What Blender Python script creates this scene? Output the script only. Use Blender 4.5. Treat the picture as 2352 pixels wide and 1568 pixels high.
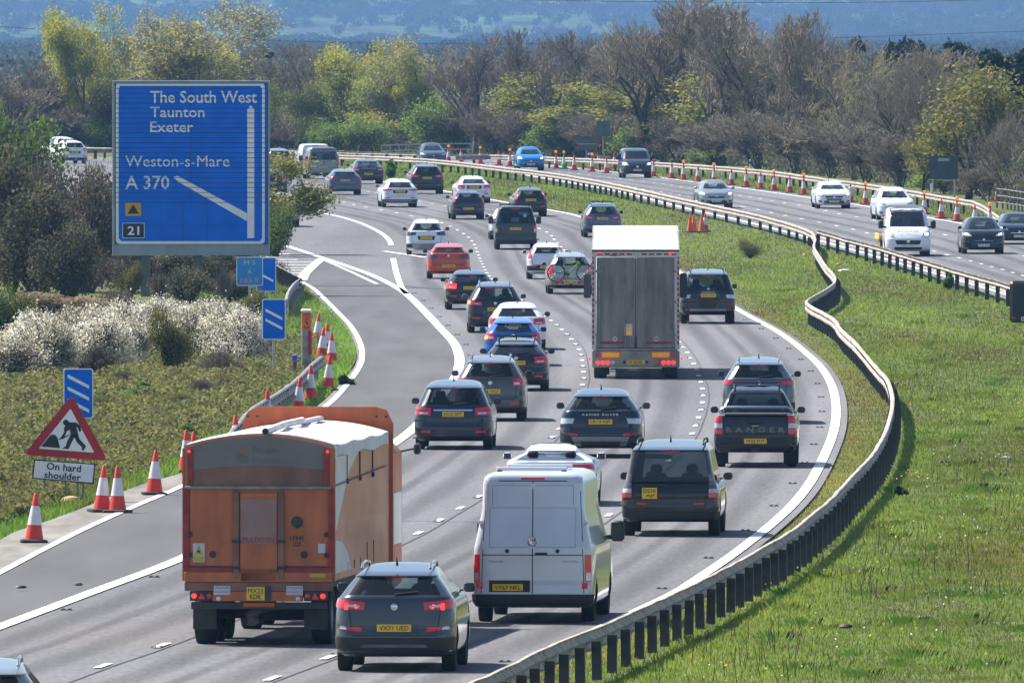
import bpy, bmesh, math, random
import numpy as np
from mathutils import Vector, Matrix

for o in list(bpy.data.objects):
    bpy.data.objects.remove(o, do_unlink=True)
scene = bpy.context.scene
COL = scene.collection

# ---------------------------------------------------------------- camera
FPX = 39184.0            # focal length in pixels of a 2352 wide frame (a 600 mm lens)
CAMH = 10.1              # eye height above the near carriageway, standing on an overbridge
PITCH = math.atan(712.0 / FPX)
cam_data = bpy.data.cameras.new('camera')
cam_data.sensor_width = 36.0
cam_data.lens = 36.0 * FPX / 2352.0
cam_data.clip_start = 1.0
cam_data.clip_end = 30000.0
cam = bpy.data.objects.new('camera', cam_data)
cam.location = (0, 0, CAMH)
cam.rotation_euler = (math.pi / 2 - PITCH, 0, 0)
COL.objects.link(cam)
scene.camera = cam

# ---------------------------------------------------------------- sky, sun, exposure
SUN_FROM = Vector((-0.70, 0.45, 1.03)).normalized()     # towards the sun: left and ahead
world = bpy.data.worlds.new('World')
scene.world = world
world.use_nodes = True
wn = world.node_tree.nodes
sky = wn.new('ShaderNodeTexSky')
sky.sky_type = 'NISHITA'
sky.sun_disc = False
sky.sun_elevation = math.asin(SUN_FROM.z)
sky.sun_rotation = math.atan2(SUN_FROM.x, SUN_FROM.y)
sky.air_density = 1.0
sky.dust_density = 1.1
wn['Background'].inputs[1].default_value = 0.09
world.node_tree.links.new(sky.outputs[0], wn['Background'].inputs[0])
sun_d = bpy.data.lights.new('sun', 'SUN')
sun_d.energy = 5.0
sun_d.angle = math.radians(0.6)
sun_d.color = (1.0, 0.955, 0.88)
sun = bpy.data.objects.new('sun', sun_d)
sun.rotation_euler = SUN_FROM.to_track_quat('Z', 'Y').to_euler()
COL.objects.link(sun)
scene.view_settings.view_transform = 'Standard'
scene.view_settings.look = 'None'
scene.view_settings.exposure = 1.05
scene.view_settings.gamma = 1.0
scene.cycles.use_denoising = True
scene.cycles.max_bounces = 6
scene.cycles.diffuse_bounces = 2
scene.cycles.glossy_bounces = 3
scene.cycles.transmission_bounces = 3
scene.cycles.transparent_max_bounces = 12
scene.cycles.volume_bounces = 1
scene.cycles.caustics_reflective = False
scene.cycles.caustics_refractive = False
scene.cycles.sample_clamp_indirect = 4.0

R = random.Random(7)
NP = np.random.default_rng(11)

# ---------------------------------------------------------------- ground profile and pixel -> ground
def zp(y):
    t = (y - 745.0) / 185.0
    t = 0.0 if t < 0 else (1.0 if t > 1 else t)
    return 1.0 * t * t * (3 - 2 * t)
def zpa(y):
    t = np.clip((np.asarray(y, float) - 745.0) / 185.0, 0, 1)
    return t * t * (3 - 2 * t)
_cp, _sp = math.cos(PITCH), math.sin(PITCH)
def G(px, py, h=0.0):
    """measured picture position -> place on the ground (or h above it)"""
    u = (px - 1176.0) / FPX
    v = -(py - 784.0) / FPX
    dy = _cp + v * _sp
    dz = -_sp + v * _cp
    Y = 600.0
    for _ in range(60):
        t = (CAMH - zp(Y) - h) / (-dz)
        Y = 0.5 * Y + 0.5 * t * dy
    t = Y / dy
    return Vector((t * u, Y, zp(Y)))
def px_at(px, Y):
    return (px - 1176.0) / FPX * Y
def z_at(py, Y):
    v = -(py - 784.0) / FPX
    return CAMH + Y * (-_sp + v * _cp) / (_cp + v * _sp)

def spline(pts, n=12):
    """Catmull-Rom through points"""
    p = [Vector(a) for a in pts]
    p = [p[0] * 2 - p[1]] + p + [p[-1] * 2 - p[-2]]
    out = []
    for i in range(1, len(p) - 2):
        for k in range(n):
            t = k / n
            a, b, c, d = p[i - 1], p[i], p[i + 1], p[i + 2]
            out.append(0.5 * ((2 * b) + (c - a) * t + (2 * a - 5 * b + 4 * c - d) * t * t + (3 * b - a - 3 * c + d) * t ** 3))
    out.append(p[-2])
    return out
def gline(pxpts, h=0.0, n=10):
    return [G(p[0], p[1], h) for p in spline([(a, b, 0) for a, b in pxpts], n)]
def resample(pts, step):
    q = [Vector(p) for p in pts]
    d = [0.0]
    for a, b in zip(q, q[1:]):
        d.append(d[-1] + (b - a).length)
    tot = d[-1]
    n = max(2, int(tot / step) + 1)
    xs = np.linspace(0, tot, n)
    arr = np.array([tuple(p) for p in q])
    return [Vector((float(np.interp(x, d, arr[:, 0])), float(np.interp(x, d, arr[:, 1])), float(np.interp(x, d, arr[:, 2])))) for x in xs]
def at_len(pts):
    q = [Vector(p) for p in pts]
    d = np.concatenate([[0], np.cumsum([(b - a).length for a, b in zip(q, q[1:])])])
    arr = np.array([tuple(p) for p in q])
    def f(s):
        return Vector((float(np.interp(s, d, arr[:, 0])), float(np.interp(s, d, arr[:, 1])), float(np.interp(s, d, arr[:, 2]))))
    return f, float(d[-1])
def x_of_y(pts):
    a = np.array([(p.x, p.y) for p in pts])
    a = a[np.argsort(a[:, 1])]
    return lambda y: np.interp(y, a[:, 1], a[:, 0])

# ---------------------------------------------------------------- materials
MATS = {}
def _new(name):
    m = bpy.data.materials.new(name)
    m.use_nodes = True
    return m, m.node_tree.nodes, m.node_tree.links, m.node_tree.nodes['Principled BSDF']
def M(name, col, rough=0.6, metal=0.0, coat=0.0, var=0.10, scale=2.5, spec=0.5, emit=0.0, bump=0.0, stretch=None, col2=None, detail=4.0):
    if name in MATS:
        return MATS[name]
    m, n, l, b = _new(name)
    tc = n.new('ShaderNodeTexCoord')
    src = tc.outputs['Object']
    if stretch:
        mp = n.new('ShaderNodeMapping'); mp.inputs['Scale'].default_value = stretch
        l.new(src, mp.inputs['Vector']); src = mp.outputs['Vector']
    nz = n.new('ShaderNodeTexNoise')
    nz.inputs['Scale'].default_value = scale
    nz.inputs['Detail'].default_value = detail
    l.new(src, nz.inputs['Vector'])
    rp = n.new('ShaderNodeValToRGB')
    c1 = [max(0, c * (1 - var)) for c in col]
    c2 = col2 if col2 else [min(1, c * (1 + var)) for c in col]
    rp.color_ramp.elements[0].position = 0.33
    rp.color_ramp.elements[1].position = 0.67
    rp.color_ramp.elements[0].color = (*c1, 1)
    rp.color_ramp.elements[1].color = (*c2, 1)
    l.new(nz.outputs['Fac'], rp.inputs['Fac'])
    l.new(rp.outputs['Color'], b.inputs['Base Color'])
    b.inputs['Roughness'].default_value = rough
    b.inputs['Metallic'].default_value = metal
    b.inputs['Coat Weight'].default_value = coat
    b.inputs['Coat Roughness'].default_value = 0.06
    b.inputs['Specular IOR Level'].default_value = spec
    if emit:
        l.new(rp.outputs['Color'], b.inputs['Emission Color'])
        b.inputs['Emission Strength'].default_value = emit
    if bump:
        bp = n.new('ShaderNodeBump'); bp.inputs['Strength'].default_value = bump
        l.new(nz.outputs['Fac'], bp.inputs['Height']); l.new(bp.outputs['Normal'], b.inputs['Normal'])
    MATS[name] = m
    return m
def glass(name, tint=(0.30, 0.42, 0.42), refl=0.10):
    if name in MATS:
        return MATS[name]
    m, n, l, b = _new(name)
    n.remove(b)
    tr = n.new('ShaderNodeBsdfTransparent'); tr.inputs[0].default_value = (*tint, 1)
    gl = n.new('ShaderNodeBsdfGlossy'); gl.inputs['Roughness'].default_value = 0.04
    nz = n.new('ShaderNodeTexNoise'); nz.inputs['Scale'].default_value = 1.3
    bp = n.new('ShaderNodeBump'); bp.inputs['Strength'].default_value = 0.03
    l.new(nz.outputs['Fac'], bp.inputs['Height']); l.new(bp.outputs['Normal'], gl.inputs['Normal'])
    fr = n.new('ShaderNodeFresnel'); fr.inputs[0].default_value = 1.5
    ad = n.new('ShaderNodeMath'); ad.operation = 'ADD'; ad.inputs[1].default_value = refl - 0.04
    l.new(fr.outputs[0], ad.inputs[0])
    ge = n.new('ShaderNodeNewGeometry'); iv = n.new('ShaderNodeMath'); iv.operation = 'MULTIPLY_ADD'; iv.inputs[1].default_value = -0.95; iv.inputs[2].default_value = 1.0
    l.new(ge.outputs['Backfacing'], iv.inputs[0])
    mm = n.new('ShaderNodeMath'); mm.operation = 'MULTIPLY'; l.new(ad.outputs[0], mm.inputs[0]); l.new(iv.outputs[0], mm.inputs[1]); ad = mm
    mx = n.new('ShaderNodeMixShader')
    l.new(ad.outputs[0], mx.inputs[0]); l.new(tr.outputs[0], mx.inputs[1]); l.new(gl.outputs[0], mx.inputs[2])
    l.new(mx.outputs[0], n['Material Output'].inputs['Surface'])
    MATS[name] = m
    return m
def leafmat(name, trans=0.35, rough=0.75):
    """foliage: own colour comes with each leaf (colour attribute), grain from noise"""
    if name in MATS:
        return MATS[name]
    m, n, l, b = _new(name)
    at = n.new('ShaderNodeAttribute'); at.attribute_name = 'Col'
    oi = n.new('ShaderNodeObjectInfo')
    hs = n.new('ShaderNodeHueSaturation')
    mr = n.new('ShaderNodeMapRange'); mr.inputs['To Min'].default_value = 0.85; mr.inputs['To Max'].default_value = 1.15
    l.new(oi.outputs['Random'], mr.inputs['Value']); l.new(mr.outputs[0], hs.inputs['Value'])
    l.new(at.outputs['Color'], hs.inputs['Color'])
    b.inputs['Roughness'].default_value = rough
    b.inputs['Specular IOR Level'].default_value = 0.25
    l.new(hs.outputs[0], b.inputs['Base Color'])
    tl = n.new('ShaderNodeBsdfTranslucent'); l.new(hs.outputs[0], tl.inputs['Color'])
    mx = n.new('ShaderNodeMixShader'); mx.inputs[0].default_value = trans
    l.new(b.outputs[0], mx.inputs[1]); l.new(tl.outputs[0], mx.inputs[2])
    l.new(mx.outputs[0], n['Material Output'].inputs['Surface'])
    MATS[name] = m
    return m

# ---------------------------------------------------------------- objects
def tag(o, label=None, cat=None, group=None, kind=None):
    if label: o['label'] = label
    if cat: o['category'] = cat
    if group: o['group'] = group
    if kind: o['kind'] = kind
    return o
def link(name, data, parent=None, loc=None, rot=None):
    o = bpy.data.objects.new(name, data)
    COL.objects.link(o)
    if parent is not None: o.parent = parent
    if loc is not None: o.location = loc
    if rot is not None: o.rotation_euler = rot
    return o
def empty(name, loc, rz=0.0, label=None, cat=None, group=None):
    o = link(name, None, None, loc, (0, 0, rz))
    o.empty_display_size = 0.2
    return tag(o, label, cat, group)
def copy_tree(o, parent=None):
    c = o.copy(); COL.objects.link(c); c.parent = parent
    for ch in list(o.children):
        copy_tree(ch, c)
    return c
def mesh(name, v, f, mat=None, smooth=False, angle=40):
    me = bpy.data.meshes.new(name)
    me.from_pydata([tuple(p) for p in v], [], f)
    if smooth:
        me.shade_smooth()
        if angle: me.set_sharp_from_angle(angle=math.radians(angle))
    if mat: me.materials.append(mat)
    return me

class MB:
    def __init__(self): self.v = []; self.f = []
    def add(self, v, f):
        k = len(self.v); self.v += [tuple(p) for p in v]; self.f += [tuple(i + k for i in q) for q in f]
        return self
    def box(self, x0, x1, y0, y1, z0, z1, bev=0.0):
        if bev <= 0:
            v = [(x, y, z) for z in (z0, z1) for y in (y0, y1) for x in (x0, x1)]
            return self.add(v, [(0, 2, 3, 1), (4, 5, 7, 6), (0, 1, 5, 4), (2, 6, 7, 3), (0, 4, 6, 2), (1, 3, 7, 5)])
        b = min(bev, (x1 - x0) * .45, (y1 - y0) * .45, (z1 - z0) * .45)
        def ring(i, z):
            return [(x0 + i, y0 + b, z), (x0 + b, y0 + i, z), (x1 - b, y0 + i, z), (x1 - i, y0 + b, z), (x1 - i, y1 - b, z), (x1 - b, y1 - i, z), (x0 + b, y1 - i, z), (x0 + i, y1 - b, z)]
        rs = []
        for i, z in ((b, z0), (0, z0 + b), (0, z1 - b), (b, z1)):
            rs.append([(min(max(x, x0 + i), x1 - i), min(max(y, y0 + i), y1 - i), zz) for x, y, zz in ring(0, z)])
        return self.loft(rs)
    def loft(self, rings, cap=True, closed=True):
        n = len(rings[0]); k = len(self.v)
        for r in rings: self.v += [tuple(p) for p in r]
        m = n if closed else n - 1
        for i in range(len(rings) - 1):
            for j in range(m):
                a = k + i * n + j; b = k + i * n + (j + 1) % n
                self.f.append((a, b, b + n, a + n))
        if cap and closed:
            self.f.append(tuple(k + j for j in reversed(range(n))))
            self.f.append(tuple(k + (len(rings) - 1) * n + j for j in range(n)))
        return self
    def prism(self, poly, y0, y1):
        """polygon in (x, z), extruded along y"""
        n = len(poly)
        v = [(x, y0, z) for x, z in poly] + [(x, y1, z) for x, z in poly]
        f = [tuple(range(n)), tuple(reversed(range(n, 2 * n)))] + [(i, i + n, (i + 1) % n + n, (i + 1) % n) for i in range(n)]
        return self.add(v, f)
    def tube(self, pts, r, n=8, cap=True):
        pts = [Vector(p) for p in pts]
        rr = r if isinstance(r, (list, tuple)) else [r] * len(pts)
        rings = []
        for i, p in enumerate(pts):
            t = (pts[min(i + 1, len(pts) - 1)] - pts[max(i - 1, 0)]).normalized()
            a = t.cross(Vector((0, 0, 1)))
            if a.length < 1e-3: a = t.cross(Vector((1, 0, 0)))
            a.normalize(); b = t.cross(a)
            rings.append([p + (a * math.cos(2 * math.pi * k / n) + b * math.sin(2 * math.pi * k / n)) * rr[i] for k in range(n)])
        return self.loft(rings, cap)
    def lathe(self, prof, n=20, axis='z', c=(0, 0, 0), cap=True):
        rings = []
        for r, h in prof:
            ring = []
            for k in range(n):
                a = 2 * math.pi * k / n
                p = (r * math.cos(a), r * math.sin(a), h)
                if axis == 'x': p = (h, r * math.cos(a), r * math.sin(a))
                if axis == 'y': p = (r * math.cos(a), -h, r * math.sin(a))
                ring.append((p[0] + c[0], p[1] + c[1], p[2] + c[2]))
            rings.append(ring)
        return self.loft(rings, cap)
    def build(self, name, mat, parent=None, smooth=False, angle=40, loc=None, rot=None):
        return link(name, mesh(name, self.v, self.f, mat, smooth, angle), parent, loc, rot)

# lettering: flat print, turned into mesh
_TXT = {}
def text_mesh(s, size=1.0, bold=0.0, spacing=1.0, line=1.0):
    if 'M' in s: bold = 0.0      # wider strokes would overlap in this letter
    key = (s, size, bold, spacing, line)
    if key in _TXT: return _TXT[key]
    cu = bpy.data.curves.new('text', 'FONT')
    cu.body = s; cu.size = size; cu.align_x = 'CENTER'; cu.align_y = 'CENTER'
    cu.resolution_u = 2; cu.offset = bold; cu.space_character = spacing; cu.space_line = line
    o = bpy.data.objects.new('text', cu); COL.objects.link(o)
    dg = bpy.context.evaluated_depsgraph_get()
    me = bpy.data.meshes.new_from_object(o.evaluated_get(dg))
    bpy.data.objects.remove(o); bpy.data.curves.remove(cu)
    me.materials.clear()
    _TXT[key] = me
    return me
def lettering(name, s, parent, loc, w, h, mat, bold=0.0, back=False, spacing=1.0, line=1.0, rot=0.0):
    """text fitted into w x h, standing in the xz plane, read from -y (or from +y when back)"""
    me0 = text_mesh(s, 1.0, bold, spacing, line)
    me = me0.copy()
    co = np.array([tuple(p.co) for p in me.vertices]) if len(me.vertices) else np.zeros((1, 3))
    lo, hi = co.min(0), co.max(0); ex = np.maximum(hi - lo, 1e-4); c = (lo + hi) / 2
    sx = w / ex[0]; sy = h / ex[1] if h else sx
    for p in me.vertices:
        x = (p.co.x - c[0]) * sx; z = (p.co.y - c[1]) * sy
        x, z = x * math.cos(rot) - z * math.sin(rot), x * math.sin(rot) + z * math.cos(rot)
        p.co = (-x if back else x, 0, z)
    me.materials.append(mat)
    return link(name, me, parent, loc)

BLACK = M('black_rubber', (0.012, 0.012, 0.013), 0.75)
# ================================================================ THE SETTING
# measured lines of the road (picture positions on the ground)
PX_THIN = [(-420, 1545), (-200, 1420), (0, 1316), (100, 1263), (200, 1213), (300, 1168), (430, 1112), (560, 1045), (660, 988), (752, 931), (800, 880), (826, 842), (832, 815), (827, 788), (808, 753), (776, 718), (725, 668), (695, 649)]
PX_LEFT = [(-420, 1600), (-150, 1497), (0, 1440), (200, 1365), (435, 1275), (700, 1143), (925, 1005), (1000, 925), (1042, 874), (1053, 847), (1055, 820), (1042, 788), (1010, 753), (977, 718), (929, 673), (866, 638), (800, 613), (741, 593), (690, 576), (618, 552), (500, 512), (300, 462)]
PX_MAIN = [(698, 485), (762, 494.6), (816, 509), (856, 525.5), (883, 541.6), (896, 556), (898, 564)]
PX_MAINFAR = [(-300, 368), (0, 392), (200, 410), (400, 434), (600, 467), (698, 485)]
PX_SPUR = [(903, 594), (906, 608), (910, 625), (916, 645), (923.5, 662.5), (934, 676)]
PX_RIGHT = [(1040, 1640), (1130, 1575), (1210, 1522), (1330, 1466), (1450, 1410), (1545, 1365), (1600, 1331), (1700, 1262), (1800, 1180), (1860, 1110), (1905, 1020), (1920, 960), (1915, 900), (1890, 850), (1850, 810), (1790, 765), (1700, 715), (1640, 678), (1560, 626), (1490, 578), (1420, 535), (1334, 499), (1256, 482), (1132, 460), (1018, 439), (900, 421), (770, 404), (674, 393), (500, 378), (300, 366), (100, 358), (-150, 351)]
PX_A = [(20, 1610), (258, 1522), (372, 1483), (650, 1372), (930, 1240), (983, 1212), (1030, 1183), (1073, 1158), (1110, 1134), (1190, 1075), (1271, 1002), (1310, 945), (1338, 884), (1340, 853), (1333, 810), (1317, 785), (1293, 760), (1264, 736), (1200, 692), (1155, 660), (1128, 640), (1114, 619.5), (1104, 598.5), (1096.5, 580), (1089, 562), (1074, 544), (1045, 526), (1010, 511), (952, 498.6), (890, 485.7), (827, 474), (767, 460), (706, 448), (678, 443.5), (500, 418), (300, 396), (0, 372)]
PX_B = [(440, 1630), (635, 1555), (755, 1510), (930, 1440), (1096, 1362), (1260, 1272), (1410, 1175), (1510, 1085), (1580, 1010), (1597, 979), (1610, 942), (1615, 910), (1610, 880), (1599, 849), (1585, 821), (1565, 793), (1520, 745), (1450, 685), (1370, 625), (1310, 588), (1279, 558), (1248, 529.5), (1150, 500), (1026, 475), (961, 463), (835, 438.7), (714, 420), (683, 415.8), (500, 397), (300, 380), (0, 362)]
PX_ON = [(2700, 800), (2450, 720), (2298, 673), (2096, 614), (1895, 557), (1720, 512), (1579, 480), (1417, 440), (1216, 404), (1149, 391), (1000, 374), (850, 363), (600, 352), (300, 343), (-150, 337)]
PX_OF = [(2700, 618), (2450, 568), (2352, 546), (2204, 513.5), (2150, 504), (2002, 477), (1855, 454.6), (1720, 435.5), (1525, 410), (1350, 390), (1200, 375), (1050, 362), (900, 353), (700, 345), (300, 336), (-150, 331)]
PX_O1 = [(2600, 665), (2319, 578.7), (2141, 533), (1994, 504), (1927, 492), (1860, 477), (1791, 465), (1725, 454), (1693, 449), (1566, 430), (1501, 420), (1430, 412), (1250, 391), (1050, 370), (800, 352)]
PX_O2 = [(2600, 712), (2343, 632), (2270, 611), (2161, 582), (1987, 535), (1922, 519.6), (1816, 498.6), (1725, 479), (1690, 473), (1569, 450), (1509, 440), (1350, 413), (1200, 391), (1000, 368), (800, 355)]
L_THIN, L_LEFT, L_MAIN, L_MAINFAR, L_SPUR, L_RIGHT = [gline(p) for p in (PX_THIN, PX_LEFT, PX_MAIN, PX_MAINFAR, PX_SPUR, PX_RIGHT)]
L_A, L_B, L_ON, L_OF, L_O1, L_O2 = [gline(p) for p in (PX_A, PX_B, PX_ON, PX_OF, PX_O1, PX_O2)]

# road-side boundaries as x(y)
L_EDGE = gline([(-460, 1530), (-215, 1407), (0, 1241), (99, 1201), (188, 1168), (320, 1115), (427, 1083), (560, 1023), (660, 968), (735, 928), (790, 872), (815, 840), (820, 815), (814, 788), (795, 753), (762, 718), (710, 668), (680, 645), (636, 613), (600, 592), (500, 548), (400, 512), (250, 470), (0, 425), (-300, 390), (-700, 360)])
fx_edge = x_of_y(L_EDGE)
fx_right = x_of_y(L_RIGHT)
fx_on = x_of_y(L_ON)
fx_of = x_of_y(L_OF)
fx_thin = x_of_y(L_THIN)

def m_asphalt():
    m, n, l, b = _new('asphalt')
    tc = n.new('ShaderNodeTexCoord')
    def noise(scale, sc, det=4):
        mp = n.new('ShaderNodeMapping'); mp.inputs['Scale'].default_value = sc
        l.new(tc.outputs['Object'], mp.inputs['Vector'])
        z = n.new('ShaderNodeTexNoise'); z.inputs['Scale'].default_value = scale; z.inputs['Detail'].default_value = det
        l.new(mp.outputs[0], z.inputs['Vector']); return z.outputs['Fac']
    big = noise(0.35, (1.0, 0.045, 1), 5)       # wear along the lanes
    patch = noise(0.05, (1.0, 0.35, 1), 3)      # resurfaced stretches
    grain = noise(9, (1, 0.12, 1), 3)
    r1 = n.new('ShaderNodeValToRGB')
    r1.color_ramp.elements[0].position = .3; r1.color_ramp.elements[0].color = (.130, .130, .136, 1)
    r1.color_ramp.elements[1].position = .72; r1.color_ramp.elements[1].color = (.178, .177, .184, 1)
    l.new(big, r1.inputs[0])
    r2 = n.new('ShaderNodeValToRGB')
    r2.color_ramp.elements[0].position = .4; r2.color_ramp.elements[0].color = (.86, .85, .85, 1)
    r2.color_ramp.elements[1].position = .6; r2.color_ramp.elements[1].color = (1.05, 1.04, 1.05, 1)
    l.new(patch, r2.inputs[0])
    r3 = n.new('ShaderNodeValToRGB')
    r3.color_ramp.elements[0].position = .3; r3.color_ramp.elements[0].color = (.82, .82, .82, 1)
    r3.color_ramp.elements[1].position = .7; r3.color_ramp.elements[1].color = (1.12, 1.12, 1.12, 1)
    l.new(grain, r3.inputs[0])
    mx = n.new('ShaderNodeMix'); mx.data_type = 'RGBA'; mx.blend_type = 'MULTIPLY'; mx.inputs[0].default_value = 1
    l.new(r1.outputs[0], mx.inputs[6]); l.new(r2.outputs[0], mx.inputs[7])
    mx2 = n.new('ShaderNodeMix'); mx2.data_type = 'RGBA'; mx2.blend_type = 'MULTIPLY'; mx2.inputs[0].default_value = 1
    l.new(mx.outputs[2], mx2.inputs[6]); l.new(r3.outputs[0], mx2.inputs[7])
    l.new(mx2.outputs[2], b.inputs['Base Color'])
    b.inputs['Roughness'].default_value = 0.9
    b.inputs['Specular IOR Level'].default_value = 0.12
    bp = n.new('ShaderNodeBump'); bp.inputs['Strength'].default_value = 0.25
    l.new(grain, bp.inputs['Height']); l.new(bp.outputs[0], b.inputs['Normal'])
    MATS['asphalt'] = m
    return m
ASPHALT = m_asphalt()
SHOULDER = M('worn_shoulder_asphalt', (.106, .104, .107), 0.95, scale=0.8, stretch=(1, .06, 1), var=.12, spec=.1, bump=.2, detail=6)
CONCRETE = M('concrete_margin', (.20, .185, .165), 0.95, scale=1.4, stretch=(1, .12, 1), var=.3, spec=.15, bump=.3, detail=6)
PAINT = M('road_paint', (.66, .65, .63), 0.7, scale=9, stretch=(1, .10, 1), var=.32, detail=5)
PAINTOLD = M('worn_road_paint', (.42, .41, .40), 0.8, scale=5, stretch=(1, .15, 1), var=.4, detail=5)
SOIL = M('verge_soil', (.095, .105, .038), 0.95, scale=0.5, var=.4, spec=.1, detail=6)

def sheet(name, fl, fr, y0, y1, step, dz, mat, nx=2):
    v = []; f = []
    ys = np.arange(y0, y1 + .01, step)
    for y in ys:
        a, b = float(fl(y)), float(fr(y))
        if b < a + .02: b = a + .02
        for i in range(nx + 1):
            v.append((a + (b - a) * i / nx, y, zp(y) + dz))
    w = nx + 1
    for i in range(len(ys) - 1):
        for j in range(nx):
            f.append((i * w + j, i * w + j + 1, (i + 1) * w + j + 1, (i + 1) * w + j))
    return tag(link(name, mesh(name, v, f, mat)), kind='structure')
def ribbon(name, pts, w, dz, mat, parent=None):
    pts = [Vector(p) for p in pts]; v = []; f = []
    for i, p in enumerate(pts):
        t = pts[min(i + 1, len(pts) - 1)] - pts[max(i - 1, 0)]
        t = Vector((t.x, t.y, 0)).normalized(); nn = Vector((t.y, -t.x, 0))
        for sgn in (-.5, .5):
            q = p + nn * w * sgn
            v.append((q.x, q.y, zp(q.y) + dz))
    for i in range(len(pts) - 1):
        f.append((2 * i, 2 * i + 1, 2 * i + 3, 2 * i + 2))
    return link(name, mesh(name, v, f, mat), parent)

# ground sheet, reaching the horizon
gv, gf = [], []
gys = list(np.arange(-150, 745, 60)) + list(np.arange(745, 935, 10)) + [960, 1100, 1300, 1700, 2400, 3400, 4800, 7500, 10900]
gxs = [-4500, -1800, -600, -150, -60, -25, 0, 25, 60, 150, 600, 1800, 4500]
for y in gys:
    for x in gxs:
        gv.append((x, y, zp(y) - .05))
for i in range(len(gys) - 1):
    for j in range(len(gxs) - 1):
        a = i * len(gxs) + j
        gf.append((a, a + 1, a + 1 + len(gxs), a + len(gxs)))
tag(link('ground', mesh('ground', gv, gf, SOIL)), kind='structure')

sheet('near_carriageway', lambda y: fx_edge(y), lambda y: fx_right(y) + .30, 240, 1330, 5, 0.0, ASPHALT, 3)
sheet('opposite_carriageway', lambda y: fx_on(y) - .55, lambda y: fx_of(y) + .9, 560, 1480, 5, 0.0, ASPHALT, 2)
fx_left = x_of_y(L_LEFT)
hs = sheet('hard_shoulder', lambda y: np.minimum(fx_thin(y) - .02, fx_left(y) - .3), lambda y: fx_left(y) - .1, 240, 780, 5, .008, SHOULDER, 2)
cm = sheet('concrete_margin', lambda y: np.maximum(fx_edge(y), fx_thin(y) - 1.5), lambda y: fx_thin(y) - .06, 240, 590, 4, .012, CONCRETE, 2)
# slab in front of the telephone post
sl_px = [(700, 858), (745, 842), (790, 862), (812, 838), (818, 812), (812, 785), (793, 752), (765, 724), (742, 706), (716, 706), (702, 730), (698, 780)]
slv = [G(*p) + Vector((0, 0, .016)) for p in sl_px]
tag(link('concrete_slab', mesh('concrete_slab', slv, [tuple(reversed(range(len(slv))))], CONCRETE)), kind='structure')

# painted markings
marks = tag(link('road_markings', None), kind='structure')
marks.empty_display_size = .2
ribbon('edge_line', resample(L_LEFT, 3), .30, .020, PAINT, marks)
ribbon('edge_line', resample(L_THIN, 3), .17, .024, PAINT, marks)
ribbon('edge_line', resample(L_RIGHT, 3), .235, .020, PAINT, marks)
ribbon('edge_line', resample(L_MAIN, 2), .24, .020, PAINT, marks)
ribbon('edge_line', resample(L_MAINFAR, 4), .24, .020, PAINT, marks)
ribbon('edge_line', resample(L_SPUR, 2), .24, .020, PAINT, marks)
ribbon('edge_line', resample(L_ON, 4), .24, .020, PAINT, marks)
ribbon('edge_line', resample(L_OF, 4), .2, .020, PAINT, marks)
ribbon('give_way_bar', [G(882, 578), G(900, 581), G(940, 586.5), G(978, 592.6)], .30, .026, PAINT, marks)
ribbon('faded_line', [G(745, 598), G(800, 622), G(866, 653)], .2, .018, PAINTOLD, marks)
# hatching beside the slip road, and the bar that closes it
ribbon('hatch_border', [G(738, 596), G(716, 614), G(700, 630), G(693, 645)], .42, .026, PAINT, marks)
for k in range(13):
    t = k / 12
    a = G(620 + 100 * t, 556 + 36 * t); b = G(620 + 82 * t, 572 + 64 * t)
    yy = 566 + 74 * t
    p = G(612, yy); q = G(min(735, 640 + 95 * min(1, t * 1.1)) if t < .5 else 735 - 42 * (t - .5) * 2, yy)
    ribbon('hatch_bar', [p, (p + q) / 2, q], 2.0, .015, PAINTOLD, marks)
def dashes(pts, first, mod, dash, w):
    f, tot = at_len(pts)
    q = [Vector(p) for p in pts]
    d = 0; best = (1e9, 0)
    for a, b in zip(q, q[1:]):
        if (a - first).length < best[0]: best = ((a - first).length, d)
        d += (b - a).length
    s = best[1] % mod - dash / 2
    while s < tot - dash:
        if s > 0:
            jl = R.uniform(-.1, .1)
            ribbon('lane_dash', [f(s), f(s + dash * .5), f(s + dash + jl)], w, .020, PAINT, marks)
        s += mod
dashes(L_A, G(372, 1483), 9.0, 2.0, .13)
dashes(L_B, G(755, 1510), 9.0, 2.0, .13)
dashes(L_O1, G(1927, 492), 9.0, 2.0, .14)
dashes(L_O2, G(1922, 519.6), 9.0, 2.0, .14)
# road studs beside the lines
STUD = M('road_stud', (.10, .095, .09), .5, var=.3)
studs = tag(link('road_studs', None), kind='structure'); studs.empty_display_size = .2
sm = MB().box(-.08, -.03, -.06, .06, 0, .03).box(.03, .08, -.06, .06, 0, .03).box(-.1, .1, -.09, .09, 0, .012)
stud_me = mesh('stud', sm.v, sm.f, STUD)
for pts, off, ph in ((L_A, 0, 4.5), (L_B, 0, 4.5), (L_RIGHT, -.38, 3), (L_LEFT, .36, 3)):
    f, tot = at_len(pts); s = ph
    while s < min(tot, 430):
        p = f(s); t = (f(s + 1) - p).normalized()
        link('stud', stud_me, studs, (p.x + t.y * off, p.y - t.x * off, zp(p.y) + .004), (0, 0, math.atan2(-t.x, t.y)))
        s += 18.0
# tar seams beside the lane lines
SEAM = M('tar_seam', (.045, .045, .047), .8)
for nm, pts in (('tar_seam', L_A), ('tar_seam', L_B)):
    q = [p + Vector((.16, 0, 0)) for p in resample(pts, 5) if p.y < 560]
    ribbon(nm, q, .035, .010, SEAM, marks)
ribbon('tar_seam', [G(860, 655), G(960, 660), G(1040, 664)], 1.3, .010, SEAM, marks)
ribbon('tar_seam', [G(690, 655), G(780, 657), G(880, 656)], 3.5, .018, SEAM, marks)

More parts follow.
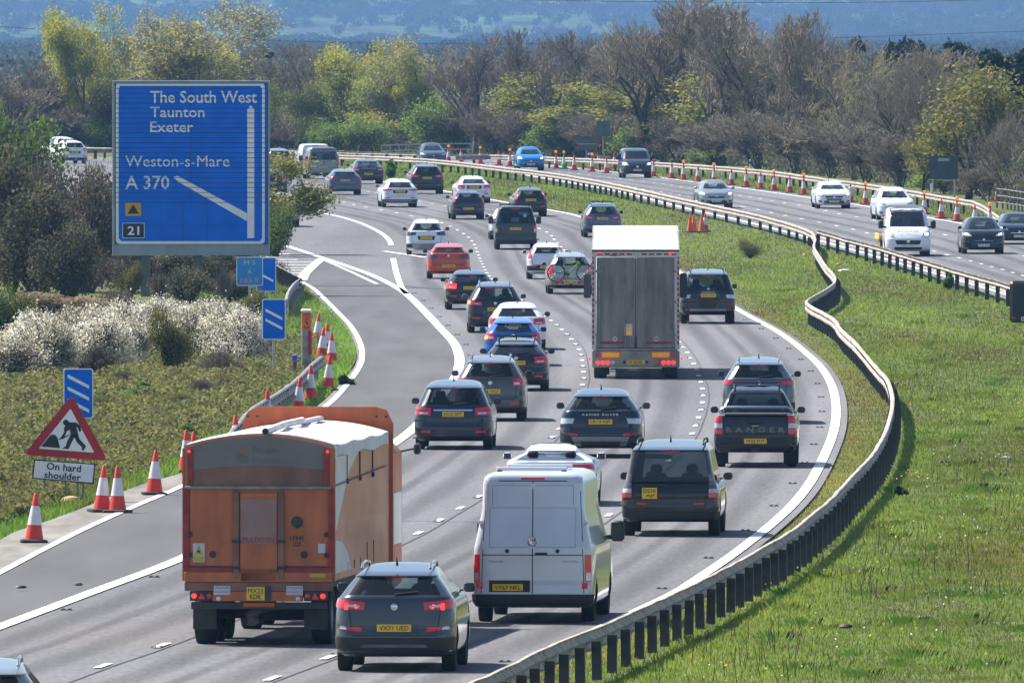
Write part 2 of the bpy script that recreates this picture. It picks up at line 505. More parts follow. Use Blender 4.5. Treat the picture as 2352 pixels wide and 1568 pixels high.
# polished wheel tracks and oil streaks along the lanes
def m_track():
    m, n, l, b = _new('wheel_track')
    uv = n.new('ShaderNodeUVMap'); uv.uv_map = 'UVMap'
    sp = n.new('ShaderNodeSeparateXYZ'); l.new(uv.outputs[0], sp.inputs[0])
    mu = n.new('ShaderNodeMath'); mu.operation = 'MULTIPLY'; mu.inputs[1].default_value = math.pi; l.new(sp.outputs[0], mu.inputs[0])
    sn = n.new('ShaderNodeMath'); sn.operation = 'SINE'; l.new(mu.outputs[0], sn.inputs[0])
    tc = n.new('ShaderNodeTexCoord'); mp = n.new('ShaderNodeMapping'); mp.inputs['Scale'].default_value = (1.2, .03, 1); l.new(tc.outputs['Object'], mp.inputs[0])
    nz = n.new('ShaderNodeTexNoise'); nz.inputs['Scale'].default_value = 1.0; nz.inputs['Detail'].default_value = 5; l.new(mp.outputs[0], nz.inputs['Vector'])
    f = n.new('ShaderNodeMath'); f.operation = 'MULTIPLY'; l.new(sn.outputs[0], f.inputs[0]); l.new(nz.outputs[0], f.inputs[1])
    g_ = n.new('ShaderNodeMath'); g_.operation = 'MULTIPLY'; g_.inputs[1].default_value = .62; l.new(f.outputs[0], g_.inputs[0]); f = g_
    b.inputs['Base Color'].default_value = (.10, .099, .102, 1); b.inputs['Roughness'].default_value = .8; b.inputs['Specular IOR Level'].default_value = .15
    tr = n.new('ShaderNodeBsdfTransparent'); mx = n.new('ShaderNodeMixShader')
    l.new(f.outputs[0], mx.inputs[0]); l.new(tr.outputs[0], mx.inputs[1]); l.new(b.outputs[0], mx.inputs[2]); l.new(mx.outputs[0], n['Material Output'].inputs['Surface'])
    return m
TRACK = m_track()
def track(pts, off, w):
    q = [p + Vector((off, 0, 0)) for p in resample(pts, 6)]
    o = ribbon('wheel_track', q, w, .009, TRACK, marks)
    uvl = o.data.uv_layers.new(name='UVMap')
    for lp in o.data.loops: uvl.data[lp.index].uv = (lp.vertex_index % 2, lp.vertex_index // 2)
for pts, offs in ((L_A, (-2.75, -1.0, .95, 2.6)), (L_B, (.95, 2.6)), (L_O1, (-2.6, -.95, .95)), (L_O2, (-2.6, -.95))):
    for of in offs: track(pts, of, .85)
for pts, of in ((L_A, -1.9), (L_A, 1.8), (L_B, 1.8)): track(pts, of, .4)
# resurfaced strips and joints across the road
for y0, y1, px0, px1 in ((700, 716, 1000, 1330), (1190, 1204, 560, 1420)):
    ribbon('surface_joint', [G(px0, y0), G((px0 + px1) / 2, (y0 + y1) / 2), G(px1, y1)], .10, .011, SEAM, marks)
# ================================================================ BARRIERS
STEEL = M('galvanised_rail', (.31, .265, .225), 0.65, 0.0, scale=2.0, var=.34, detail=6)
STEELDULL = M('weathered_rail', (.22, .215, .205), 0.6, 0.2, scale=3, var=.35, detail=6)
POSTM = M('dark_post', (.030, .033, .035), 0.6, 0.0, var=.5, scale=3)
WOODP = M('dark_timber_post', (.05, .045, .04), .9, var=.4)
BOLT = M('bolt_head', (.08, .07, .065), .6)
# corrugated beam section: (offset from post face, height)
WPROF = [(.0, .76), (.05, .755), (.085, .72), (.085, .66), (.03, .61), (.02, .60), (.03, .59), (.085, .54), (.085, .48), (.05, .445), (.0, .44)]
def rail_mesh(name, pts, prof, side, mat, drop=None, base=0.0):
    n = len(prof); v = []; f = []
    pts = [Vector(p) for p in pts]
    for i, p in enumerate(pts):
        t = pts[min(i + 1, len(pts) - 1)] - pts[max(i - 1, 0)]
        t = Vector((t.x, t.y, 0)).normalized(); nn = Vector((t.y, -t.x, 0)) * side
        dz = drop[i] if drop else 0
        for a, h in prof:
            q = p + nn * a
            v.append((q.x, q.y, zp(p.y) + base + max(.02, h - dz)))
        # back skin gives the sheet its thickness
        for a, h in reversed(prof):
            q = p + nn * (a - .02)
            v.append((q.x, q.y, zp(p.y) + base + max(.015, h - dz - .004)))
    m = 2 * n
    for i in range(len(pts) - 1):
        for j in range(m):
            a = i * m + j; b = i * m + (j + 1) % m
            f.append((a, b, b + m, a + m) if side > 0 else (a, a + m, b + m, b))
    f.append(tuple(range(m))); f.append(tuple(reversed(range((len(pts) - 1) * m, len(pts) * m))))
    return mesh(name, v, f, mat, True, 50)
def post_me(name, w, d, h, mat, capped=True):
    b = MB().box(-w / 2, w / 2, -d / 2, -d / 2 + .02, 0, h).box(-w / 2, w / 2, d / 2 - .02, d / 2, 0, h).box(-.012, .012, -d / 2 + .02, d / 2 - .02, 0, h - .005)
    b.box(w / 2 - .02, w / 2, -d / 2 + .02, d / 2 - .02, 0, h - .01).box(-w / 2, -w / 2 + .02, -d / 2 + .02, d / 2 - .02, 0, h - .01)
    return mesh(name, b.v, b.f, mat)
def barrier(label, tops, side, spacing, post_h, post_w, post_off, sect=9.6, double=False, mat=STEEL, pmat=POSTM, ends=(0, 0), height=.75, name='crash_barrier', jitter=.012, bolts_to=0):
    """tops: measured picture positions of the beam's upper edge"""
    pts = [p for p in gline(tops, height, 8)]
    f, tot = at_len(pts)
    o = empty(name, f(0), 0, label, 'barrier', 'steel barriers along the road')
    inv = Matrix.Translation(-Vector(f(0)))
    k = 0; s = 0.0
    while s < tot - .5:
        e = min(tot, s + sect)
        n = max(3, int((e - s) / 1.6) + 1)
        ss = [s + (e - s) * i / (n - 1) for i in range(n)]
        sp = [f(x) for x in ss]
        dr = []
        for x in ss:
            d = 0
            if ends[0] and x < ends[0]: d = (1 - x / ends[0]) ** 1.4 * .74
            if ends[1] and x > tot - ends[1]: d = max(d, (1 - (tot - x) / ends[1]) ** 1.4 * .74)
            dr.append(d + R.uniform(-jitter, jitter) * (0 if x in (s, e) else 1))
        lap = [(a + (.006 if k % 2 else 0), h) for a, h in WPROF]
        for sd in ((side, -side) if double else (side,)):
            pr = [(a + (.10 if double else 0), h) for a, h in lap]
            me = rail_mesh('rail', sp, pr, sd, mat, dr); me.transform(inv)
            rl = link('rail', me, o)
            if s < bolts_to and sd == side:
                bb = MB()
                for x in np.arange(s + .8, e, 1.6):
                    p = f(x); t = (f(x + .5) - p).normalized(); nn = Vector((t.y, -t.x, 0)) * sd
                    for hh in (.70, .50):
                        q = p + nn * (.09 + (.1 if double else 0)) - f(0)
                        q.z = zp(p.y) - f(0).z + hh
                        bb.box(q.x - .025, q.x + .025, q.y - .02, q.y + .02, q.z - .025, q.z + .025)
                tag(bb.build('bolt_row', BOLT, rl), kind='stuff')
        s = e; k += 1
    if double:
        s = 0
        cap = MB()
    pm = post_me('post', post_w, .15, post_h, pmat)
    s = spacing * .5
    while s < tot:
        d = 0
        if ends[0] and s < ends[0]: d = 1
        if ends[1] and s > tot - ends[1]: d = 1
        if not d:
            p = f(s); t = (f(s + .5) - f(max(0, s - .5))).normalized(); nn = Vector((t.y, -t.x, 0)) * side
            q = p - nn * post_off
            c = link('post', pm, o, (q.x - f(0).x, q.y - f(0).y, zp(p.y) - f(0).z - .01 + R.uniform(-.015, .015)), (R.uniform(-.02, .02), R.uniform(-.02, .02), math.atan2(-t.x, t.y)))
        s += spacing
    return o
TOP_NEAR = [(1010, 1600), (1149, 1539), (1272, 1481), (1369, 1443), (1479, 1395), (1608, 1335), (1720, 1276), (1814, 1222), (1908, 1147), (1962, 1090), (2000, 1050), (2024, 1015), (2039, 984), (2048, 954), (2053, 927), (2049, 893), (2037, 866), (2021, 850), (1989, 812), (1962, 781), (1935, 757), (1919, 734), (1892, 717), (1868, 704), (1854, 693), (1866, 682), (1890, 669), (1915, 652), (1920, 642), (1916, 630), (1897.6, 609), (1881.5, 584.6), (1871, 566), (1874, 550), (1868, 535), (1852, 525.5)]
TOP_MED = [(1852, 525.5), (1801, 509), (1720, 488), (1592, 461), (1417, 423), (1283, 399), (1149, 383), (1015, 368), (897, 360.5), (779, 356), (668, 351), (450, 345), (250, 340), (60, 337)]
TOP_OPP = [(1874, 527), (1940, 546), (2016, 566), (2150, 606), (2230, 629), (2319, 654), (2420, 684)]
TOP_FARV = [(1045, 357.3), (1149, 356.5), (1283, 361.6), (1417, 367.5), (1552, 375.5), (1686, 385), (1780, 394), (1881.5, 408), (2016, 426), (2150, 447.6), (2257, 465), (2285, 470), (2309, 474)]
TOP_FARL = [(100, 341), (197, 341.5), (255, 341), (450, 341), (620, 342), (700, 344.5), (779, 347.5), (870, 349.5), (960, 351.5)]
barrier('long steel crash barrier curving along the grass beside the right hand lane', TOP_NEAR, -1, 2.8, .60, .15, .10, bolts_to=260)
barrier('straight steel barrier between the two carriageways running off to the far left', TOP_MED, -1, 6.6, .60, .15, .10, sect=12.8)
barrier('steel barrier in front of the white recovery truck, its posts facing the camera', TOP_OPP, -1, 7.6, .62, .16, .12, sect=9.6)
barrier('steel barrier behind the row of cones at the foot of the bare trees', TOP_FARV, 1, 6.4, .6, .13, .10, sect=12.8, ends=(0, 16))
barrier('distant low steel barrier to the left of the far parapet railing', TOP_FARL, -1, 3.2, .62, .16, .1, sect=16)
barrier('weathered steel barrier behind the cones on the left verge', [(745, 826), (737.5, 818), (717, 833.5), (682, 868), (642, 898), (601, 922), (577, 937), (551, 964), (520, 1000)][1:], -1, 2.4, .6, .14, .12, sect=7.2, mat=STEELDULL, pmat=STEELDULL, bolts_to=100)
barrier('bent barrier end beside the hatched marking', [(658.7, 688), (663, 672), (671, 658), (680, 648), (690, 641)], -1, 2.4, .55, .14, .12, sect=30, mat=STEELDULL, pmat=STEELDULL)
barrier('dark back of a barrier along the hatched marking', [(690, 640), (672, 630), (655, 621), (636, 611), (600, 594)], 1, 2.4, .74, .16, .02, sect=12, mat=STEELDULL, pmat=WOODP)
# bolts are already parts of the rails; the bridge parapet farther on
PAR = M('parapet_steel', (.30, .31, .32), .5, .4, var=.2)
pp = [G(876, 372), G(930, 370), G(985, 368.5), G(1040, 367.5), G(1084, 367)]
f_, t_ = at_len(pp)
par = empty('parapet_railing', f_(0), 0, 'open metal parapet with three rails behind the silver oncoming car', 'railing')
for hh in (.35, .75, 1.15):
    MB().tube([f_(x) - f_(0) + Vector((0, 0, hh)) for x in np.linspace(0, t_, 9)], .05, 6).build('rail', PAR, par)
for x in np.linspace(0, t_, 8):
    q = f_(x) - f_(0)
    MB().box(q.x - .05, q.x + .05, q.y - .05, q.y + .05, q.z, q.z + 1.2).build('post', PAR, par)
# wooden fence on the right
fp = [G(2290, 478), G(2310, 480), G(2335, 484), G(2365, 489)]
f_, t_ = at_len(fp)
fen = empty('timber_fence', f_(0), 0, 'weathered post and rail fence at the end of the far barrier', 'fence')
GREYW = M('weathered_timber', (.16, .145, .125), .9, var=.3)
for hh in (.3, .65, 1.0):
    MB().tube([f_(x) - f_(0) + Vector((0, 0, hh)) for x in np.linspace(0, t_, 6)], .045, 5).build('rail', GREYW, fen)
for x in np.linspace(0, t_, 9):
    q = f_(x) - f_(0)
    MB().box(q.x - .05, q.x + .05, q.y - .05, q.y + .05, q.z, q.z + 1.1).build('post', GREYW, fen)

# ================================================================ SIGNS
BLUE = M('sign_blue', (.002, .145, .72), 0.6, var=.10, scale=1.2, spec=.12)
BLUE2 = M('sign_light_blue', (.02, .25, .66), 0.45, var=.08, spec=.35)
WHITE = M('sign_white', (.78, .79, .80), 0.5, var=.06, spec=.35)
GREYS = M('sign_grey_edge', (.26, .31, .34), 0.55, 0.0, var=.16, scale=1.5)
SLOT = M('sign_slot', (.02, .03, .05), .8)
REDS = M('sign_red', (.38, .008, .018), 0.45, var=.14)
YEL = M('sign_yellow', (.62, .34, .012), 0.5, var=.12)
INK = M('sign_black', (.012, .014, .018), 0.55, var=.2)
ALU = M('aluminium_post', (.36, .37, .38), .45, .5, var=.15)
ORNG = M('sign_orange', (.75, .13, .01), .5, var=.1)
CREAM = M('sign_cream_letters', (.62, .55, .30), .5, var=.1)
def rrect(x0, x1, z0, z1, r, n=5):
    out = []
    for cx, cz, a0 in ((x1 - r, z1 - r, 0), (x0 + r, z1 - r, 90), (x0 + r, z0 + r, 180), (x1 - r, z0 + r, 270)):
        for k in range(n + 1):
            a = math.radians(a0 + 90 * k / n)
            out.append((cx + r * math.cos(a), cz + r * math.sin(a)))
    return out
def plate(name, poly, y0, y1, mat, parent):
    return MB().prism(poly, y0, y1).build(name, mat, parent)

# --- the big direction sign, planked
YS = FPX / 60.0 * 1.0
SX = lambda px: px_at(px, YS)
SZ = lambda py: z_at(py, YS)
bx0, bx1, bz0, bz1 = SX(258), SX(620), SZ(587), SZ(185)
cx0 = (bx0 + bx1) / 2
big = empty('direction_sign', (cx0, YS, zp(YS)), 0, 'huge blue motorway direction sign reading The South West, Taunton, Exeter', 'road sign')
lx = lambda px: SX(px) - cx0
lz = lambda py: SZ(py) - zp(YS)
x0, x1, z0, z1 = lx(258), lx(620), lz(587), lz(185)
MB().box(x0, x1, .02, .12, z0, z1, .015).build('back_panel', GREYS, big)
for k, px in enumerate((334, 455, 560)):
    MB().box(lx(px) - .18, lx(px) + .18, .13, .42, -.1, z1 - .3).build('post', M('sign_post', (.10, .12, .10), .7, var=.3), big)
# planks: two columns of narrow boards above, wide panels below
zt, zm, zb_ = lz(192), lz(465), lz(560)
def plank(xa, xb, za, zb2):
    MB().box(xa, xb, -.006, .02, za, zb2).build('plank', BLUE, big)
npl = 24
ph = (zt - zm) / npl
gap = .011
xm = lx(438)
GAPS = []
for k in range(npl):
    za, zb2 = zm + k * ph, zm + (k + 1) * ph
    GAPS.append(zb2)
    plank(lx(266), xm - .008, za + gap, zb2 - gap)
    plank(xm + .008, lx(613), za + gap, zb2 - gap)
GAPS.append(zm)
MB().box(lx(264), lx(615), .008, .021, zb_ - .02, zt + .02).build('plank_backing', SLOT, big)
for a, b in ((266, 369), (370, 418), (419, 475), (476, 613)):
    plank(lx(a) + (.003 if a > 266 else 0), lx(b) + .012, lz(518) + .004, zm - gap)
    plank(lx(a) + (.003 if a > 266 else 0), lx(b) + .012, zb_, lz(518) - .004)
def cut(o):
    """print on the planks is cut where the boards part"""
    bm = bmesh.new(); bm.from_mesh(o.data)
    oz = o.location.z
    lo = min(v.co.z for v in bm.verts) + oz; hi = max(v.co.z for v in bm.verts) + oz
    for g in GAPS:
        if g is None:
            planes = [((xm - .008 - o.location.x), (xm + .008 - o.location.x), 'x')]
        elif lo < g < hi:
            planes = [(g - gap - oz, g + gap - oz, 'z')]
        else: continue
        for a, b, ax in planes:
            if ax == 'x' and (o.location.z + 0 < zm): continue
            for c in (a, b):
                no = (0, 0, 1) if ax == 'z' else (1, 0, 0)
                bmesh.ops.bisect_plane(bm, geom=bm.verts[:] + bm.edges[:] + bm.faces[:], plane_co=(0, 0, c) if ax == 'z' else (c, 0, 0), plane_no=no, dist=1e-5)
            dele = [fc for fc in bm.faces if a < (fc.calc_center_median().z if ax == 'z' else fc.calc_center_median().x) < b]
            bmesh.ops.delete(bm, geom=dele, context='FACES')
    bm.to_mesh(o.data); bm.free()
    return o
PR = -.012
def word(s, pxa, pxb, pya, pyb, m=WHITE, bold=.012, do_cut=True, nm='lettering', spacing=1.0):
    o = lettering(nm, s, big, ((lx(pxa) + lx(pxb)) / 2, PR, (lz(pya) + lz(pyb)) / 2), lx(pxb) - lx(pxa), lz(pya) - lz(pyb), m, bold, spacing=spacing)
    return cut(o) if do_cut else o
word('The South West', 345, 590, 209, 237)
word('Taunton', 345, 470, 246, 270)
word('Exeter', 345, 444, 280, 304)
word('Weston-s-Mare', 288, 527, 358, 383)
word('A 370', 288, 389, 404, 435)
def flat(name, poly_px, m, y=PR, do_cut=True):
    o = link(name, mesh(name, [(lx(a), y, lz(b)) for a, b in poly_px], [tuple(range(len(poly_px)))], m), big)
    return cut(o) if do_cut else o
flat('arrow_shaft', [(568, 547), (584, 547), (584, 252), (576, 242), (568, 252)][::1], WHITE)
flat('arrow_branch', [(567.5, 490), (567.5, 508), (410, 418), (398, 407), (408, 404)][::1], WHITE)
# border: four strips with rounded corners
def strip(poly_px, nm='border'): return flat(nm, poly_px, WHITE)
strip([(266, 553), (272.5, 547), (272.5, 205), (266, 200)])
strip([(608, 200), (602, 205), (602, 547), (608, 553)][::-1])
strip([(266, 200), (272.5, 205), (276, 197.5), (597, 197.5), (602, 205), (608, 200), (606, 192.5), (268, 192.5)][::-1])
strip([(266, 553), (270, 559), (276, 560.5), (600, 560.5), (606, 558), (608, 553), (602, 547), (597, 554), (278, 554), (272.5, 547)][::-1])
plate('detour_patch', rrect(lx(288), lx(324), lz(496), lz(466), .05), -.018, -.008, YEL, big)
plate('detour_triangle', [(lx(293), lz(491)), (lx(319), lz(491)), (lx(306), lz(469))], -.024, -.018, INK, big)
plate('junction_patch_edge', rrect(lx(281), lx(332), lz(547), lz(512), .05), -.014, -.008, WHITE, big)
plate('junction_patch', rrect(lx(282.5), lx(330.5), lz(545.8), lz(513.2), .04), -.02, -.014, INK, big)
lettering('lettering', '21', big, (lx(306.5), -.024, lz(529.5)), lx(320) - lx(293), lz(519.5) - lz(539.5), WHITE, .02)

# --- small signs on posts
def post_sign(name, label, px0, px1, py0, py1, scale, cat='road sign', face=BLUE, edge=WHITE, posts=(0.5,), r=.06, rz=0.0, rim=.025):
    Y = FPX / scale
    X0, X1 = px_at(px0, Y), px_at(px1, Y)
    c = (X0 + X1) / 2; w = (X1 - X0) / math.cos(rz); gz = zp(Y)
    za, zb2 = z_at(py1, Y) - gz, z_at(py0, Y) - gz
    o = empty(name, (c, Y, gz), rz, label, cat)
    plate('panel', rrect(-w / 2, w / 2, za, zb2, r), 0, .03, edge, o)
    plate('face', rrect(-w / 2 + rim, w / 2 - rim, za + rim, zb2 - rim, r * .8), -.006, 0, face, o)
    for t in posts:
        MB().tube([(-w / 2 + w * t, .075, -.1), (-w / 2 + w * t, .075, zb2 - .05)], .04, 10).build('post', ALU, o, True)
    return o, w, za, zb2
def bars(o, w, za, zb2, n):
    h = zb2 - za
    for k in range(n):
        cz = za + h * (.5 + (k - (n - 1) / 2) * .24) if n > 1 else za + h * .42
        q = [(-w * .36, cz + h * .075), (w * .36, cz - h * .145), (w * .36, cz - h * .075 + .0), (-w * .36, cz + h * .145)]
        plate('bar', q, -.012, -.006, WHITE, o)
bars(*post_sign('countdown_sign', 'blue countdown sign with three white bars behind the roadworks triangle', 145.5, 214, 846, 961, 98.5, rz=.05), 3)
bars(*post_sign('countdown_sign', 'blue countdown sign with two white bars on its own post', 602, 656, 686.5, 779.5, 78.5, rz=.06), 2)
bars(*post_sign('countdown_sign', 'blue countdown sign with one white bar partly behind the light blue marker sign', 589, 634, 591.5, 669.5, 65.0, rz=.05), 1)
o, w, za, zb2 = post_sign('location_sign', 'light blue location marker sign reading M5 A 163.5', 543, 604, 590, 656.5, 66.5, face=BLUE2)
h = zb2 - za
lettering('lettering', 'M 5', o, (0, -.011, za + h * .80), w * .42, h * .16, CREAM, .01)
lettering('lettering', 'A', o, (0, -.011, za + h * .5), w * .14, h * .14, CREAM, .01)
lettering('lettering', '163 5', o, (0, -.011, za + h * .2), w * .66, h * .16, M('sign_orange_letters', (.70, .25, .06), .5), .01)

# --- roadworks triangle on its frame
YT = FPX / 107.0
def tx(px): return px_at(px, YT)
tc = tx(152)
tri = empty('roadworks_sign', (tc, YT, 0), 0, 'red triangular roadworks sign with digging figure above an On hard shoulder plate', 'road sign')
def T(px, py): return (tx(px) - tc, z_at(py, YT))
def rtri(pts, r):
    out = []
    for i in range(3):
        p = Vector((*pts[i], 0)); a = Vector((*pts[i - 1], 0)); b = Vector((*pts[(i + 1) % 3], 0))
        p0 = p + (a - p).normalized() * r * 1.7; p1 = p + (b - p).normalized() * r * 1.7
        for k in range(5):
            t = k / 4
            q = p0 * (1 - t) ** 2 + p * 2 * t * (1 - t) + p1 * t * t
            out.append((q.x, q.y))
    return out
outer = [T(165, 905), T(54, 1044), T(248, 1058)]
cen = Vector((sum(p[0] for p in outer) / 3, sum(p[1] for p in outer) / 3, 0))
inner = [tuple((Vector((*p, 0)) * .66 + cen * .34).xy) for p in outer]
plate('border', rtri(outer, .09), 0, .03, REDS, tri)
plate('panel', rtri(inner, .02), -.006, 0, WHITE, tri)
def fig(nm, pts):
    return plate(nm, [T(a, b) for a, b in pts], -.012, -.006, INK, tri)
def zfig(pts): return [(x / 3.722, (1250 + y / 2.138) / 1.741) for x, y in pts]
fig('spoil_heap', zfig([(350, 1143), (512, 1156), (492, 1070), (470, 1042), (432, 1042), (405, 1075)]))
fig('figure_head', zfig([(537, 935), (548, 916), (570, 912), (588, 930), (588, 950), (570, 962), (552, 962), (540, 950)]))
fig('figure_body', zfig([(560, 962), (590, 935), (650, 938), (686, 965), (694, 1012), (672, 1014), (668, 985), (652, 972), (668, 1040), (650, 1060), (602, 1058), (598, 1000), (572, 1010), (545, 1075), (510, 1080), (548, 1020), (545, 985)]))
fig('figure_leg', zfig([(600, 1050), (638, 1058), (605, 1120), (585, 1164), (530, 1158), (562, 1140), (572, 1100)]))
fig('figure_leg', zfig([(630, 1052), (666, 1040), (680, 1080), (735, 1140), (712, 1178), (696, 1172), (700, 1150), (655, 1105)]))
fig('shovel', zfig([(500, 1078), (590, 1042), (594, 1050), (506, 1086)]))
# plate below
def zl(x, y): return T(x / 3.722, (1250 + y / 2.138) / 1.741)
q = [zl(272, 1415), zl(800, 1465), zl(815, 1290), zl(288, 1250)]
MB().prism(q, 0, .03).build('lower_plate_edge', INK, tri)
cq = (sum(p[0] for p in q) / 4, sum(p[1] for p in q) / 4)
MB().prism([(cq[0] + (p[0] - cq[0]) * .955, cq[1] + (p[1] - cq[1]) * .88) for p in q], -.006, 0).build('lower_plate', WHITE, tri)
a = zl(545, 1320); lettering('lettering', 'On hard', tri, (a[0], -.011, a[1]), .74, .16, INK, .02, rot=-.085)
a = zl(535, 1395); lettering('lettering', 'shoulder', tri, (a[0], -.011, a[1]), .79, .15, INK, .02, rot=-.085)
for px_ in (102, 150, 178, 190):
    MB().box(tx(px_) - tc - .02, tx(px_) - tc + .02, .035, .07, 0, z_at(1000, YT)).build('leg', STEELDULL, tri)
MB().box(tx(90) - tc, tx(200) - tc, .03, .5, .0, .04).build('frame_foot', STEELDULL, tri)
o = MB().lathe([(.2, 0), (.22, .08), (.16, .16), (.05, .18)], 12).build('sandbag', M('sandbag', (.5, .33, .15), .9), None, True, loc=G(163, 1158))
tag(o, 'small tan sandbag in the grass beside the roadworks sign', 'sandbag')

# --- emergency telephone post
o = empty('telephone_post', G(704, 857), .03, 'concrete post with orange SOS telephone panel on the left verge', 'phone post')
CP = M('concrete_post', (.26, .255, .24), .9, var=.3, scale=4)
MB().box(-.15, .15, -.12, .12, -.1, 1.78, .03).build('pillar', CP, o)
MB().box(-.135, .125, -.14, -.122, 1.30, 1.80).build('panel', ORNG, o)
MB().box(-.16, .16, -.15, .13, 1.80, 1.90, .03).build('cap', WHITE, o)
MB().box(.04, .15, -.128, -.121, .55, 1.25).build('red_strip', REDS, o)
lettering('lettering', 'SOS', o, (0, -.145, 1.36), .17, .06, INK, .01)
lettering('lettering', '1635A', o, (0, -.145, 1.74), .17, .05, INK, .01)
MB().tube([(.03, -.145, 1.63), (.0, -.145, 1.60), (-.02, -.145, 1.54), (.0, -.145, 1.48), (.04, -.145, 1.46)], [.025, .016, .016, .016, .025], 6).build('handset', INK, o)

# --- backs of signs on the far side
BACK = M('sign_back', (.10, .125, .15), .6, .2, var=.2)
BACKG = M('sign_back_green', (.03, .06, .06), .6, .0, var=.2)
o, w, za, zb2 = post_sign('sign_back', 'grey back of a square sign on a tall post behind the small van', 1370, 1401, 278, 313, 33.5, face=BACK, edge=BACK, posts=(.5,), rim=.01)
o, w, za, zb2 = post_sign('sign_back', 'low grey back of a divided sign left of the tall post', 1328, 1366, 317, 345, 33, face=BACK, edge=BACK, posts=(.5,), rim=.01)
MB().box(-w / 2, w / 2, -.02, -.008, (za + zb2) / 2 - .03, (za + zb2) / 2 + .03).build('cross_bar', ALU, o)
o, w, za, zb2 = post_sign('sign_back', 'tilted dark green back of a large sign in front of the yellow leaved tree', 2135, 2200, 358, 412, 44, face=BACKG, edge=BACKG, posts=(.12, .88), rim=.01, rz=-.12)
plate('maker_label', [(-.3, zb2 - .28), (.3, zb2 - .28), (.3, zb2 - .12), (-.3, zb2 - .12)], -.014, -.007, GREYS, o)
# striped pole and marker posts
o = empty('striped_pole', G(2249, 452), 0, 'thin white pole with two red bands at the right edge trees', 'pole')
MB().tube([(0, 0, -.1), (0, 0, 1.9)], .07, 10).build('pole', WHITE, o, True)
for z in (1.45, 1.75): MB().tube([(0, 0, z), (0, 0, z + .12)], .074, 10).build('red_band', REDS, o, True)
def marker(label, px, py, h=.9):
    o = empty('marker_post', G(px, py), 0, label, 'marker post')
    MB().box(-.06, .06, -.05, .05, -.1, h, .02).build('post', WHITE, o)
    MB().box(-.062, .062, -.055, -.049, h - .3, h - .1).build('blue_flash', BLUE, o)
marker('white marker post with blue flash right of the dark green sign back', 2135 + 4, 446)
marker('small white marker post below the divided sign back', 1352, 383)
marker('faint blue and white marker post among the shrubs behind the cones', 1723, 395, .8)
o = empty('marker_post', G(741 + 20, 0 + 868) if False else G(735 - 58, 873), 0, 'short dark marker post with red reflector behind the left barrier', 'marker post')
MB().box(-.07, .07, -.05, .05, -.1, .75, .02).build('post', STEELDULL, o)
MB().box(-.04, .04, -.056, -.049, .3, .52).build('reflector', REDS, o)
MB().box(-.072, .072, -.057, -.049, .58, .72).build('blue_flash', BLUE, o)
# dark board on far barrier behind the grey van
o, w, za, zb2 = post_sign('distant_board', 'dark low board behind the roof of the grey van', 690, 757, 322, 334, 31, face=BACKG, edge=BACKG, posts=(.15, .85), rim=.01, r=.02)
# motorway signal at the right edge, back side
YS2 = FPX / 69.0
c = px_at(2365, YS2)
sg = empty('motorway_signal', (c, YS2, 0), 0, 'black matrix signal with red lamps at the right edge of the grass', 'signal')
MB().box(-.66, .66, -.1, .12, z_at(741, YS2), z_at(645, YS2), .09).build('housing', M('signal_black', (.008, .009, .011), .35, var=.2), sg)
MB().box(-.46, .46, -.115, -.095, z_at(728, YS2), z_at(664, YS2), .03).build('display', INK, sg)
for a in (-.52, .52):
    for py_ in (653, 731):
        MB().lathe([(.07, 0), (.07, .02), (.05, .035)], 14, 'y', (a, -.1, z_at(py_, YS2))).build('lamp', M('dull_red_lamp', (.16, .02, .015), .4), sg, True)
MB().box(-.28, .3, -.112, -.1, z_at(737, YS2), z_at(727, YS2)).build('number_plate', WHITE, sg)
MB().box(.03, .25, -.1, .1, -.1, z_at(785, YS2)).build('post', ALU, sg)
lettering('lettering', '8163A', sg, (-.06, -.117, z_at(732, YS2)), .4, .1, INK, .01)
MB().box(.06, .2, -.06, .06, z_at(785, YS2), z_at(741, YS2)).build('mount', INK, sg)

# ================================================================ TRAFFIC CONES
CONER = M('cone_red', (.62, .035, .012), .5, var=.15, scale=4)
CONEO = M('cone_orange', (.70, .12, .03), .55, var=.15, scale=4)
CONEW = M('cone_sleeve', (.62, .60, .64), .45, var=.1, scale=6)
CONEG = M('cone_green', (.02, .45, .12), .5, var=.1)
CONEB = M('cone_base', (.02, .02, .022), .8, var=.3)
LAMP = M('amber_lamp', (.85, .30, .01), .3, emit=.25, var=.1)
def cone_proto(red, lamp, sleeve=True):
    root = empty('traffic_cone', (0, 0, 0))
    s = .03
    b = MB().loft([[(x * a, y * a, z) for x, y in ((-1, -.8), (-.8, -1), (.8, -1), (1, -.8), (1, .8), (.8, 1), (-.8, 1), (-1, .8))] for a, z in ((.26, 0), (.27, .02), (.265, .05), (.22, .065))])
    b.build('base', CONEB, root)
    rad = lambda z: .185 - (.185 - .035) * (z - .06) / .9
    MB().lathe([(rad(.06), .06), (rad(.36), .36)] if sleeve else [(rad(.06), .06), (rad(.5), .5), (rad(.96), .96), (.0, .97)], 18).build('lower_body', red, root, True)
    if sleeve:
        MB().lathe([(rad(.36) + .006, .355), (rad(.72) + .006, .725)], 18).build('sleeve', CONEW, root, True)
        MB().lathe([(rad(.72), .72), (rad(.95), .95), (.02, .975), (.0, .978)], 18).build('tip', red, root, True)
    if lamp:
        l = MB().lathe([(.03, .95), (.05, .98), (.055, 1.02), (.03, 1.03)], 12).build('lamp_holder', CONEB, root, True)
        MB().lathe([(.02, -.06), (.085, -.05), (.1, 0), (.085, .05), (.02, .06)], 16, 'y', (0, 0, 1.12)).build('lamp', LAMP, root, True)
    return root
PRO = {}
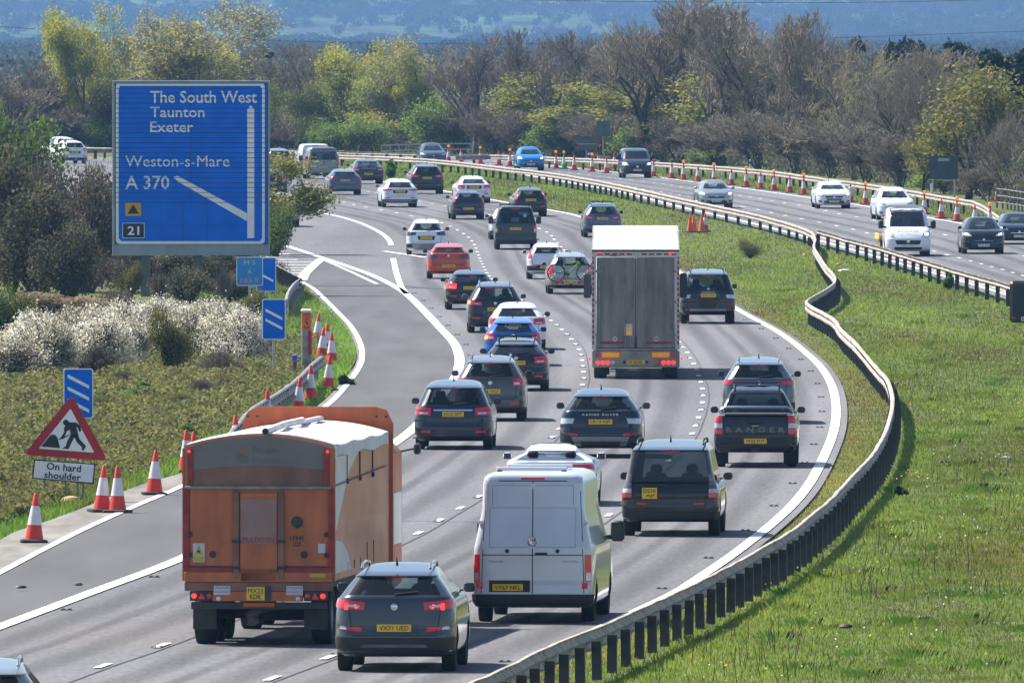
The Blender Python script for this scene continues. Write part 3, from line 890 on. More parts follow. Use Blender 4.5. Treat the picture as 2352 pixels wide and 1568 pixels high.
def cone(kind, label, px, py, group, rx=0.0, ry=0.0, scale=1.0, lift=0.012, at=None):
    p = at if at is not None else G(px, py)
    if kind not in PRO:
        o = cone_proto(*{'n': (CONER, False), 'l': (CONER, True), 'g': (CONEG, True), 'o': (CONEO, False, False)}[kind]); PRO[kind] = o
    else: o = copy_tree(PRO[kind])
    o.location = (p.x, p.y, p.z + lift); o.rotation_euler = (rx, ry, R.uniform(-.4, .4))
    o.scale = (scale,) * 3
    tag(o, label, 'traffic cone', group)
ORD = ['first', 'second', 'third', 'fourth', 'fifth', 'sixth', 'seventh', 'eighth', 'ninth', 'tenth', 'eleventh', 'twelfth', 'thirteenth', 'fourteenth', 'fifteenth', 'sixteenth', 'seventeenth', 'eighteenth', 'nineteenth', 'twentieth']
GR = 'cones closing the far hard shoulder'
il = inn = 0
for k, px_, py_ in (('l', 1030, 373), ('n', 1059, 375), ('l', 1103, 377), ('n', 1146, 380), ('l', 1171, 383), ('l', 1277, 388), ('g', 1295, 389), ('n', 1319, 391.5), ('l', 1360, 395), ('n', 1393, 398), ('l', 1501, 407), ('n', 1543, 410.5), ('l', 1570, 413.5), ('n', 1603, 418), ('l', 1640, 421), ('n', 1680, 426), ('l', 1714, 430), ('n', 1747, 434.5), ('l', 1778, 438.5), ('n', 1814, 443.5), ('l', 1846, 448), ('n', 1953, 465), ('l', 1988, 470.5), ('n', 2040, 479), ('l', 2123, 493), ('n', 2162, 502.5), ('l', 2198, 509), ('n', 2239, 516), ('l', 2274, 522)):
    if k == 'g': lab = 'lone green and white cone with amber lamp right of the blue oncoming car'
    elif k == 'l': lab = f'red and white cone with amber lamp, {ORD[il]} lamp from the left along the far shoulder'; il += 1
    else: lab = f'red and white cone without lamp, {ORD[inn]} lampless one from the left, far shoulder'; inn += 1
    cone(k, lab, px_, py_, GR)
cone('n', 'leaning red and white cone on the grass left of the small van', 1378, 384, GR, ry=-.16)
cone('n', 'red and white cone half hidden behind the small van with lit headlamps', 1411, 386.5, GR)
cone('n', 'slim red and white cone by the timber fence at the far right', 2291, 462, GR, ry=.06)
GL = 'cones along the left shoulder'
for px_, py_, lab, ry in ((78, 1247, 'red and white cone nearest the camera, left of the roadworks sign legs', .04), (234, 1177, 'left one of two red and white cones standing together by the roadworks sign', .05), (270, 1178, 'right one of two red and white cones standing together by the roadworks sign', 0), (354, 1137, 'single red and white cone on the concrete just left of the orange lorry', .04), (428, 1085, 'red and white cone half hidden by the left edge of the orange lorry', 0),
        (541, 1048, 'red tip of a cone showing above the left part of the orange lorry roof', 0), (445, 1090, 'tiny red cone tip at the top left corner of the orange lorry', 0), (614, 985, 'cone in front of the left barrier bend, its foot behind the orange lorry headboard', 0), (685, 952, 'cone on the verge second from the bottom beside the weathered barrier', .05), (714, 921, 'upright cone on the grass below the post with the orange panel', 0), (753, 897, 'slightly leaning cone at the grass tip next to the white edge line', .06), (762, 838, 'cone partly behind another, right side of the slab by the orange panel post', 0), (738, 826, 'cone directly behind the upper end of the weathered barrier', .08), (750, 815, 'tall cone on the concrete slab right of the orange panel post', .03), (728, 790, 'farthest cone on the slab, just right of the orange panel', .07)):
    cone('n', lab, px_, py_, GL, ry=ry)
GM = 'orange cones left in the median grass'
for px_, py_, lab in ((1585, 534, 'plain orange cone, leftmost of four in the median grass'), (1593.5, 533.5, 'plain orange cone, second from the left of four in the median grass'), (1612, 534, 'plain orange cone, third from the left of four in the median grass')):
    cone('o', lab, px_, py_, GM, scale=.9)
cone('n', 'orange and white cone, rightmost of four in the median grass', 1619.5, 533, GM, scale=.95)
# ================================================================ VEHICLES
def paint(name, col, metal=0.25, rough=0.24):
    return M('paint_' + name, col, rough, metal, .85, var=.07, scale=1.2, spec=.2)
P_GREY = paint('grey', (.085, .10, .125), .5); P_DGREY = paint('dark_grey', (.026, .029, .036), .3); P_BLACK = paint('black', (.005, .006, .008), .0)
P_NAVY = paint('blue_black', (.009, .014, .027), .1); P_WHITE = paint('white', (.66, .69, .74), 0, .35); P_SILVER = paint('silver', (.36, .37, .385), .6)
P_RED = paint('red', (.50, .055, .018), .0)
P_CRAFT = paint('van_silver_white', (.53, .57, .64), .1)
P_SLATE = paint('slate', (.040, .048, .062), .35); P_BLUE = paint('blue', (.014, .10, .38), .2); P_LBLUE = paint('bright_blue', (.012, .20, .55), .2)
P_BROWN = paint('brown', (.095, .062, .052), .4); P_TAUPE = paint('taupe', (.075, .07, .065), .4); P_VAN = paint('van_grey', (.17, .185, .21), .4)
P_BGREY = paint('blue_grey', (.075, .10, .14), .45); P_BEIGE = paint('pale_silver', (.40, .385, .36), .5); P_SILG = paint('silver_grey', (.22, .225, .235), .5)
TRIM = M('black_plastic', (.016, .017, .019), .6, var=.3)
DARKIN = M('cabin_dark', (.012, .012, .014), .8)
SEATM = M('seat_fabric', (.022, .023, .027), .85)
TYRE = M('tyre', (.012, .012, .013), .85, var=.3)
RIM = M('alloy_rim', (.28, .29, .31), .35, .7)
RIMD = M('dark_rim', (.05, .05, .055), .4, .5)
CHROME = M('chrome', (.62, .64, .66), .15, 1.0, var=.03)
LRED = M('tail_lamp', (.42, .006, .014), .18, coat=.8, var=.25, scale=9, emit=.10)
LREDON = M('lit_tail_lamp', (.95, .03, .02), .2, emit=1.2, var=.1)
LWHT = M('clear_lamp', (.55, .56, .60), .15, .3, .6, var=.2, scale=9)
LSMK = M('smoked_lamp', (.10, .07, .09), .15, .2, .7, var=.35, scale=9)
LAMB = M('lit_indicator', (1.0, .30, .02), .2, emit=2.0, var=.1)
HEADL = M('headlamp', (.50, .53, .57), .12, .4, .8, var=.25, scale=10)
HEADON = M('lit_headlamp', (1.0, .93, .78), .2, emit=2.6, var=.05)
PLY = M('plate_yellow', (.78, .50, .02), .45, var=.05)
PLW = M('plate_white', (.66, .67, .68), .45, var=.05)
GLS = glass('rear_glass', (.44, .57, .58), .05); GLD = glass('privacy_glass', (.12, .15, .165), .045); GLF = glass('windscreen_glass', (.72, .82, .84), .08)
MIRG = M('mirror_glass', (.05, .06, .07), .08, .6, var=.1)

_wheel = {}
def wheel_meshes(r, w, dark):
    k = (round(r, 3), round(w, 3), dark)
    if k not in _wheel:
        t = MB().lathe([(r * .60, -w / 2 + .02), (r * .66, -w / 2), (r * .93, -w / 2 + .005), (r, -w / 2 + .035), (r, w / 2 - .035), (r * .93, w / 2 - .005), (r * .66, w / 2), (r * .60, w / 2 - .02)], 26, 'x', cap=False)
        rim = MB().lathe([(r * .655, w / 2 - .012), (r * .60, w / 2 - .03), (r * .57, w / 2 - .07), (.02, w / 2 - .07)], 26, 'x', cap=False)
        for s in range(5):
            a0 = 2 * math.pi * s / 5
            for da in (-.13, .13):
                pass
            pts = [(w / 2 - .02, r * .1 * math.cos(a0 + q), r * .1 * math.sin(a0 + q)) for q in (-1.3, 1.3)]
            o1 = [(w / 2 - .03, r * .62 * math.cos(a0 + q), r * .62 * math.sin(a0 + q)) for q in (.2, -.2)]
            rim.add(pts + o1, [(0, 1, 2, 3)])
        _wheel[k] = (mesh('tyre', t.v, t.f, TYRE, True, 50), mesh('rim', rim.v, rim.f, RIMD if dark else RIM, True, 40))
    return _wheel[k]
def add_wheel(root, x, y, r, w, side, dark=False):
    t, rm = wheel_meshes(r, w, dark)
    o = link('wheel', t, root, (x, y, r - .01), (0, 0, 0 if side > 0 else math.pi))
    link('rim', rm, o)
    return o

class Body:
    """a vehicle skin: stacked plan outlines (height, rear, front, half width)"""
    NR, NC = 4, 6
    LOW = None
    def __init__(self, rows, L, rc=(.30, .34), fc=(.42, .45), bow=(.05, .10), wheels=None, R_arch=.37, zc=.33, winband=None, frac=None):
        self.rows = sorted(rows, key=lambda r: r[0]) if False else rows
        self.L = L; self.rc = rc; self.fc = fc; self.bow = bow
        self.wheels = wheels; self.Ra = R_arch; self.zc = zc; self.wb = winband
        self.frac = frac or [0, .05, .18, .31, .44, .49, .60, .72, .84, .95, 1]
    def at(self, z):
        r = self.rows
        if z <= r[0][0]: return r[0][1:]
        for a, b in zip(r, r[1:]):
            if a[0] <= z <= b[0] and b[0] > a[0]:
                t = (z - a[0]) / (b[0] - a[0])
                return tuple(a[k] + (b[k] - a[k]) * t for k in (1, 2, 3))
        return r[-1][1:]
    def shrink(self, hw):
        return min(1.0, hw / (self.rows[3][3] if len(self.rows) > 3 else hw))
    def half_ring(self, z, row):
        yr, yf, hw = row
        k = self.shrink(hw)
        cx, cy = self.rc[0] * k, self.rc[1]; dx, dy = self.fc[0] * k, self.fc[1]
        span = yf - yr
        if cy + dy > span * .8:
            q = span * .8 / (cy + dy); cy *= q; dy *= q
        b0, b1 = self.bow
        pts = []
        a = hw - cx
        for i in range(self.NR):
            x = a * i / self.NR; pts.append((x, yr + b0 * (x / hw) ** 2))
        ya = yr + b0 * (a / hw) ** 2
        for i in range(self.NC + 1):
            t = math.pi / 2 * i / self.NC
            pts.append((a + cx * math.sin(t), ya + cy * (1 - math.cos(t))))
        y0 = ya + cy
        a2 = hw - dx
        yb = yf - b1 * (a2 / hw) ** 2
        y1 = yb - dy
        if self.wheels and z < self.wb[0] - .02:
            wr, wf = self.wheels
            q = self.Ra ** 2 - (z - self.zc) ** 2
            w = math.sqrt(max(q, .0025))
            ys = [wr - w, wr, wr, wr + w, 0, 0, wf - w, wf, wf + w]
            ys[1] = wr - w * .3; ys[2] = wr + w * .3
            ys[4] = ys[3] + (ys[6] - ys[3]) / 3; ys[5] = ys[3] + (ys[6] - ys[3]) * 2 / 3
            ys = [min(max(v, y0 + .001 * (i + 1)), y1 - .001 * (9 - i)) for i, v in enumerate(ys)]
        else:
            ys = [y0 + (y1 - y0) * f for f in self.frac[1:-1]]
        for y in ys: pts.append((hw, y))
        for i in range(self.NC + 1):
            t = math.pi / 2 * (1 - i / self.NC)
            pts.append((a2 + dx * math.sin(t), yb - dy * (1 - math.cos(t))))
        for i in range(self.NR - 1, -1, -1):
            x = a2 * i / self.NR; pts.append((x, yf - b1 * (x / hw) ** 2))
        return pts
    def ring(self, z, row):
        h = self.half_ring(z, row)
        return [(x, y, z) for x, y in h] + [(-x, y, z) for x, y in reversed(h[1:-1])]
    def surf(self, end, s, z):
        yr, yf, hw = self.at(z)
        k = self.shrink(hw)
        (cx, cy), b, ye, sg = ((self.rc, self.bow[0], yr, 1) if end == 'r' else (self.fc, self.bow[1], yf, -1))
        cx *= k
        a = hw - cx; q = abs(s); sx = 1 if s >= 0 else -1
        arc = math.pi / 2 * math.sqrt((cx * cx + cy * cy) / 2)
        ya = b * (a / hw) ** 2
        if q <= a: x, y = q, b * (q / hw) ** 2
        elif q <= a + arc:
            t = (q - a) / arc * math.pi / 2
            x, y = a + cx * math.sin(t), ya + cy * (1 - math.cos(t))
        else: x, y = hw, ya + cy + (q - a - arc)
        return Vector((sx * x, ye + sg * y, z))
    def side(self, sx, y, z):
        return Vector((sx * self.at(z)[2], y, z))
    def build(self, root, mat, glass_spec, name='body'):
        rings = [self.ring(r[0], r[1:]) for r in self.rows]
        n = len(rings[0]); half = self.NR * 2 + self.NC * 2 + 10
        v = [p for r in rings for p in r]
        groups = {}
        def put(k, f): groups.setdefault(k, []).append(f)
        nr, nc = self.NR, self.NC
        s0 = nr + nc; s1 = s0 + 10
        for i in range(len(rings) - 1):
            zm = (self.rows[i][0] + self.rows[i + 1][0]) / 2
            for j in range(n):
                jj = j if j < half else n - 1 - j
                sd = 'r' if j < half else 'l'
                a = i * n + j; b = i * n + (j + 1) % n
                f = (a, b, b + n, a + n)
                key = 'body'
                if self.wheels and s0 + 1 <= jj <= s0 + 3 and self.rows[i + 1][0] <= self.zc + self.Ra + .001: key = None
                if self.wheels and s0 + 7 <= jj <= s0 + 8 and self.rows[i + 1][0] <= self.zc + self.Ra + .001: key = None
                if self.wb and self.wb[0] - 1e-4 <= zm <= self.wb[1] + 1e-4 and glass_spec:
                    if jj < nr + glass_spec.get('wrap', 1) and 'rear' in glass_spec: key = 'rear'
                    elif jj >= s1 + nc - glass_spec.get('fwrap', 2) and 'front' in glass_spec: key = 'front'
                    elif s0 <= jj < s1:
                        q = jj - s0
                        for nm, (q0, q1) in glass_spec.get('sides', {}).items():
                            if q0 <= q < q1: key = nm + sd
                if key: put(key, f)
        put('body', tuple(range((len(rings) - 1) * n, len(rings) * n)))
        out = {}
        for k, fs in groups.items():
            used = sorted({i for f in fs for i in f}); mp = {u: i for i, u in enumerate(used)}
            nm = {'body': name, 'rear': 'rear_window', 'front': 'windscreen'}.get(k, 'side_window')
            mt = mat if k == 'body' else glass_spec['rear'] if k == 'rear' else glass_spec['front'] if k == 'front' else glass_spec.get('smat', GLD)
            me = mesh(nm, [v[u] for u in used], [tuple(mp[i] for i in f) for f in fs], mt, True, 38)
            out[k] = link(nm, me, root)
        return out
    def patch(self, root, name, mat, quad, end='r', off=.012, nu=6, nv=3, skirt=True, parent=None):
        """piece that follows the skin; quad = 4 (s, z): bottom left, bottom right, top right, top left"""
        (a, b, c, d) = quad
        P = {}
        for i in range(nu + 1):
            for j in range(nv + 1):
                u, w = i / nu, j / nv
                s = (a[0] * (1 - u) + b[0] * u) * (1 - w) + (d[0] * (1 - u) + c[0] * u) * w
                z = (a[1] * (1 - u) + b[1] * u) * (1 - w) + (d[1] * (1 - u) + c[1] * u) * w
                p = self.surf(end, s, z)
                ds = self.surf(end, s + .012, z) - self.surf(end, s - .012, z)
                dz = self.surf(end, s, z + .012) - self.surf(end, s, z - .012)
                nn = ds.cross(dz)
                if nn.length < 1e-9: nn = Vector((0, -1 if end == 'r' else 1, 0))
                nn.normalize()
                if nn.dot(p - Vector((0, self.L / 2, z))) < 0: nn = -nn
                P[i, j] = (p, nn)
        v = []; f = []
        for i in range(nu + 1):
            for j in range(nv + 1):
                v.append(P[i, j][0] + P[i, j][1] * off)
        w = nv + 1
        flip = (end == 'f')
        for i in range(nu):
            for j in range(nv):
                q = (i * w + j, (i + 1) * w + j, (i + 1) * w + j + 1, i * w + j + 1)
                f.append(q[::-1] if flip else q)
        if skirt:
            rim = [(i, 0) for i in range(nu + 1)] + [(nu, j) for j in range(1, nv + 1)] + [(i, nv) for i in range(nu - 1, -1, -1)] + [(0, j) for j in range(nv - 1, 0, -1)]
            k = len(v)
            for i, j in rim: v.append(P[i, j][0] - P[i, j][1] * .01)
            m = len(rim)
            for t in range(m):
                i0, j0 = rim[t]; i1, j1 = rim[(t + 1) % m]
                q = (i0 * w + j0, k + t, k + (t + 1) % m, i1 * w + j1)
                f.append(q[::-1] if flip else q)
        return link(name, mesh(name, v, f, mat, True, 40), parent or root)
    def both(self, root, name, mat, quad, end='r', off=.012, nu=6, nv=3, parent=None):
        self.patch(root, name, mat, quad, end, off, nu, nv, True, parent)
        return self.patch(root, name, mat, [(-s, z) for s, z in (quad[1], quad[0], quad[3], quad[2])], end, off, nu, nv, True, parent)

def arch_rows(zc, Ra):
    return [zc + Ra * math.sin(math.radians(a)) for a in (0, 22, 42, 60, 76, 90)]
def car_rows(style, L, W, H, g, zb, bon, ws, rw, tum, zc, Ra, lip=.03, deck=None, nose=.0):
    h = W / 2
    top = zc + Ra
    R_ = [(g, .12, L - .18, h - .10), (g + .07, .04, L - .07, h - .03)]
    for z in arch_rows(zc, Ra):
        if z > g + .10:
            R_.append((z, 0.0 if z < .64 else .03, L if z < .6 else L - .03, h - (.012 if z < .45 else 0)))
    zl = max(top + .06, .78)
    R_ += [(zl, .035, L - .06 - nose * .3, h)]
    R_ += [(zl + (zb - .09 - zl) * .5, .05, L - .16 - nose, h - .008), (zb - .09, .07, L - .32 - nose, h - .025), (zb - .03, .085, L - bon * .55, h - .045), (zb + .005, .10, L - bon, h - .065)]
    if deck:      # boot lid or load bed
        R_ += [(zb + .02, deck[0], L - bon - .03, h - .075)]
        rw = (deck[0] + .02, rw[1])
    z0, z1 = zb + .035, H - .20
    hw0, hw1 = h - .085, h * tum
    R_ += [(z0, rw[0], L - bon - .05, hw0)]
    for t in (.33, .66):
        R_.append((z0 + (z1 - z0) * t, rw[0] + (rw[1] - rw[0]) * t, L - bon - .05 - (ws - bon) * t * .98, hw0 + (hw1 - hw0) * (t * .9 + .1 * t * t)))
    R_ += [(z1, rw[1], L - ws - .05, hw1), (H - .17, rw[1] - lip, L - ws - .12, hw1 - .012)]
    yf_ = L - ws; S = yf_ - rw[1]
    R_ += [(H - .150, rw[1] + .03, yf_ - .16, hw1 - .03), (H - .100, rw[1] + .22 * S, yf_ - .24, hw1 - .065), (H - .052, rw[1] + .42 * S, yf_ - .34, hw1 - .12), (H - .016, rw[1] + .58 * S, yf_ - .38 - .06 * S, hw1 - .24), (H, rw[1] + .68 * S, yf_ - .40 - .10 * S, hw1 - .42)]
    return R_, (z0, z1)

L_AROAD = [p for p in L_A]
def heading(pts, y, win):
    f = x_of_y(pts)
    return math.atan2(float(f(y + win) - f(y - win)), 2 * win)
NEARH = x_of_y(L_B); NEARH2 = x_of_y(L_A)
def place(px, py, front=False, yaw=None, road=None):
    p = G(px, py)
    win = 22 if p.y < 600 else 45
    h = heading(road if road else (L_O1 if front else L_A), p.y, win) if yaw is None else yaw
    return p, h

MIRROR_ME = {}
def mirrors(root, b, y, z, paintm, big=False, end=0):
    for sx in (-1, 1):
        p = b.side(sx, y, z)
        w, d, hh = (.19, .11, .15) if not big else (.24, .15, .36)
        x0 = p.x + sx * .06
        m = MB().box(min(x0, x0 + sx * w), max(x0, x0 + sx * w), y - d / 2, y + d / 2, z - hh * .35, z + hh * .65, .045)
        m.box(min(p.x - sx * .04, x0), max(p.x - sx * .04, x0), y - .03, y + .03, z - hh * .25, z - hh * .05)
        o = m.build('mirror', paintm, root, True, 50)
        MB().box(min(x0 + sx * .02, x0 + sx * (w - .02)), max(x0 + sx * .02, x0 + sx * (w - .02)), y - d / 2 - .004, y - d / 2 + .004, z - hh * .28, z + hh * .56).build('mirror_glass', MIRG, o)
def seats(root, b, y0, y1, zb, W, head=True):
    b.L
    MB().box(-W * .40, W * .40, y0, y1, zb - .16, zb - .06).build('cabin_floor', DARKIN, root)
    for x in (-.36, .36):
        m = MB().box(x - .22, x + .22, y0 + (y1 - y0) * .58, y0 + (y1 - y0) * .58 + .16, zb - .12, zb + .16, .06)
        m.box(x - .12, x + .12, y0 + (y1 - y0) * .58 + .02, y0 + (y1 - y0) * .58 + .13, zb + .14, zb + .34, .05)
        m.build('seat', SEATM, root, True)
    m = MB().box(-.58, .58, y0 + .35, y0 + .52, zb - .12, zb + .10, .06)
    for x in (-.4, .4): m.box(x - .12, x + .12, y0 + .38, y0 + .47, zb + .08, zb + .22, .04)
    m.build('rear_seat', SEATM, root, True)
def plate_on(root, b, txt, z, end='r', w=.52, h=.115, off=.02, x=0.0, mat=None, text=True):
    p = b.surf(end, x, z)
    sg = -1 if end == 'r' else 1
    y = min(b.surf(end, x, z - h / 2).y, b.surf(end, x, z + h / 2).y) if end == 'r' else max(b.surf(end, x, z - h / 2).y, b.surf(end, x, z + h / 2).y)
    y += sg * off
    o = MB().box(x - w / 2, x + w / 2, min(y, y - sg * .03), max(y, y - sg * .03), z - h / 2, z + h / 2).build('number_plate', mat or (PLY if end == 'r' else PLW), root)
    if text and txt:
        lettering('plate_lettering', txt, o, (x, y + sg * .004, z), w * .86, h * .64, INK, .01, back=(end == 'f'))
    return o
def rails(root, b, L, z, y0, y1, mat=CHROME, bars=False):
    for sx in (-1, 1):
        x = sx * (b.at(z - .1)[2] - .06)
        m = MB().tube([(x, y0, z - .06), (x, y0 + .12, z + .02), (x, (y0 + y1) / 2, z + .035), (x, y1 - .12, z + .01), (x, y1, z - .07)], .022, 7)
        m.build('roof_rail', mat, root, True)
    if bars:
        for y in (y0 + .35, y1 - .45):
            MB().box(-b.at(z - .1)[2] + .02, b.at(z - .1)[2] - .02, y - .035, y + .035, z + .05, z + .085).build('roof_bar', TRIM, root)

LIGHTS = {   # right-hand tail lamp: list of (material, quad as (fraction of half width + metres, height relative to waist))
    'wide': [(LRED, (.52, .0, -.20), (1.0, .16, -.16), (1.0, .18, -.02), (.50, .0, -.08)), (LWHT, (.60, .0, -.165), (.80, .0, -.15), (.78, .0, -.115), (.60, .0, -.13), .024)],
    'mid': [(LRED, (.60, .0, -.22), (1.0, .12, -.20), (1.0, .12, .0), (.58, .0, -.04)), (LWHT, (.66, .0, -.19), (.90, .0, -.185), (.90, .0, -.14), (.66, .0, -.145), .024), (LSMK, (.74, .0, -.11), (1.0, .08, -.10), (1.0, .08, -.075), (.74, .0, -.085), .024)],
    'tall': [(LRED, (.80, .0, -.33), (1.0, .08, -.33), (1.0, .06, .08), (.80, .0, .06))],
    'pillar': [(LRED, (.82, .0, -.14), (1.0, .08, -.16), (1.0, .0, .30), (.86, .0, .30))],
    'block': [(LRED, (.66, .0, -.20), (1.0, .10, -.20), (1.0, .10, -.01), (.68, .0, -.01)), (LWHT, (.70, .0, -.17), (.88, .0, -.17), (.88, .0, -.11), (.70, .0, -.11), .024)],
    'slim': [(LRED, (.48, .0, -.12), (1.0, .14, -.15), (1.0, .14, -.03), (.48, .0, -.07))],
    'smoke': [(LSMK, (.56, .0, -.18), (1.0, .14, -.20), (1.0, .14, .02), (.52, .0, -.05))],
    'disco': [(LSMK, (.82, .0, -.10), (1.0, .05, -.10), (1.0, .02, .20), (.82, .0, .20)), (LRED, (.82, .0, -.28), (1.0, .06, -.28), (1.0, .05, -.19), (.82, .0, -.19)), (LWHT, (.82, .0, -.185), (1.0, .05, -.185), (1.0, .05, -.105), (.82, .0, -.105))],
    'pickup': [(LRED, (.83, .0, -.16), (1.0, .05, -.16), (1.0, .05, .0), (.83, .0, .0)), (LWHT, (.83, .0, -.28), (1.0, .05, -.28), (1.0, .05, -.17), (.83, .0, -.17)), (LRED, (.83, .0, -.42), (1.0, .05, -.42), (1.0, .05, -.29), (.83, .0, -.29))],
    'clear': [(LWHT, (.70, .0, -.29), (1.0, .10, -.30), (1.0, .10, -.17), (.66, .0, -.17)), ],
}
def car(name, label, px, py, L, W, H, pm, zb=None, g=.22, wr=.33, rw=(.13, .42), bon=1.0, ws=1.65, tum=.70, lights='mid', plate='', pz=None, tint=GLS, style='suv', front=False, yaw=None, road=None,
        deck=None, rail=None, bars=False, bumper=.42, reflect=.5, wrap=1, lip=.03, rc=(.30, .34), fc=(.42, .45), bow=(.05, .10), lamp_on=None, wheelbase=None, rear_oh=None, spoiler=True, antenna=True, wiper=True, badge=None, chrome=None, skid=None, cat='car', roof=None, dark_rim=False, trimpaint=None, grille='mid', headon=False, plate_text=True, sides=None, smat=None, fog=None, steel=None, plate_w=.52, group='cars in the traffic', hlift=0.0, mirror_mat=None, nose=.0, exhaust=0, cabin=True):
    zb = zb or H * .66
    zc = wr; Ra = wr + .045
    wheelbase = wheelbase or L * .605
    oh = rear_oh or (L - wheelbase) * .47
    rows, wb = car_rows(style, L, W, H, g, zb, bon, ws, rw, tum, zc, Ra, lip, deck, nose)
    b = Body(rows, L, rc, fc, bow, (oh, oh + wheelbase), Ra, zc, wb)
    p, hd = place(px, py, front, yaw, road)
    fwd = Vector((math.sin(hd), math.cos(hd), 0))
    if front:
        # measured point is between the front wheels; the car faces the camera
        loc = p + fwd * (oh + wheelbase); rz = math.pi - hd
    else:
        loc = p - fwd * oh; rz = -hd
    root = empty(name, (loc.x, loc.y, zp(p.y) + hlift), rz, label, cat, group)
    slope = math.atan2(zp(p.y + 6) - zp(p.y - 6), 12)
    root.rotation_euler = (slope * (-1 if front else 1), 0, rz)
    gs = {'rear': tint, 'front': GLF, 'sides': sides if sides is not None else {'a': (1, 4), 'b': (5, 9)}, 'smat': smat or tint, 'wrap': wrap}
    b.build(root, pm, gs)
    MB().box(-W / 2 + .22, W / 2 - .22, .25, L - .3, g - .01, .52).build('underbody', TRIM, root)
    if cabin: seats(root, b, rw[0] + .35, L - ws + .2, zb, W)
    for y in (oh, oh + wheelbase):
        for sx in (-1, 1):
            add_wheel(root, sx * (W / 2 - .125), y, wr, .225, sx, dark_rim)
    h = W / 2
    mirrors(root, b, L - ws + .12, zb + .05, mirror_mat or pm)
    near = not front
    # rear end
    for m, *q in LIGHTS[lights]:
        of_ = .014
        if not isinstance(q[-1], tuple): of_ = q.pop()
        quad = [(f * (h - .03) + d, zb + z) for f, d, z in q]
        if lamp_on and m is LRED and lamp_on == 'brake':
            m = LREDON
        b.both(root, 'tail_lamp' if of_ < .02 else 'lamp_segment', m, quad, off=of_)
    if lamp_on == 'left_amber':
        q = LIGHTS[lights][0][1:]
        quad = [(f * (h - .03) + d, zb + z) for f, d, z in q]
        o1 = quad[1]; w_ = .10
        b.patch(root, 'indicator', LAMB, [(-o1[0] + .02, o1[1] + .02), (-o1[0] + .16, o1[1] + .03), (-o1[0] + .16, o1[1] + .12), (-o1[0] + .02, o1[1] + .12)], off=.02)
    if bumper:
        b.patch(root, 'rear_bumper', TRIM if not trimpaint else trimpaint, [(-h - .34, g + .05), (h + .34, g + .05), (h + .30, bumper), (-h - .30, bumper)], off=.010, nu=22, nv=3)
    if skid:
        b.patch(root, 'skid_plate', skid, [(-h * .62, g + .06), (h * .62, g + .06), (h * .72, bumper - .03), (-h * .72, bumper - .03)], off=.022, nu=10, nv=2)
    if reflect:
        b.both(root, 'reflector', LRED, [(h * .58, reflect - .025), (h * .84, reflect - .02), (h * .84, reflect + .03), (h * .58, reflect + .025)], off=.02)
    if plate is not None:
        z_ = pz or zb - .30
        b.patch(root, 'plate_recess', TRIM if pm in (P_WHITE, P_SILVER, P_BEIGE) else pm, [(-.36, z_ - .09), (.36, z_ - .09), (.40, z_ + .09), (-.40, z_ + .09)], off=.006, nu=6, nv=2)
        plate_on(root, b, plate, z_, w=plate_w, text=plate_text)
    if chrome: b.patch(root, 'chrome_strip', CHROME, [(-h * .5, chrome - .018), (h * .5, chrome - .018), (h * .5, chrome + .018), (-h * .5, chrome + .018)], off=.02, nu=8, nv=1)
    # shut line of the tailgate
    zs = .50 if not deck else .6
    for sx in (-1, 1):
        b.patch(root, 'shut_line', DARKIN, [(sx * (h * .70), .58), (sx * (h * .70) + .012, .58), (sx * (h * .80) + .012, zb - .0), (sx * (h * .80), zb - .0)], off=.004, nu=1, nv=6, skirt=False)
    b.patch(root, 'shut_line', DARKIN, [(-h * .70, .575), (h * .70, .575), (h * .70, .588), (-h * .70, .588)], off=.004, nu=8, nv=1, skirt=False)
    if spoiler:
        z1 = H - .165
        b.patch(root, 'brake_lamp', LRED, [(-.17, z1 - .035), (.17, z1 - .035), (.17, z1 - .012), (-.17, z1 - .012)], off=.012, nu=3, nv=1)
    if wiper and not deck:
        q = b.surf('r', 0, zb + .05); q2 = b.surf('r', .36, zb + .09)
        MB().tube([q + Vector((0, -.03, 0)), q2 + Vector((0, -.03, 0))], .014, 5).build('wiper', TRIM, root)
    if badge:
        bz = badge if badge is not True else zb - .07
        q = b.surf('r', 0, bz)
        MB().lathe([(.055, 0), (.055, .012), (.04, .02)], 14, 'y', (0, q.y - .004, bz)).build('badge', CHROME, root, True)
    if antenna:
        q = Vector((0, rw[1] + .32, H - .01))
        MB().tube([q, q + Vector((0, -.06, .06)), q + Vector((0, -.12, .13 if antenna is True else antenna))], [.022, .014, .006], 6).build('antenna', TRIM, root)
    if rail: rails(root, b, L, H, rw[1] + .12, L - ws - .55, rail, bars)
    if exhaust:
        for sx in ((-1, 1) if exhaust == 2 else (-1,)):
            MB().lathe([(.04, 0), (.045, .06), (.035, .06)], 10, 'y', (sx * h * .6, .02, g + .05)).build('exhaust', CHROME, root, True)
    if front:
        hm = HEADON if headon else HEADL
        zf = zb - .16
        lamp = b.both(root, 'headlamp', HEADL, [(h * .55, zf - .15), (h * 1.0 + .16, zf - .08), (h * 1.0 + .20, zf + .03), (h * .62, zf - .06)], 'f', .014)
        if headon:
            b.both(root, 'lit_lamp', HEADON, [(h * .70, zf - .10), (h * .90, zf - .08), (h * .90, zf - .01), (h * .72, zf - .04)], 'f', .024, 3, 2)
        gz0, gz1 = {'mid': (.50, .66), 'wide': (.46, .68), 'slim': (.56, .64), 'kidney': (.50, .72)}[grille]
        b.patch(root, 'grille', TRIM, [(-h * .40, gz0), (h * .40, gz0), (h * .52, gz1), (-h * .52, gz1)], 'f', .012)
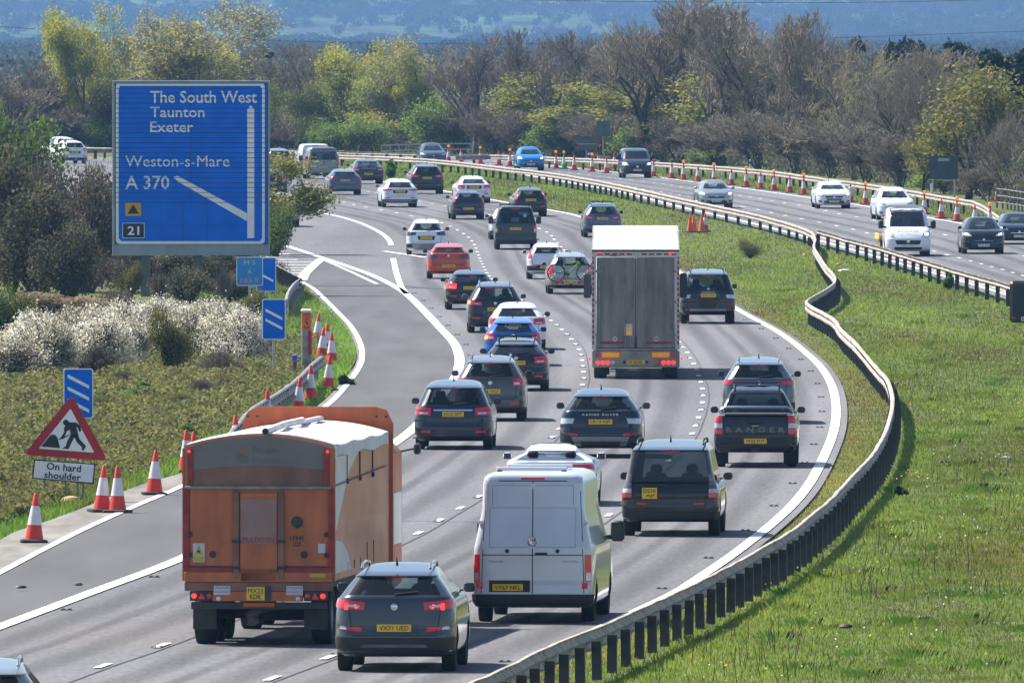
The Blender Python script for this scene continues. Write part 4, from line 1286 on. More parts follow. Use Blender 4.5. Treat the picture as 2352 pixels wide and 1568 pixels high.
        if grille != 'slim': b.patch(root, 'grille_bar', CHROME, [(-h * .44, (gz0 + gz1) / 2 - .012), (h * .44, (gz0 + gz1) / 2 - .012), (h * .44, (gz0 + gz1) / 2 + .012), (-h * .44, (gz0 + gz1) / 2 + .012)], 'f', .02, 6, 1)
        b.patch(root, 'lower_intake', TRIM, [(-h * .62, g + .08), (h * .62, g + .08), (h * .55, .44), (-h * .55, .44)], 'f', .012)
        b.both(root, 'fog_lamp', TRIM, [(h * .70, g + .14), (h * .95, g + .16), (h * .95, .45), (h * .74, .44)], 'f', .012)
        plate_on(root, b, plate, .42, 'f', text=plate_text)
        q = b.surf('f', 0, (gz0 + gz1) / 2 + .06)
        MB().lathe([(.06, 0), (.06, -.015), (.045, -.022)], 14, 'y', (0, q.y + .006, q.z)).build('badge', CHROME, root, True)
        for sx in (-.35, .15):
            MB().tube([(sx, b.surf('f', sx, zb + .04).y + .03, zb + .05), (sx + .45, b.surf('f', sx + .45, zb + .08).y + .03, zb + .09)], .012, 5).build('wiper', TRIM, root)
    return root, b
# ---------------------------------------------------------------- cars seen from behind, nearest first
car('suv', 'silver car with roof rail cut off by the bottom left corner', -46, 1800, 4.4, 1.85, 1.66, P_SILG, rail=CHROME, plate=None, tint=GLD, zb=1.14)
r, b = car('suv', 'grey SUV nearest the camera with plate VX71 UED', 913, 1539, 4.45, 1.90, 1.68, P_SLATE, zb=1.18, g=.25, wr=.345, rw=(.14, .44), lights='wide', plate='VX71 UED', pz=.70, tint=GLS, rail=CHROME, bumper=.55, reflect=.0, badge=1.03, tum=.70, plate_w=.54, mirror_mat=P_DGREY, wrap=2)
b.both(r, 'fog_reflector', LRED, [(.50, .63), (.74, .66), (.76, .72), (.52, .71)], off=.018)
b.both(r, 'reversing_lamp', LWHT, [(.75, .665), (.90, .685), (.88, .73), (.77, .72)], off=.018)
b.both(r, 'lamp_ring', LREDON, [(.74, .985), (.80, .985), (.80, 1.085), (.74, 1.085)], off=.022, nu=2, nv=2)
b.both(r, 'lamp_ring', LREDON, [(.58, 1.0), (.62, 1.0), (.64, 1.07), (.60, 1.07)], off=.022, nu=2, nv=2)
b.patch(r, 'bumper_crease', P_GREY, [(-.55, .40), (.55, .40), (.48, .45), (-.48, .45)], off=.028, nu=8, nv=1)
r, b = car('coupe_car', 'low white sports coupe ahead of the tall white van', 1265, 1160, 4.7, 1.94, 1.30, P_WHITE, zb=.93, g=.16, rw=(.55, 1.55), ws=1.9, bon=1.35, tum=.60, lights='slim', plate=None, tint=GLS, wrap=2, antenna=False, wiper=False, spoiler=False, bumper=.38, reflect=0, lip=-.08)
b.patch(r, 'light_bar', LRED, [(-.86, .845), (.86, .845), (.86, .885), (-.86, .885)], off=.02, nu=12, nv=1)
r, b = car('suv', 'tall black SUV with offset two line plate DS10 AJF', 1543, 1229, 4.83, 1.95, 1.90, P_BLACK, zb=1.06, g=.30, wr=.385, rw=(.06, .13), ws=1.75, tum=.80, lights='disco', plate=None, tint=GLD, rc=(.16, .22), bumper=.50, reflect=0, lip=.05, rail=TRIM, wiper=True, dark_rim=True, bow=(.02, .1))
q = MB().box(-.56, -.26, -.02, .03, .76, .98).build('number_plate', PLY, r)
lettering('plate_lettering', 'DS10', q, (-.41, -.026, .92), .24, .075, INK, .01); lettering('plate_lettering', 'AJF', q, (-.39, -.026, .815), .19, .075, INK, .01)
b.both(r, 'reflector', LRED, [(.47, .64), (.68, .645), (.68, .675), (.47, .67)], off=.02)
b.patch(r, 'tailgate_step', TRIM, [(-.72, 1.00), (.0, 1.00), (-.06, 1.06), (-.72, 1.06)], off=.012)
b.patch(r, 'tailgate_step', TRIM, [(.10, .90), (.76, .90), (.76, .96), (.04, .96)], off=.012)
# pick-up with covered bed
r, b = car('pickup_truck', 'black pickup truck with RANGER lettering on the tailgate, plate VF22 FUT', 1737, 1071, 5.35, 1.90, 1.86, P_BLACK, zb=1.20, g=.36, wr=.39, rw=(1.62, 1.95), ws=2.2, bon=1.45, tum=.68, lights='pickup', plate='VF22 FUT', pz=.62, tint=GLS, deck=(1.60,), rc=(.12, .12), bow=(.01, .1), bumper=.72, reflect=0, wiper=False, spoiler=False, lip=.0, rail=TRIM, bars=True, wheelbase=3.22, rear_oh=1.18, dark_rim=True, cat='pickup truck')
lettering('tailgate_lettering', 'RANGER', r, (0, b.surf('r', 0, .88).y - .012, .88), 1.36, .12, M('tailgate_letters', (.16, .165, .175), .4), .02, spacing=1.7)
MB().box(-.72, .72, .02, 1.5, 1.215, 1.25, .015).build('bed_cover', TRIM, r)
MB().box(-.80, .80, .06, .10, 1.25, 1.275, .008).build('bed_cover_edge', CHROME, r)
MB().tube([(-.82, 1.45, 1.20), (-.80, 1.38, 1.33), (-.70, 1.35, 1.37), (.70, 1.35, 1.37), (.80, 1.38, 1.33), (.82, 1.45, 1.20)], .035, 8).build('sports_bar', CHROME, r, True)
MB().box(-.09, .09, -.012, .03, .95, 1.0, .02).build('badge', CHROME, r); MB().box(-.2, .2, -.02, .03, 1.03, 1.10, .01).build('tailgate_handle', TRIM, r)
for sx in (-1, 1): MB().box(sx * .80 - .16, sx * .80 + .16, .78, .80, .08, .55).build('mud_flap', TYRE, r)
MB().box(-.10, .10, -.10, .1, .38, .46).build('tow_bar', TRIM, r)
car('suv', 'grey SUV directly ahead of the black pickup', 1743, 972, 4.6, 1.86, 1.69, P_GREY, zb=1.16, rw=(.14, .40), lights='slim', plate='OX21 CPX', pz=.92, tint=GLD, rail=CHROME, bumper=.55, reflect=0, badge=1.06)
r, b = car('suv', 'dark SUV with RANGE ROVER lettering and plate LR13 DJF', 1381, 1050, 4.36, 1.93, 1.62, P_NAVY, zb=1.11, g=.24, wr=.36, rw=(.16, .46), tum=.70, lights='clear', plate='LR13 DJF', pz=.86, tint=GLD, bumper=.54, reflect=.0, skid=M('silver_skid', (.22, .23, .25), .4, .4), dark_rim=True, wrap=2, plate_w=.56)
b.both(r, 'reflector', LRED, [(.54, .53), (.78, .55), (.78, .60), (.54, .58)], off=.022)
lettering('tailgate_lettering', 'RANGE ROVER', r, (0, b.surf('r', 0, 1.03).y - .02, 1.03), .86, .045, CHROME, .01, spacing=1.3)
b.patch(r, 'diffuser', TRIM, [(-.42, .28), (.42, .28), (.48, .40), (-.48, .40)], off=.034)
r, b = car('people_carrier', 'dark grey people carrier with chrome strip and plate SG12 XFY', 1043, 1031, 4.77, 1.88, 1.66, P_NAVY, zb=1.05, g=.22, rw=(.12, .38), lights='mid', plate='SG12 XFY', pz=.86, tint=GLD, bumper=.30, reflect=.44, chrome=.955, tum=.74, ws=1.9)
car('suv', 'taupe grey SUV with roof rails behind the dark people carrier', 1127, 966, 4.43, 1.81, 1.68, P_TAUPE, zb=1.12, rw=(.12, .36), lights='block', plate='E64 YVZ', pz=.78, tint=GLS, rail=CHROME, bumper=.38, reflect=.46, badge=1.0)
car('estate_car', 'black estate car with roof bars and plate ending HZJ', 1186, 897, 4.63, 1.81, 1.46, P_BLACK, zb=1.00, g=.18, rw=(.12, .55), lights='mid', plate='VE68 HZJ', pz=.80, tint=GLD, rail=TRIM, bars=True, bumper=.32, reflect=.42, badge=.93)
car('estate_car', 'bright blue estate car with left indicator flashing', 1178, 840, 4.26, 1.73, 1.47, P_BLUE, zb=1.0, rw=(.12, .45), lights='block', plate='KX16 VDP', pz=.82, tint=GLS, lamp_on='left_amber', bumper=.34, reflect=.4, badge=.93)
car('hatchback_car', 'white hatchback just ahead of the bright blue estate', 1188, 803, 4.4, 1.82, 1.50, P_WHITE, zb=1.03, rw=(.13, .55), lights='mid', plate='WF19 EKT', pz=.85, tint=GLS, bumper=.34, mirror_mat=P_DGREY)
car('suv', 'black SUV with orange left indicator and roof rails', 1137, 764, 4.64, 1.84, 1.70, P_BLACK, zb=1.12, rw=(.13, .44), lights='wide', plate='WK17 FVA', pz=.80, tint=GLS, lamp_on='left_amber', rail=CHROME, bumper=.42, badge=1.0, mirror_mat=P_SILG)
car('hatchback_car', 'black hatchback braking behind the red hatchback', 1080, 711, 4.3, 1.79, 1.44, P_BLACK, zb=.99, rw=(.13, .55), lights='mid', plate='SC60 ZRX', pz=.80, tint=GLD, lamp_on='brake', bumper=.3, mirror_mat=P_DGREY)
car('hatchback_car', 'red hatchback with dark rear window', 1030, 640, 4.06, 1.76, 1.45, P_RED, zb=1.03, rw=(.14, .55), lights='smoke', plate='VEZ 5880', pz=.53, tint=GLD, bumper=.30, reflect=.0, badge=.95, wrap=2, mirror_mat=P_BLACK)
r, b = car('crossover_car', 'white crossover with black lower bumper, left of the line of traffic', 979, 586, 4.21, 1.79, 1.61, P_WHITE, zb=1.08, g=.23, rw=(.14, .45), lights='smoke', plate='SA70 MKY', pz=.78, tint=GLS, bumper=.52, skid=M('silver_skid', (.22, .23, .25), .4, .4), reflect=0, wrap=2, mirror_mat=P_BLACK)
car('hatchback_car', 'small white hatchback with upright red lamps left of the car with a bicycle', 1255, 641, 3.6, 1.60, 1.48, P_WHITE, zb=1.02, rw=(.10, .32), lights='pillar', plate='WM12 KZO', pz=.50, tint=GLS, bumper=.56, reflect=.52, bon=.8, ws=1.35, wiper=False)
r, b = car('estate_car', 'white estate car carrying a bicycle on its tow bar rack', 1309, 675, 4.4, 1.77, 1.60, P_BEIGE, zb=1.06, rw=(.10, .30), lights='tall', plate=None, tint=GLS, bumper=.36, reflect=.42, rail=CHROME)
ESTATE = r
car('suv', 'black four by four with spare wheel cover right of the articulated trailer', 1625, 743, 4.9, 1.88, 1.87, P_BLACK, zb=1.18, g=.32, wr=.38, rw=(.08, .22), lights='clear', plate=None, tint=GLD, rail=TRIM, bumper=.0, reflect=.50, rc=(.18, .24), tum=.76, wiper=False, dark_rim=True)
r = bpy.context.scene.collection.objects[-1]
PAJ = [o for o in COL.objects if o.get('label', '').startswith('black four by four')][0]
MB().lathe([(.02, -.16), (.30, -.16), (.36, -.12), (.38, -.02), (.34, .0)], 26, 'y', (0, -.16, .92)).build('spare_wheel_cover', P_BLACK, PAJ, True)
q = MB().box(-.26, .26, -.19, -.165, .93, 1.05).build('number_plate', PLY, PAJ); lettering('plate_lettering', 'HV12 FYD', q, (0, -.195, .99), .44, .07, INK, .01)
MB().box(-.62, .62, -.05, .05, .44, .54, .02).build('rear_step', M('silver_skid', (.22, .23, .25), .4, .4), PAJ)
for sx in (-1, 1): MB().box(sx * .78 - .14, sx * .78 + .14, .58, .60, .08, .45).build('mud_flap', TYRE, PAJ)
lettering('lettering', 'SHOGUN', PAJ, (0, -.185, 1.10), .42, .05, CHROME, .01, spacing=1.3)
MB().prism([(-.05, 1.19), (.05, 1.19), (0, 1.27)], -.19, -.165).build('badge', CHROME, PAJ)

car('suv', 'blue grey SUV with roof bars beyond the articulated trailer', 1383, 545, 4.38, 1.84, 1.62, P_BGREY, zb=1.08, rw=(.12, .42), lights='wide', plate='YP20 XAF', pz=.90, tint=GLS, rail=CHROME, bars=True, bumper=.42, reflect=.46, mirror_mat=P_BLACK)
car('hatchback_car', 'black hatchback with upright red lamps beside the median grass', 1217, 497, 3.95, 1.72, 1.47, P_BLACK, zb=1.0, rw=(.12, .40), lights='pillar', plate='FN58 KDA', pz=.84, tint=GLS, bumper=.3, bon=.9, ws=1.5)
car('hatchback_car', 'small blue black hatchback in the middle of the road beyond the van', 1074, 504, 3.8, 1.66, 1.46, P_NAVY, zb=1.02, rw=(.10, .34), lights='pillar', plate='RV09 DLK', pz=.55, tint=GLS, bumper=.3, bon=.85, ws=1.4)
car('saloon_car', 'white saloon car in the right lane below the median barrier', 1087, 466, 4.63, 1.81, 1.43, P_WHITE, zb=.98, rw=(.5, 1.15), deck=(.48,), lights='mid', plate='RJ66 KVE', pz=.84, tint=GLS, bumper=.3, wrap=1, mirror_mat=P_BLACK)
car('suv', 'black SUV with red lamps above the white estate', 979, 445.5, 4.7, 1.90, 1.68, P_BLACK, zb=1.13, rw=(.13, .44), lights='wide', plate='GL18 YDZ', pz=.90, tint=GLD, bumper=.42, rail=CHROME)
car('estate_car', 'white estate car in the centre lane left of the small dark hatchback', 917, 476, 4.75, 1.85, 1.48, P_WHITE, zb=1.0, rw=(.12, .60), lights='slim', plate='AT67 DHX', pz=.82, tint=GLD, bumper=.42, skid=M('silver_skid', (.22, .23, .25), .4, .4), mirror_mat=P_SILG)
car('estate_car', 'blue grey estate car behind the grey passenger van', 791, 448, 4.73, 1.85, 1.45, P_BGREY, zb=.98, rw=(.12, .60), lights='slim', plate='GT17 FFZ', pz=.82, tint=GLD, bumper=.30, reflect=.38)
car('hatchback_car', 'dark long hatchback with silver roof right of the grey passenger van', 844, 422.5, 4.85, 1.86, 1.49, P_NAVY, zb=1.02, rw=(.35, 1.15), lights='mid', plate='LT61 KNG', pz=.60, tint=GLS, bumper=.3, chrome=.93, wrap=1)
car('people_carrier', 'brown people carrier half hidden by the right edge of the big sign', 640, 400, 4.45, 1.83, 1.64, P_BROWN, zb=1.08, rw=(.12, .36), lights='tall', plate='VN15 OHT', pz=.72, tint=GLD, bumper=.3)
SLIPH = None
car('hatchback_car', 'dark car on the slip road beside the sign, upper of two', 622, 450, 4.2, 1.78, 1.50, P_NAVY, zb=1.02, lights='block', plate='BD18 XWL', tint=GLD)
car('people_carrier', 'silver car on the slip road behind the twiggy bush', 645, 521, 4.4, 1.82, 1.66, P_SILVER, zb=1.08, lights='block', plate='KP14 TNY', tint=GLD)
car('suv', 'white SUV on the far left bend of the road', 167, 376, 4.4, 1.84, 1.62, P_WHITE, zb=1.08, lights='block', plate='HG19 AEO', tint=GLD, yaw=-.25)
car('suv', 'white car roof just visible beyond the white SUV at the far left', 147, 366, 4.4, 1.84, 1.62, P_WHITE, zb=1.08, lights='block', plate='LM20 RVU', tint=GLD, yaw=-.25)
car('hatchback_car', 'white car mostly hidden in front of the black minibus van', 1167, 550, 4.1, 1.78, 1.48, P_WHITE, zb=1.0, lights='block', plate='HK65 LBE', tint=GLD, mirror_mat=P_BLACK)

# ---------------------------------------------------------------- cars coming towards the camera
GO = 'oncoming vehicles'
car('hatchback_car', 'silver blue oncoming car in front of the parapet railing', 994, 381, 4.4, 1.79, 1.55, P_BGREY, front=True, plate='KF16 UJO', headon=False, group=GO, zb=1.02, grille='slim')
car('crossover_car', 'bright blue oncoming crossover among the cones', 1218, 392, 4.17, 1.80, 1.57, P_LBLUE, front=True, plate='VU19 KGE', headon=True, group=GO, zb=1.04, bumper=.4)
car('hatchback_car', 'silver oncoming hatchback close to the median barrier', 1643, 478, 4.37, 1.81, 1.49, P_SILVER, front=True, plate='WJ17 HVB', headon=True, group=GO, zb=1.0, grille='slim')
car('hatchback_car', 'white oncoming hatchback with star badge grille', 1913, 479, 4.3, 1.80, 1.44, P_WHITE, front=True, plate='YS14 JKZ', headon=True, group=GO, zb=.99, grille='wide')
car('suv', 'white oncoming SUV behind the recovery truck', 2055, 505, 4.6, 1.88, 1.66, P_WHITE, front=True, plate='RE68 VTO', headon=False, group=GO, zb=1.10, grille='wide')
car('suv', 'black oncoming SUV with lit headlamps right of the recovery truck', 2257, 583, 4.73, 1.90, 1.67, P_BLACK, front=True, plate='RL72 EGJ', headon=True, group=GO, zb=1.12, grille='kidney')
car('saloon_car', 'dark oncoming car cut off by the right edge of the picture', 2338, 561, 4.7, 1.84, 1.47, P_NAVY, front=True, plate='PF15 UMC', headon=False, group=GO, zb=1.0, grille='wide')

# ---------------------------------------------------------------- vans
def van_rows(L, W, H, g, zb, bon, ws, zc, Ra, tum=.86, z1=None, lean=.06):
    h = W / 2; zl = zc + Ra + .06
    R_ = [(g, .10, L - .18, h - .08), (g + .07, .02, L - .07, h - .02)]
    for z in arch_rows(zc, Ra):
        if z > g + .1: R_.append((z, 0.0 if z < .5 else .025, L if z < .62 else L - .03, h - (.008 if z < .45 else 0)))
    z0 = zb + .06; z1 = z1 or min(zb + .62, H - .2)
    R_ += [(zl, .03, L - .06, h), (zb - .15, .035, L - .30, h - .005), (zb - .03, .04, L - bon * .7, h - .012), (zb + .02, .045, L - bon, h - .02), (z0, .05, L - bon - .05, h - .03)]
    for t in (.33, .66, 1.0):
        z = z0 + (z1 - z0) * t
        R_.append((z, .05 + lean * t, L - bon - .05 - (ws - bon) * t, h - .03 - (h * (1 - tum) - .03) * t))
    if H - .12 > z1 + .06:
        R_.append((H - .22 if H - .22 > z1 + .03 else z1 + .04, .06 + lean, L - ws - .15, h * tum - .01))
    R_ += [(H - .10, .08 + lean, L - ws - .35, h * tum - .04), (H - .05, .12 + lean, L - ws - .55, h * tum - .10), (H - .012, .25 + lean, L - ws - .8, h * tum - .20), (H, .6 + lean, L - ws - 1.2, h * tum - .40)]
    return R_, (z0, z1)
def van(label, px, py, L, W, H, pm, zb, plate_txt, pz, wr=.34, front=False, rear_glass=None, sides=None, smat=None, g=.26, lamp=(.86, .62, 1.25), bon=.95, ws=1.6, tum=.86, name='panel_van', lean=.06, yaw=None, wheelbase=None, rear_oh=None, headon=False, plate_x=0.0, z1=None, bumper=.46, cat='van', group='vans in the traffic', rc=(.14, .16), doors=True, plate=True, hlift=0):
    zc = wr; Ra = wr + .05
    rows, wb = van_rows(L, W, H, g, zb, bon, ws, zc, Ra, tum, z1, lean)
    wheelbase = wheelbase or L * .6; oh = rear_oh or (L - wheelbase) * .52
    b = Body(rows, L, rc, (.4, .42), (.015, .12), (oh, oh + wheelbase), Ra, zc, wb, frac=[0, .03, .16, .29, .42, .47, .58, .70, .80, .96, 1])
    p, hd = place(px, py, front, yaw)
    fwd = Vector((math.sin(hd), math.cos(hd), 0))
    loc, rz = (p + fwd * (oh + wheelbase), math.pi - hd) if front else (p - fwd * oh, -hd)
    root = empty(name, (loc.x, loc.y, zp(p.y) + hlift), rz, label, cat, group)
    root.rotation_euler = (math.atan2(zp(p.y + 6) - zp(p.y - 6), 12) * (-1 if front else 1), 0, rz)
    gs = {'front': GLF, 'sides': sides if sides is not None else {'b': (8, 9)}, 'smat': smat or GLD, 'wrap': 0}
    if rear_glass: gs['rear'] = rear_glass
    b.build(root, pm, gs)
    MB().box(-W / 2 + .22, W / 2 - .22, .2, L - .3, g - .01, .55).build('underbody', TRIM, root)
    MB().box(-W * .42, W * .42, .25, L - ws + .2, zb - .2, zb - .1).build('cabin_floor', DARKIN, root)
    for x in (-.42, .42):
        MB().box(x - .24, x + .24, L - ws - .5, L - ws - .34, zb - .1, zb + .42, .06).build('seat', SEATM, root, True)
    for y in (oh, oh + wheelbase):
        for sx in (-1, 1): add_wheel(root, sx * (W / 2 - .135), y, wr, .23, sx, True)
    mirrors(root, b, L - ws + .25, zb + .10, TRIM, True)
    h = W / 2
    b.both(root, 'tail_lamp', LRED, [(h * lamp[0], lamp[1]), (h + .0, lamp[1]), (h - .01, lamp[2]), (h * lamp[0], lamp[2])], off=.016)
    b.both(root, 'reversing_lamp', LWHT, [(h * (lamp[0] + .02), lamp[1] + .02), (h - .02, lamp[1] + .02), (h - .02, lamp[1] + .15), (h * (lamp[0] + .02), lamp[1] + .15)], off=.022)
    if bumper: b.patch(root, 'rear_bumper', TRIM, [(-h - .2, g + .03), (h + .2, g + .03), (h + .2, bumper), (-h - .2, bumper)], off=.03, nu=18)
    if doors:
        b.patch(root, 'door_gap', DARKIN, [(-.008, bumper + .02), (.008, bumper + .02), (.008, H - .16), (-.008, H - .16)], off=.004, nu=1, nv=8, skirt=False)
        for sx in (-1, 1):
            b.patch(root, 'door_gap', DARKIN, [(sx * h * .86, bumper + .02), (sx * h * .86 + .012, bumper + .02), (sx * h * .80 + .012, H - .16), (sx * h * .80, H - .16)], off=.004, nu=1, nv=8, skirt=False)
        b.patch(root, 'door_gap', DARKIN, [(-h * .80, H - .165), (h * .80, H - .165), (h * .80, H - .15), (-h * .80, H - .15)], off=.004, nu=6, nv=1, skirt=False)
    if plate: plate_on(root, b, plate_txt, pz, x=plate_x)
    b.patch(root, 'brake_lamp', LRED, [(-.2, H - .135), (.2, H - .135), (.2, H - .105), (-.2, H - .105)], off=.016, nu=3, nv=1)
    if front:
        zf = zb - .24
        b.both(root, 'headlamp', HEADL, [(h * .58, zf - .16), (h + .12, zf - .10), (h + .14, zf + .08), (h * .66, zf - .0)], 'f', .014)
        if headon: b.both(root, 'lit_lamp', HEADON, [(h * .74, zf - .08), (h * .92, zf - .08), (h * .92, zf + .01), (h * .74, zf + .0)], 'f', .024, 3, 2)
        b.patch(root, 'grille', TRIM, [(-h * .5, .55), (h * .5, .55), (h * .56, .74), (-h * .56, .74)], 'f', .014)
        b.patch(root, 'lower_intake', TRIM, [(-h * .6, g + .06), (h * .6, g + .06), (h * .6, .44), (-h * .6, .44)], 'f', .014)
        plate_on(root, b, plate_txt, .50, 'f')
        q = b.surf('f', 0, .70)
        MB().lathe([(.08, 0), (.08, -.015), (.06, -.022)], 16, 'y', (0, q.y + .01, .70)).build('badge', CHROME, root, True)
    return root, b
# tall white van, nearest
VW_, vb = van('tall white panel van with round badge, plate VX67 NKL', 1234, 1426, 5.99, 2.04, 2.59, P_CRAFT, 1.30, 'VX67 NKL', .62, wr=.345, lamp=(.88, .72, 1.18), g=.28, plate_x=-.42, z1=1.95, lean=.12, wheelbase=3.64, rear_oh=1.25, bumper=.50)
vb.patch(VW_, 'plate_recess', TRIM, [(-.74, .54), (-.04, .54), (-.04, .74), (-.74, .74)], off=.008)
for sx in (-1, 1):
    for z0, z1 in ((1.30, 1.98), (2.02, 2.36)):
        x0, x1 = (.05, .74 - (z0 - 1.3) * .06)
        w = .010
        def ln(a, b_, c, d): vb.patch(VW_, 'panel_crease', GREYS, [(sx * a, c), (sx * b_, c), (sx * b_, d), (sx * a, d)] if sx > 0 else [(-b_, c), (-a, c), (-a, d), (-b_, d)], off=.004, nu=3, nv=3, skirt=False)
        if z0 < 2: ln(x0, x1, z0, z0 + w)
        ln(x0, x1, z1 - w, z1); ln(x1 - w, x1, z0, z1)
    q = vb.surf('r', sx * .43, 1.24)
    MB().lathe([(.035, 0), (.035, .02), (.02, .025)], 12, 'y', (q.x, q.y - .002, 1.24)).build('door_cap', TRIM, VW_, True)
    q = vb.surf('r', sx * .90, 1.72)
    MB().box(q.x - .06, q.x + .06, q.y - .03, q.y + .03, 1.69, 1.75, .01).build('hinge', CHROME, VW_)
    q = vb.surf('r', sx * .90, .80)
    MB().box(q.x - .05, q.x + .05, q.y - .02, q.y + .03, .60, .70, .01).build('reflector', LRED, VW_)
vb.patch(VW_, 'waist_crease', DARKIN, [(-.86, 1.165), (.86, 1.165), (.86, 1.18), (-.86, 1.18)], off=.005, nu=8, nv=1, skirt=False)
q = vb.surf('r', 0, 1.40)
MB().lathe([(.085, 0), (.085, .015), (.075, .022), (.072, .015), (.068, .012)], 24, 'y', (0, q.y - .004, 1.40)).build('badge_ring', CHROME, VW_, True)
bd = MB()
for a, c in (((-.045, 1.455), (-.012, 1.405)), ((.045, 1.455), (.012, 1.405)), ((-.06, 1.42), (-.03, 1.345)), ((-.03, 1.345), (0, 1.395)), ((0, 1.395), (.03, 1.345)), ((.03, 1.345), (.06, 1.42)), ((-.012, 1.405), (.012, 1.405))):
    bd.tube([(a[0], q.y - .028, a[1]), (c[0], q.y - .028, c[1])], .007, 5)
bd.build('badge_letters', CHROME, VW_)
MB().box(.04, .26, q.y - .05, q.y - .01, 1.175, 1.215, .015).build('door_handle', TRIM, VW_)
MB().box(-.66, .56, .62, .70, 2.60, 2.66, .015).build('roof_bar', P_CRAFT, VW_)
MB().box(-.62, .52, 2.6, 2.68, 2.60, 2.66, .015).build('roof_bar', P_CRAFT, VW_)
for sx in (-.6, .5): MB().box(sx - .04, sx + .04, .62, .70, 2.50, 2.60).build('roof_bar_foot', TRIM, VW_)
lettering('lettering', 'CRAFTER', VW_, (-.62, vb.surf('r', -.62, 1.06).y - .012, 1.06), .26, .035, GREYS, .01); lettering('lettering', '4MOTION', VW_, (.64, vb.surf('r', .64, 1.06).y - .012, 1.06), .26, .035, GREYS, .01)
# black minibus van
r, b = van('black minibus van with tinted windows and a blue flower sticker', 1184, 573, 4.9, 1.92, 1.98, P_BLACK, 1.15, 'LS05 DMB', .96, lamp=(.86, .80, 1.08), rear_glass=GLD, sides={'a': (1, 4), 'c': (5, 7), 'b': (8, 9)}, tum=.82, lean=.14, z1=1.72, doors=False)
o = MB()
for k in range(6):
    a = 2 * math.pi * k / 6; q = b.surf('r', .42, 1.56)
    o.tube([(q.x, q.y - .03, q.z), (q.x + .09 * math.cos(a), q.y - .03, q.z + .09 * math.sin(a))], [.012, .028], 6)
o.build('flower_sticker', M('sticker_blue', (.25, .55, .75), .5), r)
rails(r, b, 4.9, 1.98, .6, 3.2, TRIM, True)
# grey passenger van, far
van('grey passenger van with wide rear windows ahead of the traffic', 740, 411, 5.0, 1.95, 1.97, P_VAN, 1.12, 'GX67 HKR', .72, lamp=(.90, .70, 1.30), rear_glass=GLD, sides={'a': (1, 4), 'c': (5, 7), 'b': (8, 9)}, z1=1.70, bumper=.36)
van('white van mostly hidden ahead of the grey passenger van', 722, 403, 5.0, 1.95, 2.0, P_WHITE, 1.12, 'FY18 OLT', .72, lamp=(.90, .70, 1.30), bumper=.36)
van('dark nosed small van with lit headlamps among the far cones', 1462, 409, 4.4, 1.83, 1.84, P_DGREY, 1.16, 'CL67 VHK', .6, front=True, headon=True, bon=1.0, ws=1.65, z1=1.66, name='small_van', group=GO)

# ---------------------------------------------------------------- white recovery truck, oncoming
r, b = van('white oncoming recovery truck lettered A J AUTOS', 2084, 589, 3.3, 2.05, 2.20, P_WHITE, 1.28, 'RJ62 YDM', .5, front=True, headon=True, bon=.8, ws=1.35, z1=1.98, wheelbase=2.0, rear_oh=.45, name='recovery_truck', cat='recovery truck', group=GO, wr=.36, doors=False)
r2 = r
lettering('lettering', 'A J AUTOS', r, (0, b.surf('f', 0, 1.12).y + .03, 1.13), .92, .10, INK, .012, back=True, spacing=1.2)
lettering('lettering', 'RESCUE', r, (0, b.surf('f', 0, 2.02).y + .06, 2.03), .46, .07, WHITE, .01, back=True)
b.patch(r, 'sun_strip', TRIM, [(-.82, 1.98), (.82, 1.98), (.80, 2.08), (-.80, 2.08)], 'f', .02)
MB().box(-.85, .85, 1.1, 1.35, 2.20, 2.29, .03).build('light_bar', M('amber_bar', (.35, .34, .33), .3), r)
YB = M('truck_yellow', (.62, .42, .10), .6)
MB().box(-1.1, 1.1, -3.9, .1, .78, .92, .02).build('flatbed', STEELDULL, r)
for sx in (-1, 1):
    MB().box(sx * 1.12 - .04, sx * 1.12 + .04, -3.9, .1, .74, .98).build('bed_side', YB, r)
    MB().tube([(sx * 1.0, -2.6 + .55 * math.cos(a), .36 + .52 * math.sin(a)) for a in np.linspace(0, math.pi, 9)], .06, 6).build('mudguard', YB, r)
    for y in (-2.6,): add_wheel(r, sx * .92, y, .36, .24, sx, True)
MB().box(-.4, .4, -3.6, 1, .45, .75).build('chassis', TRIM, r)

# ---------------------------------------------------------------- the bicycle on the rack
rack = [o for o in COL.objects if o.get('label', '').startswith('white estate car carrying')][0]
MB().box(-.58, .58, -.52, -.42, .42, .50, .01).build('bicycle_rack', TRIM, rack)
MB().box(-.05, .05, -.45, .2, .36, .44).build('rack_arm', TRIM, rack)
q = MB().box(-.26, .26, -.55, -.525, .42, .53).build('number_plate', PLY, rack); lettering('plate_lettering', 'PF59 TGX', q, (0, -.556, .475), .44, .07, INK, .01)
for sx in (-1, 1): MB().box(sx * .42 - .09, sx * .42 + .09, -.55, -.52, .42, .54).build('rack_lamp', LRED, rack)
wm = rack.rotation_euler.z
bk = empty('bicycle', rack.location, wm, 'lime green mountain bike strapped across the back of the white estate car', 'bicycle')
GRN = M('bike_green', (.22, .42, .03), .35, coat=.5)
BY = -.47
for x in (-.56, .56):
    t = MB()
    rg = [(x + .33 * math.cos(a), BY, .83 + .33 * math.sin(a)) for a in np.linspace(0, 2 * math.pi, 29)]
    w_ = t.tube(rg, .027, 6, False).build('wheel', TYRE, bk, True)
    s_ = MB()
    for k in range(8):
        a = math.pi * k / 8
        s_.tube([(x - .31 * math.cos(a), BY, .83 - .31 * math.sin(a)), (x + .31 * math.cos(a), BY, .83 + .31 * math.sin(a))], .003, 3)
    s_.build('spokes', RIM, w_)
